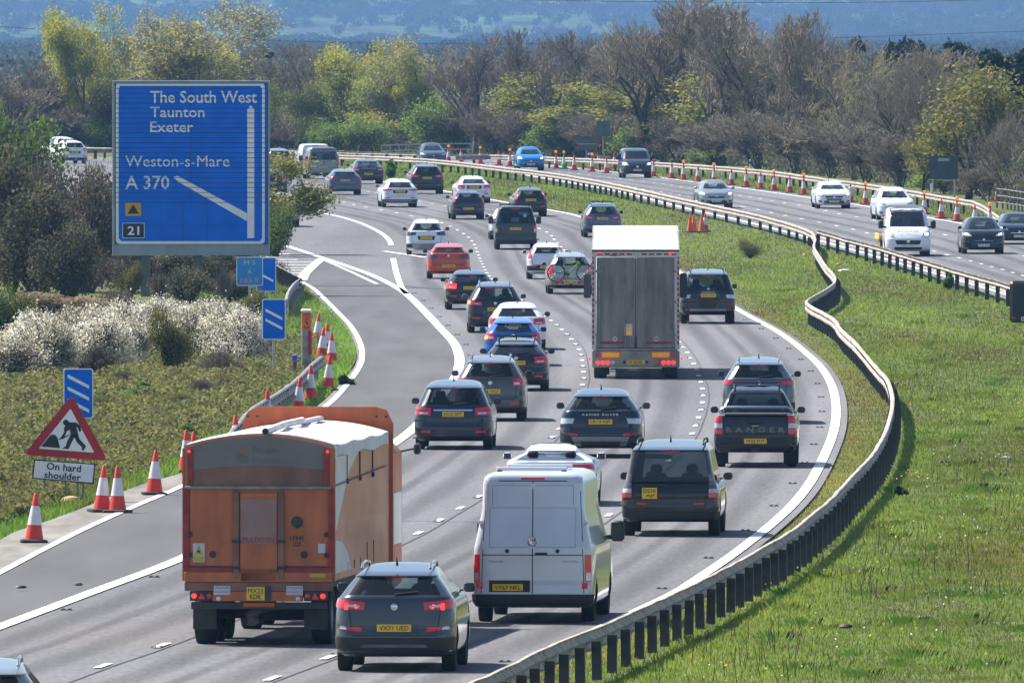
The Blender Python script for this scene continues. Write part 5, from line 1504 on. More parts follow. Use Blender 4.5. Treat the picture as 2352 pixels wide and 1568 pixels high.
for a, c, rr in (((-.56, .83), (-.12, .80), .014), ((-.12, .80), (.30, 1.22), .024), ((-.12, .80), (-.28, 1.20), .018), ((-.28, 1.18), (.30, 1.26), .018), ((-.56, .83), (-.25, 1.12), .012), ((.30, 1.26), (.34, 1.18), .026), ((.34, 1.16), (.56, .83), .02)):
    MB().tube([(a[0], BY, a[1]), (c[0], BY, c[1])], rr, 7).build('frame_tube', GRN if rr > .0145 or rr < .0125 else TRIM, bk, True)
MB().tube([(-.28, BY, 1.20), (-.32, BY, 1.32)], .014, 6).build('seat_post', TRIM, bk)
MB().box(-.44, -.20, BY - .06, BY + .06, 1.31, 1.36, .02).build('saddle', TRIM, bk)
MB().tube([(.28, BY - .05, 1.38), (.30, BY, 1.36), (.28, BY + .25, 1.38)], .016, 6).build('handlebar', TRIM, bk)
MB().lathe([(.09, -.01), (.09, .01)], 14, 'y', (-.12, BY, .80)).build('crank', TRIM, bk)
# ---------------------------------------------------------------- orange bulk lorry (rear at y = 0)
OR = M('lorry_orange', (.41, .118, .042), .6, 0, .05, var=.22, scale=1.5, detail=8, stretch=(2.2, 1, .55))
ORD_ = M('lorry_orange_dirty', (.20, .10, .07), .7, 0, 0, var=.30, scale=1.6, detail=6)
ORS = M('lorry_side_orange', (.55, .20, .085), .55, 0, .1, var=.14, scale=.8)
CRM = M('lorry_white_side', (.66, .63, .58), .5, var=.08)
GRB = M('lorry_grey_band', (.17, .15, .14), .6, var=.12, scale=1.5)
TARP = M('white_tarpaulin', (.62, .60, .62), .6, var=.14, scale=1.1, bump=.3)
RTAPE = M('red_tape', (.26, .02, .022), .5, var=.3, scale=6)
DGR = M('chassis_dark', (.035, .034, .034), .7, var=.4, scale=3)
STK = M('sticker_white', (.50, .50, .52), .5, var=.1)
p, hd = place(609, 1477); hd = .092
fwd = Vector((math.sin(hd), math.cos(hd), 0)); loc = p - fwd * 1.0
lo = empty('orange_lorry', (loc.x, loc.y, 0), -hd, 'dirty orange bulk lorry with a white tarpaulin roof and plate MX23 KDK', 'lorry')
lo.scale = (.968, .968, .968)
LL = 9.6; HW = 1.275
def roofz(x): return 3.39 + .20 * (1 - (x / HW) ** 2)
arc = [HW * (1 - 2 * k / 16) for k in range(17)]
MB().prism([(-HW, 1.10), (HW, 1.10)] + [(x, roofz(x)) for x in arc], .02, LL).build('body', ORS, lo)
# rear wall
MB().prism([(-HW + .06, 2.70), (HW - .06, 2.70), (HW - .06, 2.97)] + [(x * .955, 2.97 + .09 * (1 - (x / HW) ** 2)) for x in arc] + [(-HW + .06, 2.97)], -.03, .02).build('rear_upper_panel', ORD_, lo)
MB().prism([(x * .955, 2.97 + .09 * (1 - (x / HW) ** 2)) for x in reversed(arc)] + [(x * .955, roofz(x) - .03) for x in arc], -.028, .02).build('rear_band', GRB, lo)
MB().box(-HW + .08, -.42, -.03, .02, 1.34, 2.66).build('rear_door', OR, lo); MB().box(.43, HW - .08, -.03, .02, 1.34, 2.66).build('rear_door', OR, lo)
MB().box(-.32, .33, -.045, .02, 1.10, 2.60, .01).build('grain_hatch', OR, lo)
MB().box(-.30, .31, -.055, -.045, 1.73, 2.50).build('hatch_panel', M('hatch_panel_grey', (.27, .16, .14), .6, var=.15), lo)
MB().box(-.30, .31, -.06, -.045, 1.10, 1.30).build('hatch_chute', M('lorry_brown', (.22, .07, .02), .7, var=.3), lo)
for x in (-.38, .39):
    MB().box(x - .05, x + .05, -.075, .0, 1.15, 2.62, .01).build('hatch_rail', ORD_, lo)
    for z in (1.75, 1.30): MB().box(x - .07, x + .07, -.10, -.07, z, z + .05).build('hatch_latch', DGR, lo)
MB().box(-HW + .02, HW - .02, -.08, -.03, 2.66, 2.71, .01).build('hinge_bar', STEELDULL, lo)
for sx in (-1, 1):
    MB().box(sx * (HW - .11) - .045, sx * (HW - .11) + .045, -.05, -.03, 2.72, 3.34).build('corner_post', RTAPE, lo)
    MB().box(sx * (HW - .05) - .06, sx * (HW - .05) + .06, -.03, .06, 1.32, 2.66).build('corner_post', RTAPE, lo)
    MB().lathe([(.025, 0), (.025, .02), (.01, .03)], 10, 'y', (sx * (HW - .09), -.05, 3.30)).build('marker_lamp', LREDON, lo)
    MB().box(min(sx * .45, sx * (HW - .02)), max(sx * .45, sx * (HW - .02)), -.04, .02, 1.25, 1.33).build('red_band', RTAPE, lo)
    MB().box(min(sx * .36, sx * (HW - .1)), max(sx * .36, sx * (HW - .1)), -.05, -.03, 1.335, 1.355).build('door_edge', DGR, lo)
    MB().box(sx * .42 - .012, sx * .42 + .012, -.05, -.03, 1.35, 2.62).build('door_edge', DGR, lo)
    MB().lathe([(.055, 0), (.06, .02), (.03, .03)], 14, 'y', (sx * .78, -.03, 1.55)).build('port', DGR, lo, True)
    for z in (1.5, 1.85): MB().box(sx * 1.16 - .03, sx * 1.16 + .03, -.06, -.03, z, z + .08).build('hinge', DGR, lo)
MB().lathe([(.09, 0), (.10, .02), (.06, .05), (.02, .05)], 18, 'y', (.66, -.03, 2.10)).build('vent', DGR, lo, True)
lettering('lettering', 'LP845\n220', lo, (.66, -.036, 1.78), .24, .18, DGR, .012)
MB().box(-1.12, -.92, -.042, -.03, 1.42, 1.74).build('warning_sticker', STK, lo)
MB().box(-1.11, -.93, -.046, -.042, 1.43, 1.52).build('sticker_strip', M('sticker_yellow', (.42, .36, .05), .6), lo)
MB().prism([(-1.10, 1.54), (-.94, 1.54), (-1.02, 1.71)], -.046, -.042).build('sticker_triangle', M('sticker_yellow', (.42, .36, .05), .6), lo)
MB().lathe([(.025, 0), (.025, .004)], 8, 'y', (-1.02, -.046, 1.60)).build('sticker_symbol', INK, lo)
MB().box(1.02, 1.14, -.042, -.03, 1.58, 1.74).build('sticker', STK, lo)
lettering('lettering', 'Noble\nFoods', lo, (.13, -.034, 3.24), .46, .27, M('faded_green', (.13, .135, .115), .7), .008)
MB().lathe([(.12, 0), (.12, .003)], 20, 'y', (-.27, -.029, 3.25)).build('faded_logo_sun', M('faded_orange', (.20, .145, .115), .7), lo)
MB().prism([(-.39, 3.20), (-.33, 3.24), (-.25, 3.24), (-.15, 3.20), (-.19, 3.13), (-.27, 3.11), (-.35, 3.13)], -.036, -.033).build('faded_logo_field', M('faded_green', (.13, .135, .115), .7), lo)
lettering('lettering', 'MULDOON', lo, (0, -.060, 1.80), .54, .09, RTAPE, .02)
# rear beam
MB().box(-HW + .01, HW - .01, -.06, .05, 1.08, 1.25, .01).build('rear_beam', OR, lo)
MB().box(-HW + .01, HW - .01, -.05, .05, .93, 1.075, .01).build('rear_beam', ORD_, lo)
MB().box(-.78, .76, -.055, .05, .755, .925, .01).build('lamp_board', OR, lo)
MB().box(.88, 1.14, -.066, -.06, 1.17, 1.23).build('yellow_sticker', M('sticker_yellow', (.42, .36, .05), .6), lo)
for sx in (-1, 1):
    lb = MB().box(sx * .975 - .20, sx * .975 + .20, -.04, .05, .76, .925, .01).build('lamp_cluster', DGR, lo)
    MB().lathe([(.045, 0), (.045, .015), (.02, .025)], 12, 'y', (sx * 1.10, -.04, .845)).build('tail_lamp', LREDON, lb, True)
    MB().lathe([(.04, 0), (.04, .015), (.02, .025)], 12, 'y', (sx * .84, -.04, .845)).build('tail_lamp', LRED, lb, True)
    MB().prism([(sx * .97 - .065, .79), (sx * .97 + .065, .79), (sx * .97, .90)], -.055, -.04).build('reflector_triangle', LRED, lb)
    MB().lathe([(.04, 0), (.04, .015), (.02, .025)], 12, 'y', (sx * .68, -.055, .80)).build('reversing_lamp', LWHT, lo, True)
    sk = MB().box(sx * .62 - .14, sx * .62 + .14, -.063, -.055, .865, 1.02).build('maker_sticker', STK, lo)
    lettering('lettering', 'MULDOON', sk, (sx * .62, -.067, .985), .24, .045, M('sticker_ink', (.16, .10, .20), .6), .015)
    MB().box(sx * .62 - .12, sx * .62 + .12, -.066, -.062, .90, .935).build('sticker_line', M('sticker_pale', (.35, .36, .45), .6), sk)
q = MB().box(-.20, .11, -.075, -.055, .775, 1.0).build('number_plate', PLY, lo)
lettering('plate_lettering', 'MX23', q, (-.045, -.08, .935), .26, .085, INK, .012); lettering('plate_lettering', 'KDK', q, (-.045, -.08, .835), .2, .085, INK, .012)
MB().box(.11, .22, -.07, -.05, .77, 1.01).build('plate_holder', DGR, lo)
MB().box(-HW + .12, HW - .12, -.03, .08, .62, .74, .01).build('underrun_bar', DGR, lo)
MB().box(-.26, .27, -.04, -.02, .66, .73).build('bar_badge', M('lorry_badge', (.45, .10, .01), .6), lo)
MB().box(-.55, .55, .3, LL - .5, .75, 1.10).build('chassis_rail', DGR, lo)
MB().box(-HW + .03, HW - .03, .12, LL - .2, 1.0, 1.12).build('subframe', DGR, lo)
for sx in (-1, 1):
    MB().box(sx * .95 - .20, sx * .95 + .20, .25, .27, .27, .70).build('mud_flap', M('mud_flap_grey', (.045, .043, .042), .85, var=.3, scale=4), lo)
    for y in (1.0, 2.3, 3.6):
        add_wheel(lo, sx * 1.0, y, .50, .34, sx)
        MB().box(sx * 1.0 - .18, sx * 1.0 + .18, y - .5, y + .5, .99, 1.02).build('mudguard', DGR, lo)
    for y in (1.0, 2.3): pass
for y in (1.0, 2.3, 3.6): MB().tube([(-.9, y, .5), (.9, y, .5)], .07, 8).build('axle', DGR, lo)
MB().tube([(-.12, .35, .38), (-.15, .30, .50), (-.05, .28, .60), (.12, .28, .645), (.45, .30, .66)], [.13, .12, .09, .07, .06], 10).build('air_duct', M('duct_grey', (.10, .09, .09), .6, var=.3), lo, True)
MB().lathe([(.14, -.4), (.15, -.35), (.15, .5), (.14, .55)], 14, 'x', (.2, 1.7, .52)).build('air_tank', M('tank_silver', (.35, .35, .36), .4, .4), lo, True)
# side decoration and roof
for sx in (1, -1):
    def sidepoly(nm, pts, m, off=.006):
        x = sx * (HW + off)
        f_ = [tuple(range(len(pts)))] if sx < 0 else [tuple(reversed(range(len(pts))))]
        return link(nm, mesh(nm, [(x, y, z) for y, z in pts], f_, m), lo)
    sidepoly('white_swoosh', [(.06, 3.20), (4.2, 3.20), (2.6, 2.9), (1.2, 2.3), (.06, 1.8)], CRM)
    sidepoly('white_swoosh', [(.06, 1.22), (3.0, 1.22), (2.4, 1.5), (1.5, 1.72), (.5, 1.78), (.06, 1.70)], CRM)
    MB().box(min(sx * HW, sx * (HW + .03)), max(sx * HW, sx * (HW + .03)), .0, .10, 1.1, 3.35).build('corner_edge', OR, lo)
    for y in (2.2, 4.4, 6.6):
        MB().box(min(sx * HW, sx * (HW + .02)), max(sx * HW, sx * (HW + .02)), y - .02, y + .02, 2.72, 3.2).build('strap', DGR, lo)
        MB().box(min(sx * HW, sx * (HW + .04)), max(sx * HW, sx * (HW + .04)), y - .08, y + .08, 2.70, 2.78).build('buckle', DGR, lo)
    MB().tube([(sx * (HW + .03), .2, 2.72), (sx * (HW + .03), 8.8, 2.84)], .012, 5).build('tension_wire', DGR, lo)
    for y in (2.4, 3.5, 4.6, 5.7, 6.8): MB().box(min(sx * HW, sx * (HW + .012)), max(sx * HW, sx * (HW + .012)), y - .012, y + .012, 1.22, 1.36 if y < 5 else 1.6).build('side_seam', DGR, lo)
MB().loft([[(x * 1.012, y, roofz(x) + .015 + .02 * math.sin(y * 2.1 + x)) for x in arc] + [(x * 1.012, y, roofz(x) + .005) for x in reversed(arc)] for y in np.linspace(.05, LL - .3, 18)]).build('tarpaulin', TARP, lo, True, 30)
MB().loft([[(HW + .012, y, 3.40), (HW + .03, y, 3.38), (HW + .035, y, 3.20 + .03 * math.sin(y * 1.7)), (HW + .01, y, 3.20 + .03 * math.sin(y * 1.7))] for y in np.linspace(.02, LL - .5, 16)]).build('tarpaulin_flap', TARP, lo)
MB().tube([(.12, -.05, 3.64), (.12, 3, 3.69), (.12, 6, 3.69)], .06, 10).build('roll_tube', TARP, lo, True)
MB().box(.06, .18, 6, 9.0, 3.62, 3.70, .02).build('roll_cover', STK, lo)
MB().lathe([(.055, 0), (.055, .03)], 12, 'y', (.12, -.05, 3.64)).build('roll_tube_end', INK, lo)
MB().prism([(-1.32, 1.0), (1.34, 1.0), (1.34, 3.55), (1.22, 3.80), (1.05, 3.85), (-1.05, 3.85), (-1.22, 3.76), (-1.32, 3.55)], LL, LL + .10).build('headboard', OR, lo)
for x in (-1.22, -1.05, 1.05, 1.22): MB().lathe([(.02, 0), (.02, .02)], 8, 'y', (x, LL, 3.68)).build('headboard_bolt', DGR, lo)
MB().box(-1.22, 1.22, LL + .9, LL + 3.0, .5, 3.2, .2).build('cab', OR, lo, True)
MB().box(1.225, 1.235, LL + 1.2, LL + 2.6, 1.4, 2.3).build('cab_side_panel', CRM, lo)
for sx in (-1, 1):
    add_wheel(lo, sx * 1.02, LL + .9, .5, .34, sx); add_wheel(lo, sx * 1.02, LL - 1.2, .5, .34, sx)
    MB().box(sx * 1.50 - .06, sx * 1.50 + .06, LL + 2.7, LL + 2.85, 2.95, 3.15, .03).build('mirror', TRIM, lo)
    MB().tube([(sx * 1.2, LL + 2.75, 3.0), (sx * 1.5, LL + 2.75, 3.06)], .02, 6).build('mirror_arm', TRIM, lo)

# ---------------------------------------------------------------- articulated trailer with grey doors
DOOR = M('dirty_trailer_door', (.215, .185, .16), .75, 0, 0, var=.36, scale=1.3, detail=8, stretch=(2.4, 1, .45))
TWHT = M('trailer_white', (.52, .50, .46), .55, var=.18, scale=1.5)
TROOF = M('trailer_roof', (.66, .65, .62), .5, var=.06)
BEAM = M('trailer_beam', (.27, .245, .20), .7, var=.3, scale=2)
p, hd = place(1460, 868); hd = heading(L_A, p.y, 30)
fwd = Vector((math.sin(hd), math.cos(hd), 0)); loc = p - fwd * 1.2
tr = empty('articulated_lorry', (loc.x, loc.y, 0), -hd, 'articulated lorry with dirty grey trailer doors and bright white sloping roof', 'lorry')
TW = 1.275; TL = 13.6
def troof(y): return 3.74 + .56 * min(1, y / TL) ** .9
pr = [(y, troof(y)) for y in (.04, 4.5, 9, TL)]
for sx in (-1, 1):
    v = [(sx * TW, y, z) for y, z in pr] + [(sx * TW, TL, 1.0), (sx * TW, .04, 1.0)]
    v += [(sx * (TW - .04), y, z) for _, y, z in v]
    n = 6
    MB().add(v, [tuple(range(n)), tuple(reversed(range(n, 2 * n)))] + [(i, i + n, (i + 1) % n + n, (i + 1) % n) for i in range(n)]).build('side_curtain', TWHT, tr)
    MB().box(min(sx * (TW - .13), sx * TW), max(sx * (TW - .13), sx * TW), -.05, .04, .85, 3.72).build('rear_post', TWHT, tr)
    for k in range(17):
        z = 1.0 + k * .155
        MB().box(sx * (TW - .04) - .025, sx * (TW - .04) + .025, -.058, -.05, z, z + .11).build('reflective_tape', RTAPE, tr)
    MB().box(min(sx * .03, sx * (TW - .14)), max(sx * .03, sx * (TW - .14)), -.03, .03, .90, 3.53).build('rear_door', DOOR, tr)
    MB().tube([(sx * .30, -.05, .92), (sx * .30, -.05, 3.5)], .018, 6).build('lock_rod', STEELDULL, tr)
    MB().tube([(sx * (TW - .22), -.05, .92), (sx * (TW - .22), -.05, 3.5)], .018, 6).build('lock_rod', STEELDULL, tr)
    for z in (1.25, 2.2, 3.1): MB().box(min(sx * (TW - .30), sx * (TW - .10)), max(sx * (TW - .30), sx * (TW - .10)), -.06, -.03, z, z + .06).build('hinge', STEELDULL, tr)
    MB().box(sx * .68 - .36, sx * .68 + .36, -.045, -.03, 1.02, 1.08).build('red_marking', RTAPE, tr)
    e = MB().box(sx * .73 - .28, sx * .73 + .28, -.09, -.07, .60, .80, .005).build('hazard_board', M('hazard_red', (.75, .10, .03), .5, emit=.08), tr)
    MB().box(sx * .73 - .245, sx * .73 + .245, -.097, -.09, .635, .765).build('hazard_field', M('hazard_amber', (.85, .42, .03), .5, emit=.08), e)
    MB().prism([(sx * 1.13 - .06, .64), (sx * 1.13 + .06, .64), (sx * 1.13, .76)], -.09, -.07).build('reflector_triangle', LRED, tr)
    for k in range(4):
        x = sx * (1.10 - k * .145)
        mt = LREDON if (k != (3 if sx < 0 else 9)) else LWHT
        if sx > 0 and k == 3: mt = LRED
        MB().lathe([(.062, 0), (.062, .015), (.03, .03)], 14, 'y', (x, -.07, .475)).build('round_lamp', mt, tr, True)
    MB().lathe([(.035, -.03), (.035, .03)], 10, 'x', (sx * (TW + .06), .2, .58)).build('side_lamp', LREDON, tr, True)
    MB().box(sx * 1.05 - .08, sx * 1.05 + .08, -.06, -.045, 3.62, 3.67).build('top_lamp', LREDON, tr)
for a, b2 in zip(pr, pr[1:]):
    MB().add([(-TW, a[0], a[1]), (TW, a[0], a[1]), (TW, b2[0], b2[1]), (-TW, b2[0], b2[1]), (-TW, a[0], a[1] - .05), (TW, a[0], a[1] - .05), (TW, b2[0], b2[1] - .05), (-TW, b2[0], b2[1] - .05)], [(0, 1, 2, 3), (7, 6, 5, 4), (0, 4, 5, 1), (2, 6, 7, 3)]).build('roof_panel', TROOF, tr)
for y in np.linspace(.8, 13, 12):
    MB().box(-TW + .02, TW - .02, y - .02, y + .02, troof(y) + .0, troof(y) + .012).build('roof_stick', TWHT, tr)
MB().box(-TW + .01, TW - .01, -.06, .05, 3.54, 3.70).build('header_beam', TWHT, tr)
MB().box(-TW, TW, -.09, .06, 3.70, 3.76, .01).build('roof_gutter', DGR, tr)
for k in range(11):
    x = -1.12 + k * .215
    if abs(x) > .1: MB().box(x, x + .15, -.066, -.06, 3.60, 3.65).build('reflective_tape', RTAPE, tr)
MB().box(-.06, .06, -.10, -.06, 3.50, 3.62, .01).build('camera_box', STK, tr)
lettering('lettering', 'WABCO', tr, (-.62, -.068, 3.585), .3, .05, DGR, .01)
MB().box(-.012, .012, -.04, -.03, .92, 3.52).build('door_gap', DGR, tr)
s = MB().box(-.33, -.10, -.036, -.03, 1.26, 1.60).build('warning_sticker', STK, tr)
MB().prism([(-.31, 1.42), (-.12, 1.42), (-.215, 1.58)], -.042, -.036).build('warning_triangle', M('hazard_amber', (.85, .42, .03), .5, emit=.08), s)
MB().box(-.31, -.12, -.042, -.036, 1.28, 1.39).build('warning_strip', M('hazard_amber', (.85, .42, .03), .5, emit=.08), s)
lettering('lettering', '!', s, (-.215, -.046, 1.49), .02, .09, INK, .02)
for x, t in ((-.60, '50'), (.60, '80')):
    c = MB().lathe([(.075, 0), (.075, .008)], 18, 'y', (x, -.03, 1.16)).build('speed_disc', STK, tr)
    lettering('lettering', t, c, (x, -.043, 1.16), .08, .07, INK, .01)
MB().box(-TW, TW, -.07, .1, .33, .82, .02).build('rear_beam', BEAM, tr)
MB().box(-TW + .1, TW - .1, -.075, -.0, .83, .88, .01).build('bumper_edge', STEEL, tr)
q = MB().box(-.26, .26, -.09, -.07, .43, .545).build('number_plate', PLY, tr); lettering('plate_lettering', 'P1 SOW', q, (0, -.096, .487), .40, .075, INK, .012)
for x in (-.33, .33): MB().box(x - .03, x + .03, -.09, -.07, .45, .53).build('plate_lamp', INK, tr)
MB().box(-.5, .5, .4, TL, .7, 1.0).build('chassis_rail', DGR, tr)
MB().box(-TW + .05, TW - .05, .15, TL, .96, 1.02).build('floor', DGR, tr)
for sx in (-1, 1):
    MB().box(sx * .98 - .22, sx * .98 + .22, .2, .22, .12, .34).build('mud_flap', TYRE, tr)
    for y in (1.2, 2.5, 3.8): add_wheel(tr, sx * 1.03, y, .5, .38, sx)
    add_wheel(tr, sx * 1.03, TL + .3, .5, .38, sx); add_wheel(tr, sx * 1.03, TL - 2.6, .5, .38, sx)
    MB().box(sx * 1.44 - .11, sx * 1.44 + .11, TL + 2.1, TL + 2.3, 2.1, 2.85, .04).build('mirror', TRIM, tr)
    MB().box(sx * 1.44 - .10, sx * 1.44 + .10, TL + 2.09, TL + 2.1, 2.15, 2.8).build('mirror_glass', MIRG, tr)
    MB().tube([(sx * 1.2, TL + 2.2, 2.3), (sx * 1.44, TL + 2.2, 2.15)], .02, 6).build('mirror_arm', TRIM, tr)
for y in (1.2, 2.5, 3.8): MB().tube([(-.9, y, .5), (.9, y, .5)], .07, 8).build('axle', DGR, tr)
MB().box(-1.22, 1.22, TL + .6, TL + 2.7, .5, 3.5, .2).build('cab', P_WHITE, tr, True)
# ================================================================ PLANTS
def np_mesh(name, V, F, mat, col=None):
    """V (n,3), F (m,k) with k = 3 or 4"""
    me = bpy.data.meshes.new(name)
    n, m, k = len(V), len(F), F.shape[1]
    me.vertices.add(n); me.vertices.foreach_set('co', np.asarray(V, np.float32).ravel())
    me.loops.add(m * k); me.loops.foreach_set('vertex_index', np.asarray(F, np.int32).ravel())
    me.polygons.add(m)
    me.polygons.foreach_set('loop_start', np.arange(0, m * k, k, dtype=np.int32))
    me.update(calc_edges=True)
    if col is not None:
        a = me.color_attributes.new('Col', 'FLOAT_COLOR', 'POINT')
        c = np.ones((n, 4), np.float32); c[:, :3] = col
        a.data.foreach_set('color', c.ravel())
    me.materials.append(mat)
    return me
LEAF = leafmat('foliage', .38); TWIG = leafmat('twigs', .0, .9); GRASSM = leafmat('grass_blades', .5, .7); PETAL = leafmat('blossom', .45, .8)

def leaf_quads(C, size, rng, flat=0.0, asp=1.6):
    n = len(C)
    a = rng.normal(size=(n, 3)); a[:, 2] *= (1 - flat); a /= np.linalg.norm(a, axis=1, keepdims=True) + 1e-9
    b = np.cross(a, rng.normal(size=(n, 3))); b /= np.linalg.norm(b, axis=1, keepdims=True) + 1e-9
    s = (size * rng.uniform(.6, 1.35, n))[:, None]
    a = a * s * .5 * asp; b = b * s * .5
    V = np.stack([C - a, C + b * .9 - a * .1, C + a, C - b * .9 - a * .1], 1).reshape(-1, 3)
    F = np.arange(4 * n).reshape(n, 4)
    return V, F
def colours(n, base, rng, var=.25, hue=.12):
    base = np.asarray(base, float)
    if base.ndim == 1: base = np.tile(base, (n, 1))
    c = base * rng.uniform(1 - var, 1 + var, (n, 1)) * rng.uniform(1 - hue, 1 + hue, (n, 3))
    return np.clip(c, 0, 1)
def tubes(segs, sides=3):
    """segs (n,8): p0 p1 r0 r1"""
    S = np.asarray(segs, float); n = len(S)
    p0, p1, r0, r1 = S[:, 0:3], S[:, 3:6], S[:, 6:7], S[:, 7:8]
    d = p1 - p0; d /= np.linalg.norm(d, axis=1, keepdims=True) + 1e-9
    ref = np.where(np.abs(d[:, 2:3]) > .9, np.array([[1., 0, 0]]), np.array([[0, 0, 1.]]))
    a = np.cross(d, ref); a /= np.linalg.norm(a, axis=1, keepdims=True) + 1e-9
    b = np.cross(d, a)
    rings = []
    for k in range(sides):
        t = 2 * math.pi * k / sides
        rings.append(a * math.cos(t) + b * math.sin(t))
    V = np.concatenate([np.stack([p0 + q * r0 for q in rings], 1), np.stack([p1 + q * r1 for q in rings], 1)], 1).reshape(-1, 3)
    base = (np.arange(n) * 2 * sides)[:, None, None]
    f = np.array([[k, (k + 1) % sides, (k + 1) % sides + sides, k + sides] for k in range(sides)])[None]
    return V, (base + f).reshape(-1, 4)

def grow(rng, H=10.0, stems=1, levels=5, up=.5, spread=.75, first=.22, kids=(5, 4, 4, 3), lenr=.62, r0=.16, wob=.12):
    """branching skeleton: returns segments per level and tips"""
    segs = [[] for _ in range(levels + 1)]; tips = []
    stack = []
    for s in range(stems):
        az = rng.uniform(0, 2 * math.pi); lean = .04 if stems == 1 else rng.uniform(.15, .5)
        d = np.array([math.cos(az) * lean, math.sin(az) * lean, 1.0]); d /= np.linalg.norm(d)
        p = np.array([math.cos(az) * .15 * (stems > 1), math.sin(az) * .15 * (stems > 1), -.1])
        stack.append((p, d, H * rng.uniform(.42, .55), r0 * (1 if stems == 1 else .6), 0))
    while stack:
        p, d, ln, r, lv = stack.pop()
        n = 4 if lv < 2 else (3 if lv < 4 else 2)
        pts = [p]; dd = d.copy()
        for i in range(n):
            dd = dd + rng.normal(size=3) * wob * (1 if lv else .4) + np.array([0, 0, up * .10 * (lv > 0)])
            dd /= np.linalg.norm(dd)
            pts.append(pts[-1] + dd * ln / n)
        rr = [r * (1 - .45 * i / n) for i in range(n + 1)]
        for i in range(n): segs[lv].append((*pts[i], *pts[i + 1], rr[i], rr[i + 1]))
        if lv >= levels:
            tips.append(pts[-1]); tips.append(pts[1]); continue
        k = kids[min(lv, len(kids) - 1)]
        for c in range(k):
            t = first + (1 - first) * (c + rng.uniform(.2, 1.0)) / k if lv == 0 else rng.uniform(.3, 1.0)
            t = min(t, 1.0)
            i = min(n - 1, int(t * n)); q = pts[i] + (pts[i + 1] - pts[i]) * (t * n - i)
            side = rng.normal(size=3); side -= side.dot(dd) * dd; side /= np.linalg.norm(side)
            nd = dd * (1 - spread * .45) + side * spread * rng.uniform(.5, 1.0) + np.array([0, 0, up * .35])
            nd /= np.linalg.norm(nd)
            stack.append((q, nd, ln * lenr * rng.uniform(.75, 1.2), max(rr[i] * .58, .017), lv + 1))
        if lv > 0: stack.append((pts[-1], dd, ln * lenr * .8, max(rr[-1] * .9, .017), lv + 1))
    return segs, np.array(tips)
def tree_proto(seed, bark, leaf=None, nleaf=0, lsize=.14, twig=None, leaf_lo=0.0, tipr=.35, **kw):
    """returns (trunk mesh, crown mesh, height, width)"""
    rng = np.random.default_rng(seed)
    segs, tips = grow(rng, **kw)
    lo = [s for l in segs[:3] for s in l]; hi = [s for l in segs[3:] for s in l]
    V, F = tubes(lo, 5); trunk = np_mesh('trunk', V, F, TWIG, colours(len(V), bark, rng, .2, .05))
    V2, F2 = tubes(hi, 3); c2 = np.repeat(colours(len(V2) // 6, twig if twig is not None else bark, rng, .3, .08), 6, 0)
    mx = np.percentile(V2[:, 2], 97.5); w = np.percentile(np.abs(V2[:, :2]), 93) * 2
    crown = np_mesh('crown', V2, F2, TWIG, c2)
    leaves = None
    if nleaf:
        tt = tips[tips[:, 2] > leaf_lo * mx]
        C = tt[rng.integers(0, len(tt), nleaf)] + rng.normal(size=(nleaf, 3)) * tipr
        VL, FL = leaf_quads(C, lsize, rng)
        base = np.asarray(leaf)[rng.integers(0, len(leaf), nleaf)] if np.ndim(leaf) == 2 else np.tile(leaf, (nleaf, 1))
        # clumps differ: slow random field over the crown
        ph = rng.uniform(0, 6, 3); cl = .8 + .28 * np.sin(C[:, 0] * 1.7 + ph[0]) * np.sin(C[:, 1] * 1.6 + ph[1]) * np.sin(C[:, 2] * 1.5 + ph[2]) + .2
        cc = np.repeat(colours(nleaf, base * cl[:, None], rng, .2, .08), 4, 0)
        leaves = np_mesh('leaves', VL, FL, LEAF, cc)
    return trunk, crown, leaves, mx, w
BARK = (.085, .070, .058); BARKL = (.13, .115, .09); BARKD = (.05, .042, .038)
TW_G = (.25, .215, .155); TW_B = (.24, .195, .145); TW_O = (.30, .255, .15); TW_P = (.23, .195, .145)
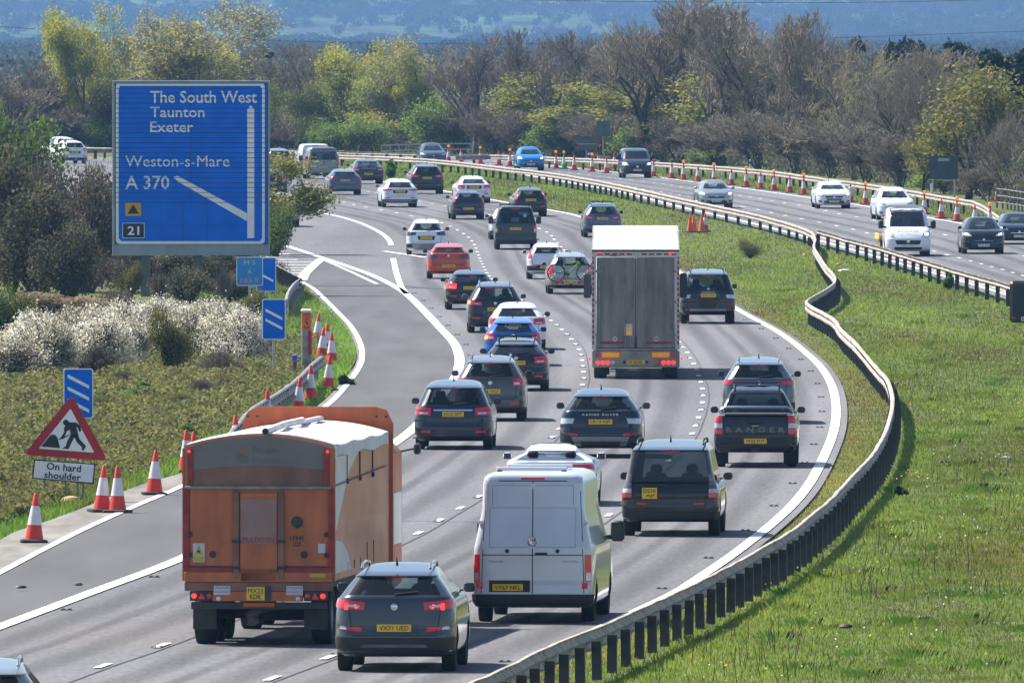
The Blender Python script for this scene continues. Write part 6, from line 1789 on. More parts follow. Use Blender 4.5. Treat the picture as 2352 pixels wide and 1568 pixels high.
PROT = {
 'bareA': tree_proto(1, BARK, twig=TW_G, H=10, up=.75, spread=.62, kids=(6, 4, 4, 3), levels=5, lenr=.60),
 'bareB': tree_proto(2, BARK, twig=TW_B, H=10, up=.9, spread=.55, kids=(7, 4, 4, 3), levels=5, lenr=.60, stems=1),
 'bareC': tree_proto(3, BARKL, twig=TW_O, H=10, up=.5, spread=.8, kids=(5, 5, 4, 3), levels=5, lenr=.62),
 'bareD': tree_proto(4, BARK, twig=TW_P, H=8, up=.8, spread=.6, kids=(5, 4, 4), levels=4, lenr=.66, stems=4, r0=.12),
 'willowY': tree_proto(5, BARKL, leaf=[(.52, .47, .06), (.45, .45, .08), (.38, .42, .10)], nleaf=19000, lsize=.13, twig=TW_O, H=10, up=.35, spread=.85, kids=(5, 4, 4, 3), levels=4, lenr=.64, tipr=.33),
 'willowG': tree_proto(6, BARKL, leaf=[(.32, .36, .10), (.39, .39, .11), (.26, .30, .11)], nleaf=17000, lsize=.12, twig=TW_O, H=9, up=.35, spread=.85, kids=(5, 4, 4, 3), levels=4, lenr=.64, tipr=.38),
 'haze': tree_proto(7, BARK, leaf=[(.33, .32, .12), (.44, .40, .10), (.26, .24, .14)], nleaf=12000, lsize=.11, twig=TW_G, H=11, up=.5, spread=.75, kids=(6, 5, 4, 3), levels=5, lenr=.60, tipr=.3, leaf_lo=.55),
 'sparse': tree_proto(8, BARK, leaf=[(.27, .28, .05), (.22, .26, .05), (.32, .29, .05)], nleaf=4200, lsize=.17, twig=TW_B, H=8, up=.5, spread=.75, kids=(5, 4, 4), levels=4, lenr=.64, tipr=.28),
 'gold': tree_proto(9, BARKD, leaf=[(.25, .22, .04), (.21, .21, .045), (.17, .17, .04)], nleaf=6000, lsize=.13, twig=TW_B, H=7, up=.4, spread=.8, kids=(5, 4, 4), levels=4, lenr=.64, tipr=.34),
 'shrubG': tree_proto(10, BARK, leaf=[(.18, .27, .045), (.23, .31, .055), (.13, .20, .05)], nleaf=8000, lsize=.15, twig=TW_B, H=4.5, up=.3, spread=.85, kids=(5, 4), levels=3, lenr=.66, stems=5, r0=.07, tipr=.30),
 'shrubY': tree_proto(11, BARK, leaf=[(.36, .34, .05), (.28, .31, .06), (.40, .35, .08)], nleaf=6500, lsize=.14, twig=TW_O, H=5, up=.4, spread=.8, kids=(5, 4), levels=3, lenr=.66, stems=5, r0=.07, tipr=.32),
 'shrubB': tree_proto(12, BARKD, twig=TW_P, H=5, up=.5, spread=.8, kids=(6, 5, 4), levels=4, lenr=.62, stems=6, r0=.06),
}
PCOUNT = {}
def plant(kind, label, px, by, ty, wpx, name='tree', cat='tree', group=None, depth=0.0, rz=None, protos=None):
    g0 = G(px, by)
    if depth:
        Y = g0.y + depth; g0 = Vector((px_at(px, Y), Y, zp(Y)))
    trunk, crown, leaves, H, W = (protos or PROT)[kind]
    sc = FPX / g0.y
    h = z_at(ty, g0.y) - g0.z
    w = wpx / sc
    o = empty(name, g0, rz if rz is not None else R.uniform(0, 6.28), label, cat, group)
    o.scale = (w / W, w / W, h / H)
    link('trunk', trunk, o)
    c = link('crown', crown, o)
    if leaves is not None: link('leaves', leaves, c)
    return o
# ---- individual trees of the far line, left to right
GT = 'trees along the far verge'
T_ = [
 ('bareB', 'brown bare tree at the far left edge of the far tree line', 20, 352, 165, 120), ('shrubB', 'low brown twiggy thicket left of the yellow green willow', 95, 350, 178, 130),
 ('willowY', 'yellow green willow with open limbs, left of the largest crown', 192, 350, 52, 140), ('haze', 'largest broad grey crown with yellow top above the big sign', 385, 352, 36, 285),
 ('haze', 'second broad grey crown with yellowish top at the right shoulder of the largest one', 480, 350, 64, 170), ('willowG', 'olive green tree between the yellow willow and the broad crown', 285, 349, 138, 130),
 ('willowY', 'bright yellow green bush crown just above the top right of the big sign', 490, 347, 122, 95), ('shrubB', 'tan leafless shrub left of the big sign', 235, 349, 230, 110), ('bareD', 'grey brown thicket directly left of the big sign top', 180, 349, 200, 130),
 ('bareA', 'leafless round tree with a nest, right of the big sign', 622, 350, 104, 125), ('bareA', 'leafless round tree right of the one with the nest', 700, 350, 104, 120),
 ('willowG', 'pale green willow low beside the grey passenger van', 700, 352, 205, 150), ('willowY', 'tall rounded yellow green willow left of centre', 835, 352, 126, 150), ('willowG', 'pale willow at the left foot of the rounded yellow one', 762, 352, 185, 130),
 ('willowG', 'soft green willow at the right foot of the rounded yellow one', 905, 353, 150, 110), ('willowY', 'bright yellow shrub above the oncoming silver car', 930, 353, 203, 95), ('haze', 'tan tree with dark leaning trunk right of the bright yellow shrub', 985, 353, 106, 165),
 ('shrubY', 'golden shrub behind the dark long hatchback', 868, 355, 268, 95), ('shrubG', 'fresh green shrub right of the parapet railing', 1000, 356, 245, 90), ('shrubG', 'bright green low bush left of the golden shrub', 820, 356, 283, 80), ('shrubG', 'small green bush behind the grey passenger van', 745, 356, 290, 70),
 ('bareB', 'tall thin bare tree above the fresh green shrub', 1090, 357, 92, 130), ('bareB', 'slender bare tree left of the blue oncoming car', 1190, 358, 84, 120), ('bareA', 'bare tree directly above the blue oncoming car', 1275, 360, 90, 150), ('bareB', 'slim bare tree right of the blue oncoming car', 1340, 362, 92, 130),
 ('sparse', 'yellow green sapling crown half way up behind the slim bare tree', 1230, 359, 185, 150), ('sparse', 'leafing tree between the sign backs and the blue car', 1330, 363, 205, 170),
 ('bareA', 'big fan shaped bare tree above the small dark nosed van', 1470, 372, 18, 300), ('bareB', 'tallest bare tree reaching the top of the picture', 1560, 374, -6, 170), ('sparse', 'tree with fresh green leaves right above the small van', 1525, 372, 195, 190), ('sparse', 'leafing tree to the right of the small van', 1640, 378, 185, 160),
 ('bareB', 'bare tree with upright branches right of the tallest one', 1650, 380, 36, 170), ('bareA', 'broad bare tree with dense twigs in the right half', 1740, 387, 28, 230), ('bareB', 'bare tree leaning over the cones in the right half', 1825, 397, 52, 180), ('bareD', 'bare clump right of the dense broad bare tree', 1890, 405, 84, 170),
 ('bareC', 'brown bare tree above the white oncoming hatchback', 1960, 414, 128, 190), ('bareA', 'large brown bare tree left of the yellow leaved one', 2060, 427, 122, 240), ('bareD', 'brown bare clump behind the dark green sign back', 2140, 440, 150, 150),
 ('gold', 'yellow leaved tree at the right beside the dark green sign back', 2225, 458, 186, 230), ('bareD', 'grey brown bush at the right edge below the yellow leaves', 2325, 470, 262, 130), ('gold', 'small yellow green bush under the dark green sign back', 2120, 447, 330, 110),
]
for a in T_:
    plant(a[0], a[1], a[2], a[3], a[4], a[5] * (1.25 if a[0] in ('willowY', 'willowG', 'haze', 'sparse') else 1.12), group=GT, depth=6)
# second and third rows close the gaps
rows2 = [(530, 'bareD', 150, 110), (575, 'bareB', 120, 100), (660, 'bareC', 118, 120), (755, 'bareB', 140, 110), (880, 'bareB', 112, 120), (1040, 'bareC', 118, 130), (1140, 'bareD', 130, 150), (1235, 'bareB', 104, 120), (1310, 'bareD', 130, 160), (1395, 'bareC', 105, 150), (1420, 'bareD', 150, 170), (1510, 'bareD', 90, 170), (1600, 'bareC', 60, 170), (1690, 'bareB', 62, 160), (1700, 'bareD', 120, 200), (1790, 'bareD', 80, 190), (1850, 'bareC', 92, 180), (1925, 'bareB', 120, 150), (2010, 'bareD', 140, 180), (2100, 'bareB', 135, 160), (60, 'bareD', 200, 130), (140, 'bareB', 150, 110), (330, 'bareD', 120, 160), (440, 'bareC', 95, 170)]
def yb(x): return float(np.interp(x, [0, 700, 1045, 1417, 1686, 1881, 2016, 2150, 2290], [350, 350, 355, 366, 382, 404, 421, 441, 465]))
rows2.sort()
for i, (x, k, ty, w) in enumerate(rows2):
    plant(k, f'leafless tree in the second row of the far wood, {ORD[i % 20]} of {"its left" if i < 20 else "its right"} part', x, yb(x), ty, w, group='second row of the far wood', depth=35)
under = [(640, 'shrubB', 300, 90), (560, 'shrubB', 280, 100), (1060, 'shrubB', 250, 130), (1130, 'shrubB', 255, 120), (1200, 'shrubB', 265, 130), (1290, 'shrubG', 285, 110), (1350, 'shrubB', 270, 120), (1420, 'shrubB', 270, 130), (1490, 'shrubG', 290, 110), (1560, 'shrubB', 265, 140), (1630, 'shrubG', 345, 110), (1655, 'shrubB', 280, 150), (1740, 'shrubB', 270, 160), (1830, 'shrubB', 280, 160), (1910, 'shrubB', 290, 160), (1990, 'shrubB', 300, 160), (2070, 'shrubB', 320, 150), (2170, 'shrubG', 395, 110), (2270, 'shrubB', 380, 130), (2340, 'shrubB', 390, 110), (0, 'shrubB', 260, 120), (150, 'shrubB', 262, 130), (215, 'shrubG', 290, 90)]
under.sort()
for i, (x, k, ty, w) in enumerate(under):
    plant(k, f'{"green" if k == "shrubG" else "brown twiggy"} undergrowth shrub at the foot of the far wood, {ORD[i % 20]} {"from the left" if i < 20 else "of the right end"}', x, yb(x), ty, w, name='shrub', cat='shrub', group='undergrowth of the far wood', depth=3)
# brown thicket floor of the far wood, one mass
def thicket():
    n = 60000
    xs_ = rng0.uniform(-60, 2420, n); d = rng0.uniform(0, 1, n) ** 1.4 * 45 + 3
    yb_ = np.interp(xs_, [0, 700, 1045, 1417, 1686, 1881, 2016, 2150, 2290, 2420], [350, 350, 355, 366, 382, 404, 421, 441, 465, 488])
    xg = np.linspace(-60, 2420, 60); Yg = np.array([G(a, yb(a) if a < 2290 else 465 + (a - 2290) * .18).y for a in xg])
    Y = np.interp(xs_, xg, Yg) + d; X = (xs_ - 1176) / FPX * Y
    top = 2.0 + 1.0 * np.sin(X * .9) * np.sin(X * .37 + 1) + .7 * np.sin(X * 2.3 + Y * .2) + d * .05
    Z = zpa(Y) + top * rng0.uniform(0, 1, n) ** .8
    L_ = rng0.uniform(.25, .9, n); az = rng0.uniform(0, 6.28, n); el = rng0.uniform(.3, 1.4, n)
    S = np.stack([X, Y, Z, X + L_ * np.cos(az) * np.cos(el), Y + L_ * np.sin(az) * np.cos(el), Z + L_ * np.sin(el), np.full(n, .022), np.full(n, .012)], 1)
    V, F = tubes(S, 3)
    tag(link('thicket', np_mesh('thicket', V, F, TWIG, np.repeat(colours(n, np.array([(.19, .16, .115), (.21, .185, .11), (.15, .135, .085)])[rng0.integers(0, 3, n)], rng0, .3, .08), 6, 0))), 'brown twiggy thicket along the foot of the far wood', 'thicket', None, 'stuff')
    m = 30000
    C = np.stack([X[:m], Y[:m], Z[:m] * .8 + zpa(Y[:m]) * .2], 1)
    V, F = leaf_quads(C, .2, rng0)
    tag(link('ivy_cover', np_mesh('ivy_cover', V, F, LEAF, np.repeat(colours(m, np.array([(.07, .085, .03), (.10, .12, .035), (.09, .075, .05)])[rng0.integers(0, 3, m)], rng0, .3, .1), 4, 0))), 'dull green ivy and bramble under the far trees', 'ground cover', None, 'stuff')
rng0 = np.random.default_rng(99)
thicket()
for i, x in enumerate(range(1385, 2200, 44)):
    ty = float(np.interp(x, [1385, 1450, 1560, 1740, 1830, 1900, 2000, 2150, 2200], [95, 55, 35, 50, 70, 105, 128, 140, 140])) + (i % 3) * 9
    plant(('bareB', 'bareA', 'bareC', 'bareD')[i % 4], f'thin leafless tree deep in the wood at the right, {ORD[i]} from the left', x, yb(x), ty, 120 + 14 * (i % 3), group='deep row of the right hand wood', depth=65)
# a nest in the bare tree
Yn = G(622, 350).y + 4
o = MB().lathe([(.05, -.3), (.32, -.18), (.40, 0), (.32, .16), (.1, .2)], 12).build('nest', M('nest_sticks', (.03, .026, .024), .95, var=.5, scale=9), None, True, loc=(px_at(618, Yn), Yn, z_at(125, Yn)))
tag(o, 'dark round nest in the leafless tree right of the big sign', 'nest')

# ---- conifers behind the bare trees at the right
def conifer_proto(seed):
    rng = np.random.default_rng(seed)
    n = 5200
    segs = [(0, 0, -.1, 0, 0, 9.6, .16, .02)]; C = []
    for k in range(62):
        z = rng.uniform(2.0, 9.6); az = rng.uniform(0, 6.28); ln = (1.9 - .155 * z) * rng.uniform(.65, 1.25) + .25
        p1 = (math.cos(az) * ln, math.sin(az) * ln, z + ln * .35)
        segs.append((0, 0, z, *p1, .035, .012))
        t = rng.uniform(.25, 1.05, 84)[:, None]
        C.append(np.array([0, 0, z]) * (1 - t) + np.array(p1) * t + rng.normal(size=(84, 3)) * .17)
    C = np.concatenate(C)
    V, F = tubes(segs, 4); trunk = np_mesh('trunk', V, F, TWIG, colours(len(V), BARKD, rng))
    V2, F2 = leaf_quads(C, .2, rng, asp=2.2); crown = np_mesh('crown', V2, F2, LEAF, np.repeat(colours(len(C), (.018, .035, .028), rng, .35, .1), 4, 0))
    return trunk, crown, None, 9.8, 3.4
PROT['con1'] = conifer_proto(21); PROT['con2'] = conifer_proto(22)
for i, (x, ty, w, k) in enumerate(((1968, 98, 52, 'con1'), (2030, 112, 60, 'con2'), (2058, 104, 50, 'con1'), (2082, 90, 62, 'con2'), (2105, 106, 46, 'con1'), (2150, 116, 52, 'con2'), (2196, 104, 72, 'con1'), (2245, 112, 84, 'con2'), (2290, 128, 70, 'con1'), (2340, 118, 78, 'con2'), (2305, 190, 80, 'con1'), (2265, 175, 80, 'con2'))):
    w *= 1.7
    plant(k, f'dark green conifer behind the bare trees, {ORD[i]} from the left at the right side' if i < 10 else f'lower dark conifer above the yellow leaved tree, {"right" if i == 10 else "left"} one of two', x, yb(x), ty, w, name='conifer', group='conifers at the right', depth=110)

# ---- bushes of the left verge
def bush_proto(seed, leaf, n=5200, size=.075, lobes=9, H=2.2, W=3.0, stem=BARKD, mat=LEAF, asp=1.5, twigs=90, lo=.10):
    rng = np.random.default_rng(seed)
    cs = []
    for k in range(lobes):
        a = rng.uniform(0, 6.28); r = rng.uniform(0, W * .33)
        z = rng.uniform(H * .25, H * .72); rad = np.array([rng.uniform(.28, .55) * W * .5, rng.uniform(.28, .55) * W * .5, rng.uniform(.28, .42) * H])
        cs.append((np.array([math.cos(a) * r, math.sin(a) * r, z]), rad))
    per = n // lobes; C = []; sh = []
    for c, rad in cs:
        d = rng.normal(size=(per, 3)); d /= np.linalg.norm(d, axis=1, keepdims=True)
        rr = rng.uniform(.25, 1.0, (per, 1)) ** .45 * (1 + .16 * rng.normal(size=(per, 1)))
        C.append(c + d * rad * rr)
    C = np.concatenate(C); C = C[C[:, 2] > .02]
    base = np.asarray(leaf)[rng.integers(0, len(leaf), len(C))]
    ph = rng.uniform(0, 6, 3)
    cl = 1 + .25 * np.sin(C[:, 0] * 3.1 + ph[0]) * np.sin(C[:, 1] * 2.7 + ph[1]) + .15 * np.sin(C[:, 2] * 5 + ph[2])
    V, F = leaf_quads(C, size, rng, asp=asp)
    crown = np_mesh('crown', V, F, mat, np.repeat(colours(len(C), base * cl[:, None], rng, .25, .1), 4, 0))
    segs = []
    for k in range(twigs):
        c, rad = cs[rng.integers(0, lobes)]
        d = rng.normal(size=3); d /= np.linalg.norm(d); d[2] = abs(d[2])
        e = c + d * rad * rng.uniform(.6, 1.25); m = np.array([c[0] * .4, c[1] * .4, c[2] * .5]) + rng.normal(size=3) * .08
        segs += [(c[0] * .15, c[1] * .15, -.05, *m, .03, .02), (*m, *e, .018, .006)]
    V, F = tubes(segs, 3); trunk = np_mesh('trunk', V, F, TWIG, colours(len(V), stem, rng, .25, .05))
    return trunk, crown, None, H * 1.02, W * 1.0
BP = {
 'dark': bush_proto(31, [(.085, .085, .04), (.115, .10, .06), (.06, .062, .038), (.12, .12, .042)], 7500, .07, twigs=420, stem=(.13, .11, .09)),
 'dark2': bush_proto(32, [(.11, .092, .066), (.13, .118, .05), (.08, .068, .054)], 4200, .06, twigs=800, stem=(.16, .13, .11)),
 'fresh': bush_proto(33, [(.11, .17, .025), (.15, .215, .03), (.075, .125, .025)], 9000, .07, twigs=160),
 'blossom': bush_proto(34, [(.76, .72, .61), (.68, .64, .53), (.82, .79, .70), (.36, .32, .22)], 10500, .066, lobes=16, twigs=550, stem=(.15, .125, .10), mat=PETAL, asp=1.0),
 'blossom2': bush_proto(35, [(.74, .70, .59), (.64, .60, .48), (.34, .30, .2)], 8600, .066, lobes=16, twigs=700, stem=(.16, .135, .11), mat=PETAL, asp=1.0),
 'olive': bush_proto(36, [(.13, .125, .03), (.10, .105, .03), (.16, .15, .04)], 6500, .06, twigs=120),
 'weed': bush_proto(37, [(.07, .15, .02), (.10, .19, .03)], 900, .10, lobes=5, H=.6, W=.9, twigs=14),
 'reed': bush_proto(38, [(.32, .24, .15), (.26, .20, .12)], 3200, .10, lobes=7, twigs=120, stem=(.22, .17, .11), asp=3.0),
 'twig': bush_proto(39, [(.10, .08, .06)], 300, .05, lobes=5, twigs=260, stem=(.15, .125, .105)),
}
GBUSH = 'bushes on the left verge'
B_ = [('fresh', 'yellow green leafy bush at the left edge above the dark bushes', 10, 560, 215, 290), ('fresh', 'bright green bush at the left edge below the yellow green one', 45, 560, 300, 150), ('dark2', 'grey brown twiggy bush below the white car at the far left', 120, 640, 352, 190), ('dark', 'dark bush at the left edge below the bright green leaves', 30, 668, 360, 170), ('dark2', 'large dark bush left of the big sign', 205, 668, 372, 190), ('dark', 'dark green bush touching the lower left of the big sign', 225, 655, 400, 130), ('dark', 'dark low scrub in front of the middle sign post', 425, 700, 618, 120), ('dark2', 'dark low scrub in front of the right sign post', 535, 700, 622, 110), ('dark2', 'dim low scrub just right of the left sign post', 375, 688, 625, 70), ('dark', 'dark bush mass in the middle of the left thicket', 95, 690, 440, 210), ('dark', 'deep shaded bush at the foot of the thicket left of the sign posts', 165, 695, 520, 130), ('dark2', 'shaded bush behind the left post of the big sign', 300, 672, 552, 140), ('dark', 'shaded bush behind the middle post of the big sign', 400, 668, 575, 160), ('dark', 'shaded bush behind the right post of the big sign', 500, 660, 575, 150), ('dark2', 'dark bush behind the light blue marker sign', 580, 650, 580, 120),
 ('olive', 'olive sprig bush under the left part of the big sign', 300, 690, 600, 70), ('fresh', 'bright green bush low at the left edge beside the blossom', 20, 792, 655, 110), ('reed', 'tan reeds above the white blossom at the left', 85, 745, 655, 130), ('reed', 'tan reeds above the white blossom left of the olive bush', 190, 742, 668, 130), ('dark2', 'dim bramble bush above the blossom in the middle', 260, 735, 662, 130), ('fresh', 'bright green tuft by the bare twigs behind the blossom', 480, 722, 668, 70), ('twig', 'bare upright twigs left of the light blue marker sign', 512, 712, 598, 70), ('olive', 'green shrub behind the two bar sign', 575, 745, 665, 90)]
for a in B_: plant(a[0], a[1], a[2], a[3], a[4], a[5] * (1.45 if a[0].startswith('dark') else 1.15), name='bush', cat='bush', group=GBUSH, protos=BP)
k = 0
for x, by, ty, w in ((10, 880, 765, 150), (60, 858, 745, 160), (120, 875, 730, 150), (95, 825, 712, 150), (165, 838, 700, 150), (225, 860, 720, 140), (215, 805, 695, 140), (285, 815, 690, 140), (300, 850, 722, 130), (345, 800, 682, 130), (430, 835, 700, 130), (455, 800, 686, 130), (505, 838, 702, 130), (555, 842, 706, 120), (598, 832, 722, 90), (530, 800, 690, 110), (400, 795, 684, 120)):
    plant('blossom' if k % 2 else 'blossom2', f'white blossoming blackthorn in the thicket, {ORD[k]} by height up from the left', x, by, ty, w * 1.4, name='blackthorn', cat='bush', group='white blossoming thicket', protos=BP); k += 1
plant('olive', 'olive green bush standing in front of the white blossom', 385, 862, 705, 135, name='bush', cat='bush', group=GBUSH, protos=BP)
plant('dark2', 'dark bare bramble hollow in the blossom left of the olive bush', 215, 872, 790, 120, name='bush', cat='bush', group=GBUSH, protos=BP)
plant('dark2', 'dim bramble below the blossom right of the olive bush', 500, 870, 800, 140, name='bush', cat='bush', group=GBUSH, protos=BP)
plant('sparse', 'twiggy bush with fresh leaves sticking out right of the big sign', 634, 585, 372, 170, name='bush', cat='bush', group=GBUSH, rz=1.0)
plant('fresh', 'leafy lower branches of a bush at the right edge of the big sign', 634, 590, 470, 120, name='bush', cat='bush', group=GBUSH, protos=BP)
for a in (('weed', 'yellow green bush on the median left of the black SUV roof', 897, 408, 368, 42), ('olive', 'low dark bush in the median grass right of the trailer roof', 1722, 592, 548, 75), ('weed', 'green leafy weed against the posts left of the black matrix signal', 2181, 662, 625, 40), ('weed', 'dark green weed tuft beneath the bend of the right barrier', 1795 + 270, 1135, 1112, 50), ('weed', 'leafy green clump on the grass tip by the left cones', 790, 884, 858, 60)):
    plant(a[0], a[1], *a[2:], name='weed_bush', cat='bush', group='weeds in the verge grass', protos=BP)

# ---- grass, bramble cover: nobody could count it
def scatter_blades(name, label, fl, fr, bands, cols, rng, kind='grass', hmul=lambda x, y: 1.0, cmul=None):
    Vs, Fs, Cs = [], [], []; k = 0
    for y0, y1, dens, hh, ww in bands:
        ym = np.linspace(y0, y1, 24); wid = np.maximum(fr(ym) - fl(ym), 0); area = wid.mean() * (y1 - y0)
        n = int(area * dens)
        if n <= 0: continue
        wmax = wid.max() + 1e-6
        Y = rng.uniform(y0, y1, n * 2); Wd = np.maximum(fr(Y) - fl(Y), 0)
        keep = rng.uniform(0, wmax, n * 2) < Wd; Y = Y[keep][:n]; Wd = Wd[keep][:n]; n = len(Y)
        X = fl(Y) + rng.uniform(0, 1, n) * Wd
        # tufts
        patchy = .55 + .45 * np.sin(X * .9 + 1.3 * np.sin(Y * .11)) * np.sin(Y * .07 + X * .35) + .25 * np.sin(X * 3.7 + Y * .9)
        h = hh * rng.uniform(.5, 1.3, n) * (.75 + .4 * patchy) * hmul(X, Y)
        az = rng.uniform(0, 6.28, n); ln = h * rng.uniform(.1, .7, n)
        w = ww * rng.uniform(.6, 1.3, n)
        wx = np.cos(az + 1.57) * w * .5; wy = np.sin(az + 1.57) * w * .5
        tx_, ty_ = np.cos(az) * ln, np.sin(az) * ln
        Z = zpa(Y) - .05
        P = np.stack([np.stack([X - wx, Y - wy, Z], 1), np.stack([X + wx, Y + wy, Z], 1), np.stack([X + tx_ * .4 + wx * .7, Y + ty_ * .4 + wy * .7, Z + h * .6], 1), np.stack([X + tx_, Y + ty_, Z + h], 1)], 1)
        c = np.asarray(cols)[np.clip((patchy * .5 + rng.normal(0, .16, n) + .3) * len(cols), 0, len(cols) - 1).astype(int)]
        big = np.sin(X * .55 + .9 * np.sin(Y * .035)) * np.sin(Y * .045 + 1.1 * np.sin(X * .4)) + .5 * np.sin(X * 1.4 + 2) * np.sin(Y * .13)
        tone = np.where(big[:, None] > 0, 1 + big[:, None] * np.array([[.30, .22, .10]]), 1 + big[:, None] * np.array([[.10, .32, .22]]))
        c = colours(n, c * np.clip(tone, .5, 1.6), rng, .12, .05)
        if cmul is not None: c = np.clip(c * cmul(X, Y), 0, 1)
        Vs.append(P.reshape(-1, 3)); Fs.append(np.arange(4 * n).reshape(n, 4) + k); Cs.append(np.repeat(c, 4, 0)); k += 4 * n
    me = np_mesh(name, np.concatenate(Vs), np.concatenate(Fs), GRASSM, np.concatenate(Cs))
    return tag(link(name, me), label, kind, None, 'stuff')
rng = np.random.default_rng(77)
GCOL = [(.17, .15, .06), (.145, .20, .034), (.16, .26, .029), (.19, .295, .032), (.26, .31, .045)]
fr_ = lambda y: fx_right(y) + .27
fo_ = lambda y: np.where(np.asarray(y) < 1050, np.maximum(fx_on(y) - .5, fx_right(y) + .5), fx_on(y) - .5)
edge_far = lambda y: np.minimum(np.asarray(y, float) * (2440 - 1176) / FPX, np.where(np.asarray(y) > 590, fo_(y), 1e9))
def worn(x, y):
    d = x - fx_right(y)
    return np.clip(.42 + d * .40, .42, 1.0)
def worncol(x, y):
    d = np.clip((x - fx_right(y)) / 1.7, 0, 1)[:, None]
    return np.array([[1.38, .84, 1.75]]) * (1 - d) + np.array([[1., 1., 1.]]) * d
scatter_blades('median_grass', 'green rough grass between the two carriageways', fr_, edge_far, [(255, 330, 130, .075, .017), (330, 430, 85, .08, .021), (430, 560, 42, .085, .028), (560, 740, 20, .09, .04), (740, 900, 12, .10, .05), (900, 1200, 7, .11, .065)], GCOL, rng, hmul=worn, cmul=worncol)
# left verge: bright strip along the margin, bramble behind
le = lambda y: fx_edge(y) - .05
scatter_blades('verge_grass', 'bright green grass along the left margin', lambda y: fx_edge(y) - 1.1, le, [(255, 400, 120, .20, .022), (400, 600, 70, .20, .030), (600, 700, 40, .2, .035)], [(.11, .20, .03), (.15, .28, .035), (.19, .34, .045)], rng)
scatter_blades('shoulder_grass', 'weedy grass on the left bank by the cones', lambda y: fx_edge(y) - 3.6, lambda y: fx_edge(y) - .6, [(420, 520, 60, .22, .03), (520, 680, 40, .24, .035)], [(.14, .15, .06), (.14, .22, .04), (.17, .28, .045)], rng)
scatter_blades('far_verge_grass', 'sunlit grass strip between the far barrier and the cones', lambda y: fx_of(y) + .9, lambda y: fx_of(y) + 5.5, [(640, 1300, 9, .16, .06)], [(.16, .19, .045), (.19, .24, .045), (.16, .23, .045)], rng)
def bramble():
    n = 210000
    Y = 1 / rng.uniform(1 / 560.0, 1 / 285.0, n)
    xl = np.maximum(px_at(-60, 1.0) * Y, -30); xr = fx_edge(Y) - .8
    X = xl + (xr - xl) * rng.uniform(0, 1, n)
    ok = xr > xl; X, Y = X[ok], Y[ok]; n = len(X)
    m = .5 + .5 * np.sin(X * 1.9 + .8 * np.sin(Y * .21)) * np.sin(Y * .33 + X * .6) + .35 * np.sin(X * 4.1 + Y * 1.1)
    near = np.clip((fx_edge(Y) - X) / 2.6, 0, 1)
    top = (.16 + .34 * np.clip(m, 0, 1.4)) * (.35 + .65 * near)
    Z = top * rng.uniform(.15, 1.0, n) ** .55
    C = np.stack([X, Y, Z], 1)
    V, F = leaf_quads(C, .075, rng, flat=.3)
    cols = np.array([(.16, .17, .045), (.21, .22, .055), (.27, .25, .075), (.20, .165, .08), (.12, .14, .048)])
    c = cols[np.clip((m * .5 + rng.normal(0, .3, n) + .15) * 5, 0, 4).astype(int)]
    tag(link('bramble_cover', np_mesh('bramble_cover', V, F, LEAF, np.repeat(colours(n, c, rng, .28, .1), 4, 0))), 'low olive bramble covering the left bank', 'bramble', None, 'stuff')
bramble()
k = 0
for x, y, w, kk in ((20, 1000, 90, 'olive'), (70, 940, 100, 'dark2'), (120, 1010, 70, 'weed'), (40, 1090, 80, 'olive'), (190, 925, 110, 'twig'), (250, 955, 110, 'olive'), (300, 1010, 90, 'dark2'), (330, 925, 120, 'weed'), (400, 945, 110, 'olive'), (360, 1000, 90, 'twig'), (430, 1010, 80, 'weed'), (470, 915, 110, 'dark2'), (530, 900, 100, 'olive'), (560, 880, 80, 'weed'), (600, 860, 70, 'twig'), (290, 900, 120, 'dark2'), (20, 1170, 70, 'weed')):
    plant(kk, f'low {dict(olive="olive", dark2="brown", weed="bright green", twig="leafless")[kk]} clump in the bramble bank, {ORD[k]} of the bank clumps', x, y, y - w * .42, w, name='bramble_clump', cat='bush', group='clumps on the bramble bank', protos=BP); k += 1
def tussocks():
    nc = 150; Yc = 1 / rng.uniform(1 / 680.0, 1 / 262.0, nc); a = fr_(Yc) + 1.3; b = edge_far(Yc); Xc = a + (b - a) * rng.uniform(0, 1, nc)
    m = 70; n = nc * m; rr = np.abs(rng.normal(0, .24, n)); th = rng.uniform(0, 6.28, n)
    sz = np.repeat(rng.uniform(.5, 1.4, nc), m)
    X = np.repeat(Xc, m) + np.cos(th) * rr * sz; Y = np.repeat(Yc, m) + np.sin(th) * rr * sz * 3
    Z = zpa(Y) - .04; h = rng.uniform(.07, .14, n) * sz; ww = .02
    P = np.stack([np.stack([X - ww / 2, Y, Z], 1), np.stack([X + ww / 2, Y, Z], 1), np.stack([X + np.cos(th) * h * .3 + .006, Y, Z + h * .7], 1), np.stack([X + np.cos(th) * h * .6, Y, Z + h], 1)], 1)
    tc_ = np.array([(.09, .18, .025), (.18, .24, .04), (.18, .20, .05), (.11, .21, .028)])[rng.integers(0, 4, nc)]
    tag(link('tussocks', np_mesh('tussocks', P.reshape(-1, 3), np.arange(4 * n).reshape(n, 4), GRASSM, np.repeat(colours(n, np.repeat(tc_, m, 0), rng, .15, .06), 4, 0))), 'longer grass tussocks standing out of the median grass', 'grass', None, 'stuff')
tussocks()
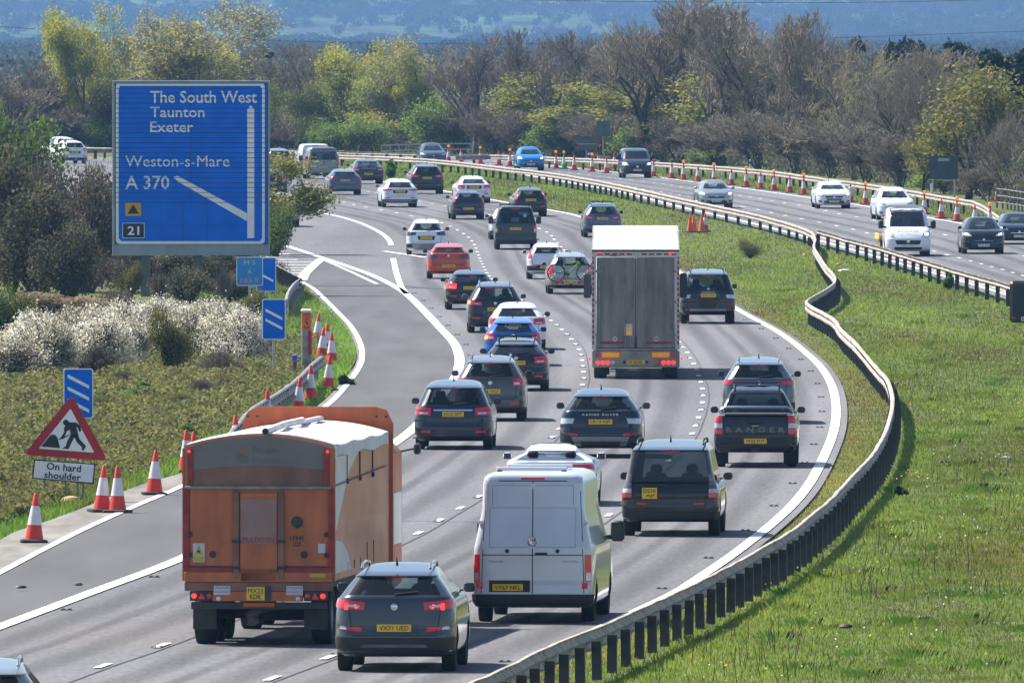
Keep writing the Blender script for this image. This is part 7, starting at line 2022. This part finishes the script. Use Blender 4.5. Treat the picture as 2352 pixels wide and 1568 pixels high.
# flowers in the grass
def dots(name, label, n, col, size, hz):
    Y = 1 / rng.uniform(1 / 640.0, 1 / 262.0, n); a = fr_(Y) + 1.2; b = edge_far(Y)
    X = a + (b - a) * rng.uniform(0, 1, n); ok = (b > a + .3) & (np.sin(X * 1.3) * np.sin(Y * .16) > .1); X, Y = X[ok], Y[ok]
    C = np.stack([X, Y, zpa(Y) + rng.uniform(hz * .6, hz * 1.2, len(X))], 1)
    V, F = leaf_quads(C, size, rng, asp=1.0)
    tag(link(name, np_mesh(name, V, F, PETAL, np.repeat(colours(len(C), col, rng, .1, .05), 4, 0))), label, 'flowers', None, 'stuff')
dots('daisies', 'tiny white flowers scattered through the median grass', 520, (.75, .76, .74), .035, .15)
dots('dandelions', 'yellow flowers dotted in the median grass', 260, (.75, .55, .02), .05, .13)
# dead stems
def stalks():
    n = 700
    Y = 1 / rng.uniform(1 / 700.0, 1 / 262.0, n); a = fr_(Y) + 1.5; b = edge_far(Y)
    X = a + (b - a) * rng.uniform(0, 1, n); ok = (b > a + .3) & (np.sin(X * .8 + 2) * np.sin(Y * .06 + 1) > .15); X, Y = X[ok], Y[ok]
    Z = zpa(Y); h = rng.uniform(.2, .5, len(X))
    S = np.stack([X, Y, Z, X + rng.normal(0, .05, len(X)), Y, Z + h, np.full(len(X), .008), np.full(len(X), .004)], 1)
    V, F = tubes(S, 3)
    tag(link('dead_stalks', np_mesh('dead_stalks', V, F, TWIG, colours(len(V), (.11, .08, .055), rng))), 'thin brown dead stalks in the median grass', 'stalks', None, 'stuff')
stalks()

# ================================================================ LITTER AND SMALL THINGS
def lump(name, label, px, py, s, col, cat, flat=.4):
    p = G(px, py); b = MB(); n = 9
    rings = [[(math.cos(6.283 * k / n) * r * s * R.uniform(.8, 1.2), math.sin(6.283 * k / n) * r * s * R.uniform(.8, 1.2) * .6, z * s * flat) for k in range(n)] for r, z in ((.6, 0), (1, .35), (.8, .8), (.25, 1.0))]
    b.loft(rings)
    tag(b.build(name, M('litter_' + name + str(round(col[0], 2)), col, .6, var=.2), None, True, loc=(p.x, p.y, p.z + .06)), label, cat)
lump('plastic_sheet', 'crumpled white plastic sheet on the median grass', 1940, 627, .28, (.7, .7, .72), 'litter', .35)
lump('lamp_lens', 'orange lamp lens lying in the grass near the barrier bend', 1849, 591, .10, (.75, .28, .02), 'litter', 1.1)
lump('lamp_lens', 'second orange lamp lens lying left of the white plastic sheet', 1927, 612, .10, (.62, .22, .03), 'litter', .9)
lump('soil_clod', 'dark clod of soil in the lower right grass', 1904 + 40, 1450, .13, (.03, .022, .018), 'soil', .6)
lump('soil_clod', 'dark clod of soil by the right barrier foot shadow', 2165, 1068, .10, (.04, .03, .022), 'soil', .6)
lump('debris', 'white scrap among the grass below the matrix signal', 2310, 1058, .10, (.6, .6, .6), 'litter', .5)
lump('debris', 'black rag on the hard shoulder at the lower left', 48, 1358, .11, (.02, .02, .02), 'litter', .5)
lump('debris', 'greenish scrap beside the thick edge line at the lower left', 180, 1352, .09, (.10, .12, .10), 'litter', .7)
# ================================================================ HILLS, WIRES, AIR
def m_hill():
    m, n, l, b = _new('hillside')
    tc = n.new('ShaderNodeTexCoord')
    def nz(sc, scale, det):
        mp = n.new('ShaderNodeMapping'); mp.inputs['Scale'].default_value = sc; l.new(tc.outputs['Object'], mp.inputs['Vector'])
        z = n.new('ShaderNodeTexNoise'); z.inputs['Scale'].default_value = scale; z.inputs['Detail'].default_value = det
        l.new(mp.outputs[0], z.inputs['Vector']); return z.outputs['Fac']
    rp = n.new('ShaderNodeValToRGB'); els = rp.color_ramp.elements
    els[0].position = .36; els[0].color = (.028, .032, .026, 1); els[1].position = .66; els[1].color = (.13, .24, .06, 1)
    for p_, c_ in ((.44, (.07, .065, .045, 1)), (.52, (.10, .17, .045, 1)), (.58, (.06, .055, .045, 1))):
        e = els.new(p_); e.color = c_
    l.new(nz((.016, .0035, 0), 1.0, 2.5), rp.inputs[0])
    rq = n.new('ShaderNodeValToRGB'); rq.color_ramp.elements[0].color = (.45, .45, .45, 1); rq.color_ramp.elements[1].color = (1.2, 1.2, 1.2, 1)
    l.new(nz((.09, .02, 0), 1.0, 4), rq.inputs[0])
    mx = n.new('ShaderNodeMix'); mx.data_type = 'RGBA'; mx.blend_type = 'MULTIPLY'; mx.inputs[0].default_value = .8
    l.new(rp.outputs[0], mx.inputs[6]); l.new(rq.outputs[0], mx.inputs[7])
    l.new(mx.outputs[2], b.inputs['Base Color']); b.inputs['Roughness'].default_value = .95; b.inputs['Specular IOR Level'].default_value = .05
    return m
K = 2.3
hv, hf = [], []
ys = list(np.linspace(4650 * K, 7300 * K, 40)); xs = list(np.linspace(-900 * K, 900 * K, 41))
def hz(x, y):
    x, y = x / K, y / K
    return .5 + K * max(-.5, (y - 4800) * .020 + 2.2 * math.sin(x * .011 + y * .0021) + 1.3 * math.sin(x * .031 + 1.7) * min(1, max(0, (y - 4700) / 400)) + (x > 0) * x * .002)
for y in ys:
    for x in xs: hv.append((x, y, hz(x, y)))
for i in range(len(ys) - 1):
    for j in range(len(xs) - 1):
        a = i * len(xs) + j; hf.append((a, a + 1, a + 1 + len(xs), a + len(xs)))
tag(link('hills', mesh('hills', hv, hf, m_hill(), True, 0)), kind='structure')
# low-detail trees for the hillside
def far_proto(seed, col, n=700, W=9, H=8):
    rng = np.random.default_rng(seed)
    C = rng.normal(size=(n, 3)); C /= np.linalg.norm(C, axis=1, keepdims=True); C *= rng.uniform(.3, 1, (n, 1)) ** .5
    lob = rng.integers(0, 5, n); off = rng.normal(size=(5, 3)) * np.array([W * .30, W * .30, H * .14])
    C = C * np.array([W * .28, W * .28, H * .30]) + off[lob] + np.array([0, 0, H * .48])
    V, F = leaf_quads(C, .6, rng, asp=1.3)
    crown = np_mesh('crown', V, F, LEAF, np.repeat(colours(n, col, rng, .3, .1), 4, 0))
    V, F = tubes([(0, 0, -1, 0, 0, H * .5, .3, .2)] + [(0, 0, H * .3, *(np.array([rng.normal(), rng.normal(), 2.5 + rng.uniform()]) * H * .14 + np.array([0, 0, H * .3])), .12, .05) for _ in range(8)], 4)
    trunk = np_mesh('trunk', V, F, TWIG, colours(len(V), BARKD, rng))
    return trunk, crown
FP = [far_proto(51, (.07, .065, .045)), far_proto(52, (.06, .085, .03)), far_proto(53, (.05, .045, .045), W=9), far_proto(54, (.10, .14, .035), W=6, H=7)]
rh = random.Random(5)
spots = []
for k in range(150):
    y = rh.uniform(4900, 6100); half = y * 1250 / FPX
    spots.append((rh.uniform(-half, half), y))
spots += [(x + rh.uniform(-2, 2), 5150 + .25 * x + rh.uniform(-5, 5)) for x in np.arange(-165, 165, 9.5)] + [(x + rh.uniform(-2, 2), 5560 - .3 * x + rh.uniform(-5, 5)) for x in np.arange(-180, 180, 10.5)]
spots = sorted(spots)[:220]
for i, (x, y) in enumerate(spots):
    t, c = FP[rh.randrange(4)]
    x, y = x * K, y * K
    o = empty('hill_tree', (x, y, hz(x, y) - .5), rh.uniform(0, 6.28), 'hazy blue tree on the far hillside', 'tree', 'trees scattered over the far hillside')
    s = rh.uniform(.5, 1.2) * 1.8; o.scale = (s, s, s * rh.uniform(.9, 1.2))
    link('trunk', t, o); link('crown', c, o)
# woods that read as one mass at the foot of the hill and on it
def wood(name, label, n, fx, fy, zf, col, size=.55, hm=1.0):
    rg = np.random.default_rng(len(label))
    X, Y = fx(rg, n) * K, fy(rg, n) * K
    Z = np.array([zf(a, b_) for a, b_ in zip(X, Y)])
    bump = hm * K * (4.2 + 1.5 * np.sin(X / K * .35 + 1) * np.sin(X / K * .11) + 1.2 * np.sin(X / K * .9 + Y / K * .05))
    C = np.stack([X, Y, Z + bump * rg.uniform(.15, 1, n) ** .6], 1)
    V, F = leaf_quads(C, size * K, rg, asp=1.2)
    tag(link(name, np_mesh(name, V, F, LEAF, np.repeat(colours(n, col, rg, .3, .12), 4, 0))), label, 'wood', None, 'stuff')
wood('far_wood', 'blue hazy wood at the foot of the hill', 60000, lambda r, n: r.uniform(-190, 190, n), lambda r, n: r.uniform(4250, 4420, n), lambda x, y: .5, (.035, .045, .03), .6, .6)
wood('valley_wood', 'dark blue green woods in the valley below the hill', 60000, lambda r, n: r.uniform(-75, 75, n), lambda r, n: 1 / r.uniform(1 / 2150, 1 / 1050, n), lambda x, y: .6, (.05, .055, .035), .35, .42)
wood('plain_wood', 'blue grey woods on the plain before the hill', 70000, lambda r, n: r.uniform(-110, 110, n), lambda r, n: 1 / r.uniform(1 / 4300, 1 / 2150, n), lambda x, y: .6, (.04, .045, .035), .4, .45)
wood('hill_wood', 'purple grey woodland band on the hillside', 60000, lambda r, n: r.uniform(-205, 205, n), lambda r, n: 5330 + 90 * np.sin(r.uniform(0, 6, n)) * r.uniform(0, 1, n), lambda x, y: hz(x, y), (.065, .052, .055), .6, .7)
wood('upper_wood', 'dark blue woodland near the top of the picture on the right', 60000, lambda r, n: r.uniform(40, 215, n), lambda r, n: r.uniform(5700, 5950, n), lambda x, y: hz(x, y), (.035, .045, .035))
wood('right_wood', 'dim wood on the lower slope at the right', 50000, lambda r, n: r.uniform(30, 195, n), lambda r, n: r.uniform(4900, 5150, n), lambda x, y: hz(x, y), (.05, .045, .045), .6, .7)
# power lines crossing behind the trees
WIRE = M('power_cable', (.02, .02, .025), .6)
for lab, pts in (('lower power cable sagging across the hillside', [(-60, 58), (140, 70), (520, 90), (800, 98), (1050, 101), (1250, 101), (1600, 97), (1900, 88), (2352, 72), (2420, 69)]), ('upper power cable at the very top of the picture', [(900, -6), (1250, 1), (1500, 4.5), (1750, 6), (2050, 5), (2352, -3)])):
    Yw = 1700.0
    o = MB().tube([(px_at(a, Yw), Yw, z_at(b_, Yw)) for a, b_ in [(p.x, p.y) for p in spline([(a, b_, 0) for a, b_ in pts], 5)]], .028, 5).build('power_cable', WIRE)
    tag(o, lab, 'power cable')
# a few pale farm buildings far off
FW = M('far_wall', (.6, .58, .54), .8, var=.05); FR = M('far_roof', (.25, .2, .19), .8)
for lab, px_, py_, w in (('tiny white barn on the hillside left of centre', 1300, 152 + 16, 4), ('tiny white barn among the trees right of the big sign', 1305, 166 - 34, 3.4), ('small pale farmhouse on the right hillside', 2330, 138, 6)):
    Yb = 4700.0 * K; w *= K
    x, z = px_at(px_ if 'sign' not in lab else 1308, Yb), z_at(py_, Yb)
    o = empty('barn', (x, Yb, z), .3, lab, 'building')
    MB().box(-w / 2, w / 2, -3.5, 3.5, -14, 2.8).build('wall', FW, o)
    MB().prism([(-w / 2 - .4, 2.8), (w / 2 + .4, 2.8), (0, 5.2)], -3.8, 3.8).build('roof', FR, o)
# street lamp poking out of the right hand trees
Yl = G(2090, 425).y + 60
o = empty('street_lamp', (px_at(2097, Yl), Yl, zp(Yl)), 0, 'grey street lamp head above the bare trees at the right', 'street lamp')
MB().tube([(0, 0, 0), (0, 0, z_at(130, Yl) - zp(Yl))], .04, 6).build('pole', ALU, o)
MB().box(-.35, .15, -.12, .12, z_at(130, Yl) - zp(Yl), z_at(127, Yl) - zp(Yl) + .1, .03).build('lamp_head', ALU, o)

# the air itself
hm = bpy.data.materials.new('haze_air'); hm.use_nodes = True
for nd in list(hm.node_tree.nodes):
    if nd.type == 'BSDF_PRINCIPLED': hm.node_tree.nodes.remove(nd)
pv = hm.node_tree.nodes.new('ShaderNodeVolumePrincipled')
pv.inputs['Color'].default_value = (.155, .315, .60, 1)
pv.inputs['Density'].default_value = 0.000078
pv.inputs['Anisotropy'].default_value = 0.1
hm.node_tree.links.new(pv.outputs[0], hm.node_tree.nodes['Material Output'].inputs['Volume'])
hb = MB().box(-5000, 5000, -220, 17500, -3, 190)
ho = link('haze', mesh('haze', hb.v, hb.f, hm))
tag(ho, 'thin blue haze filling the valley air', 'haze', None, 'stuff')
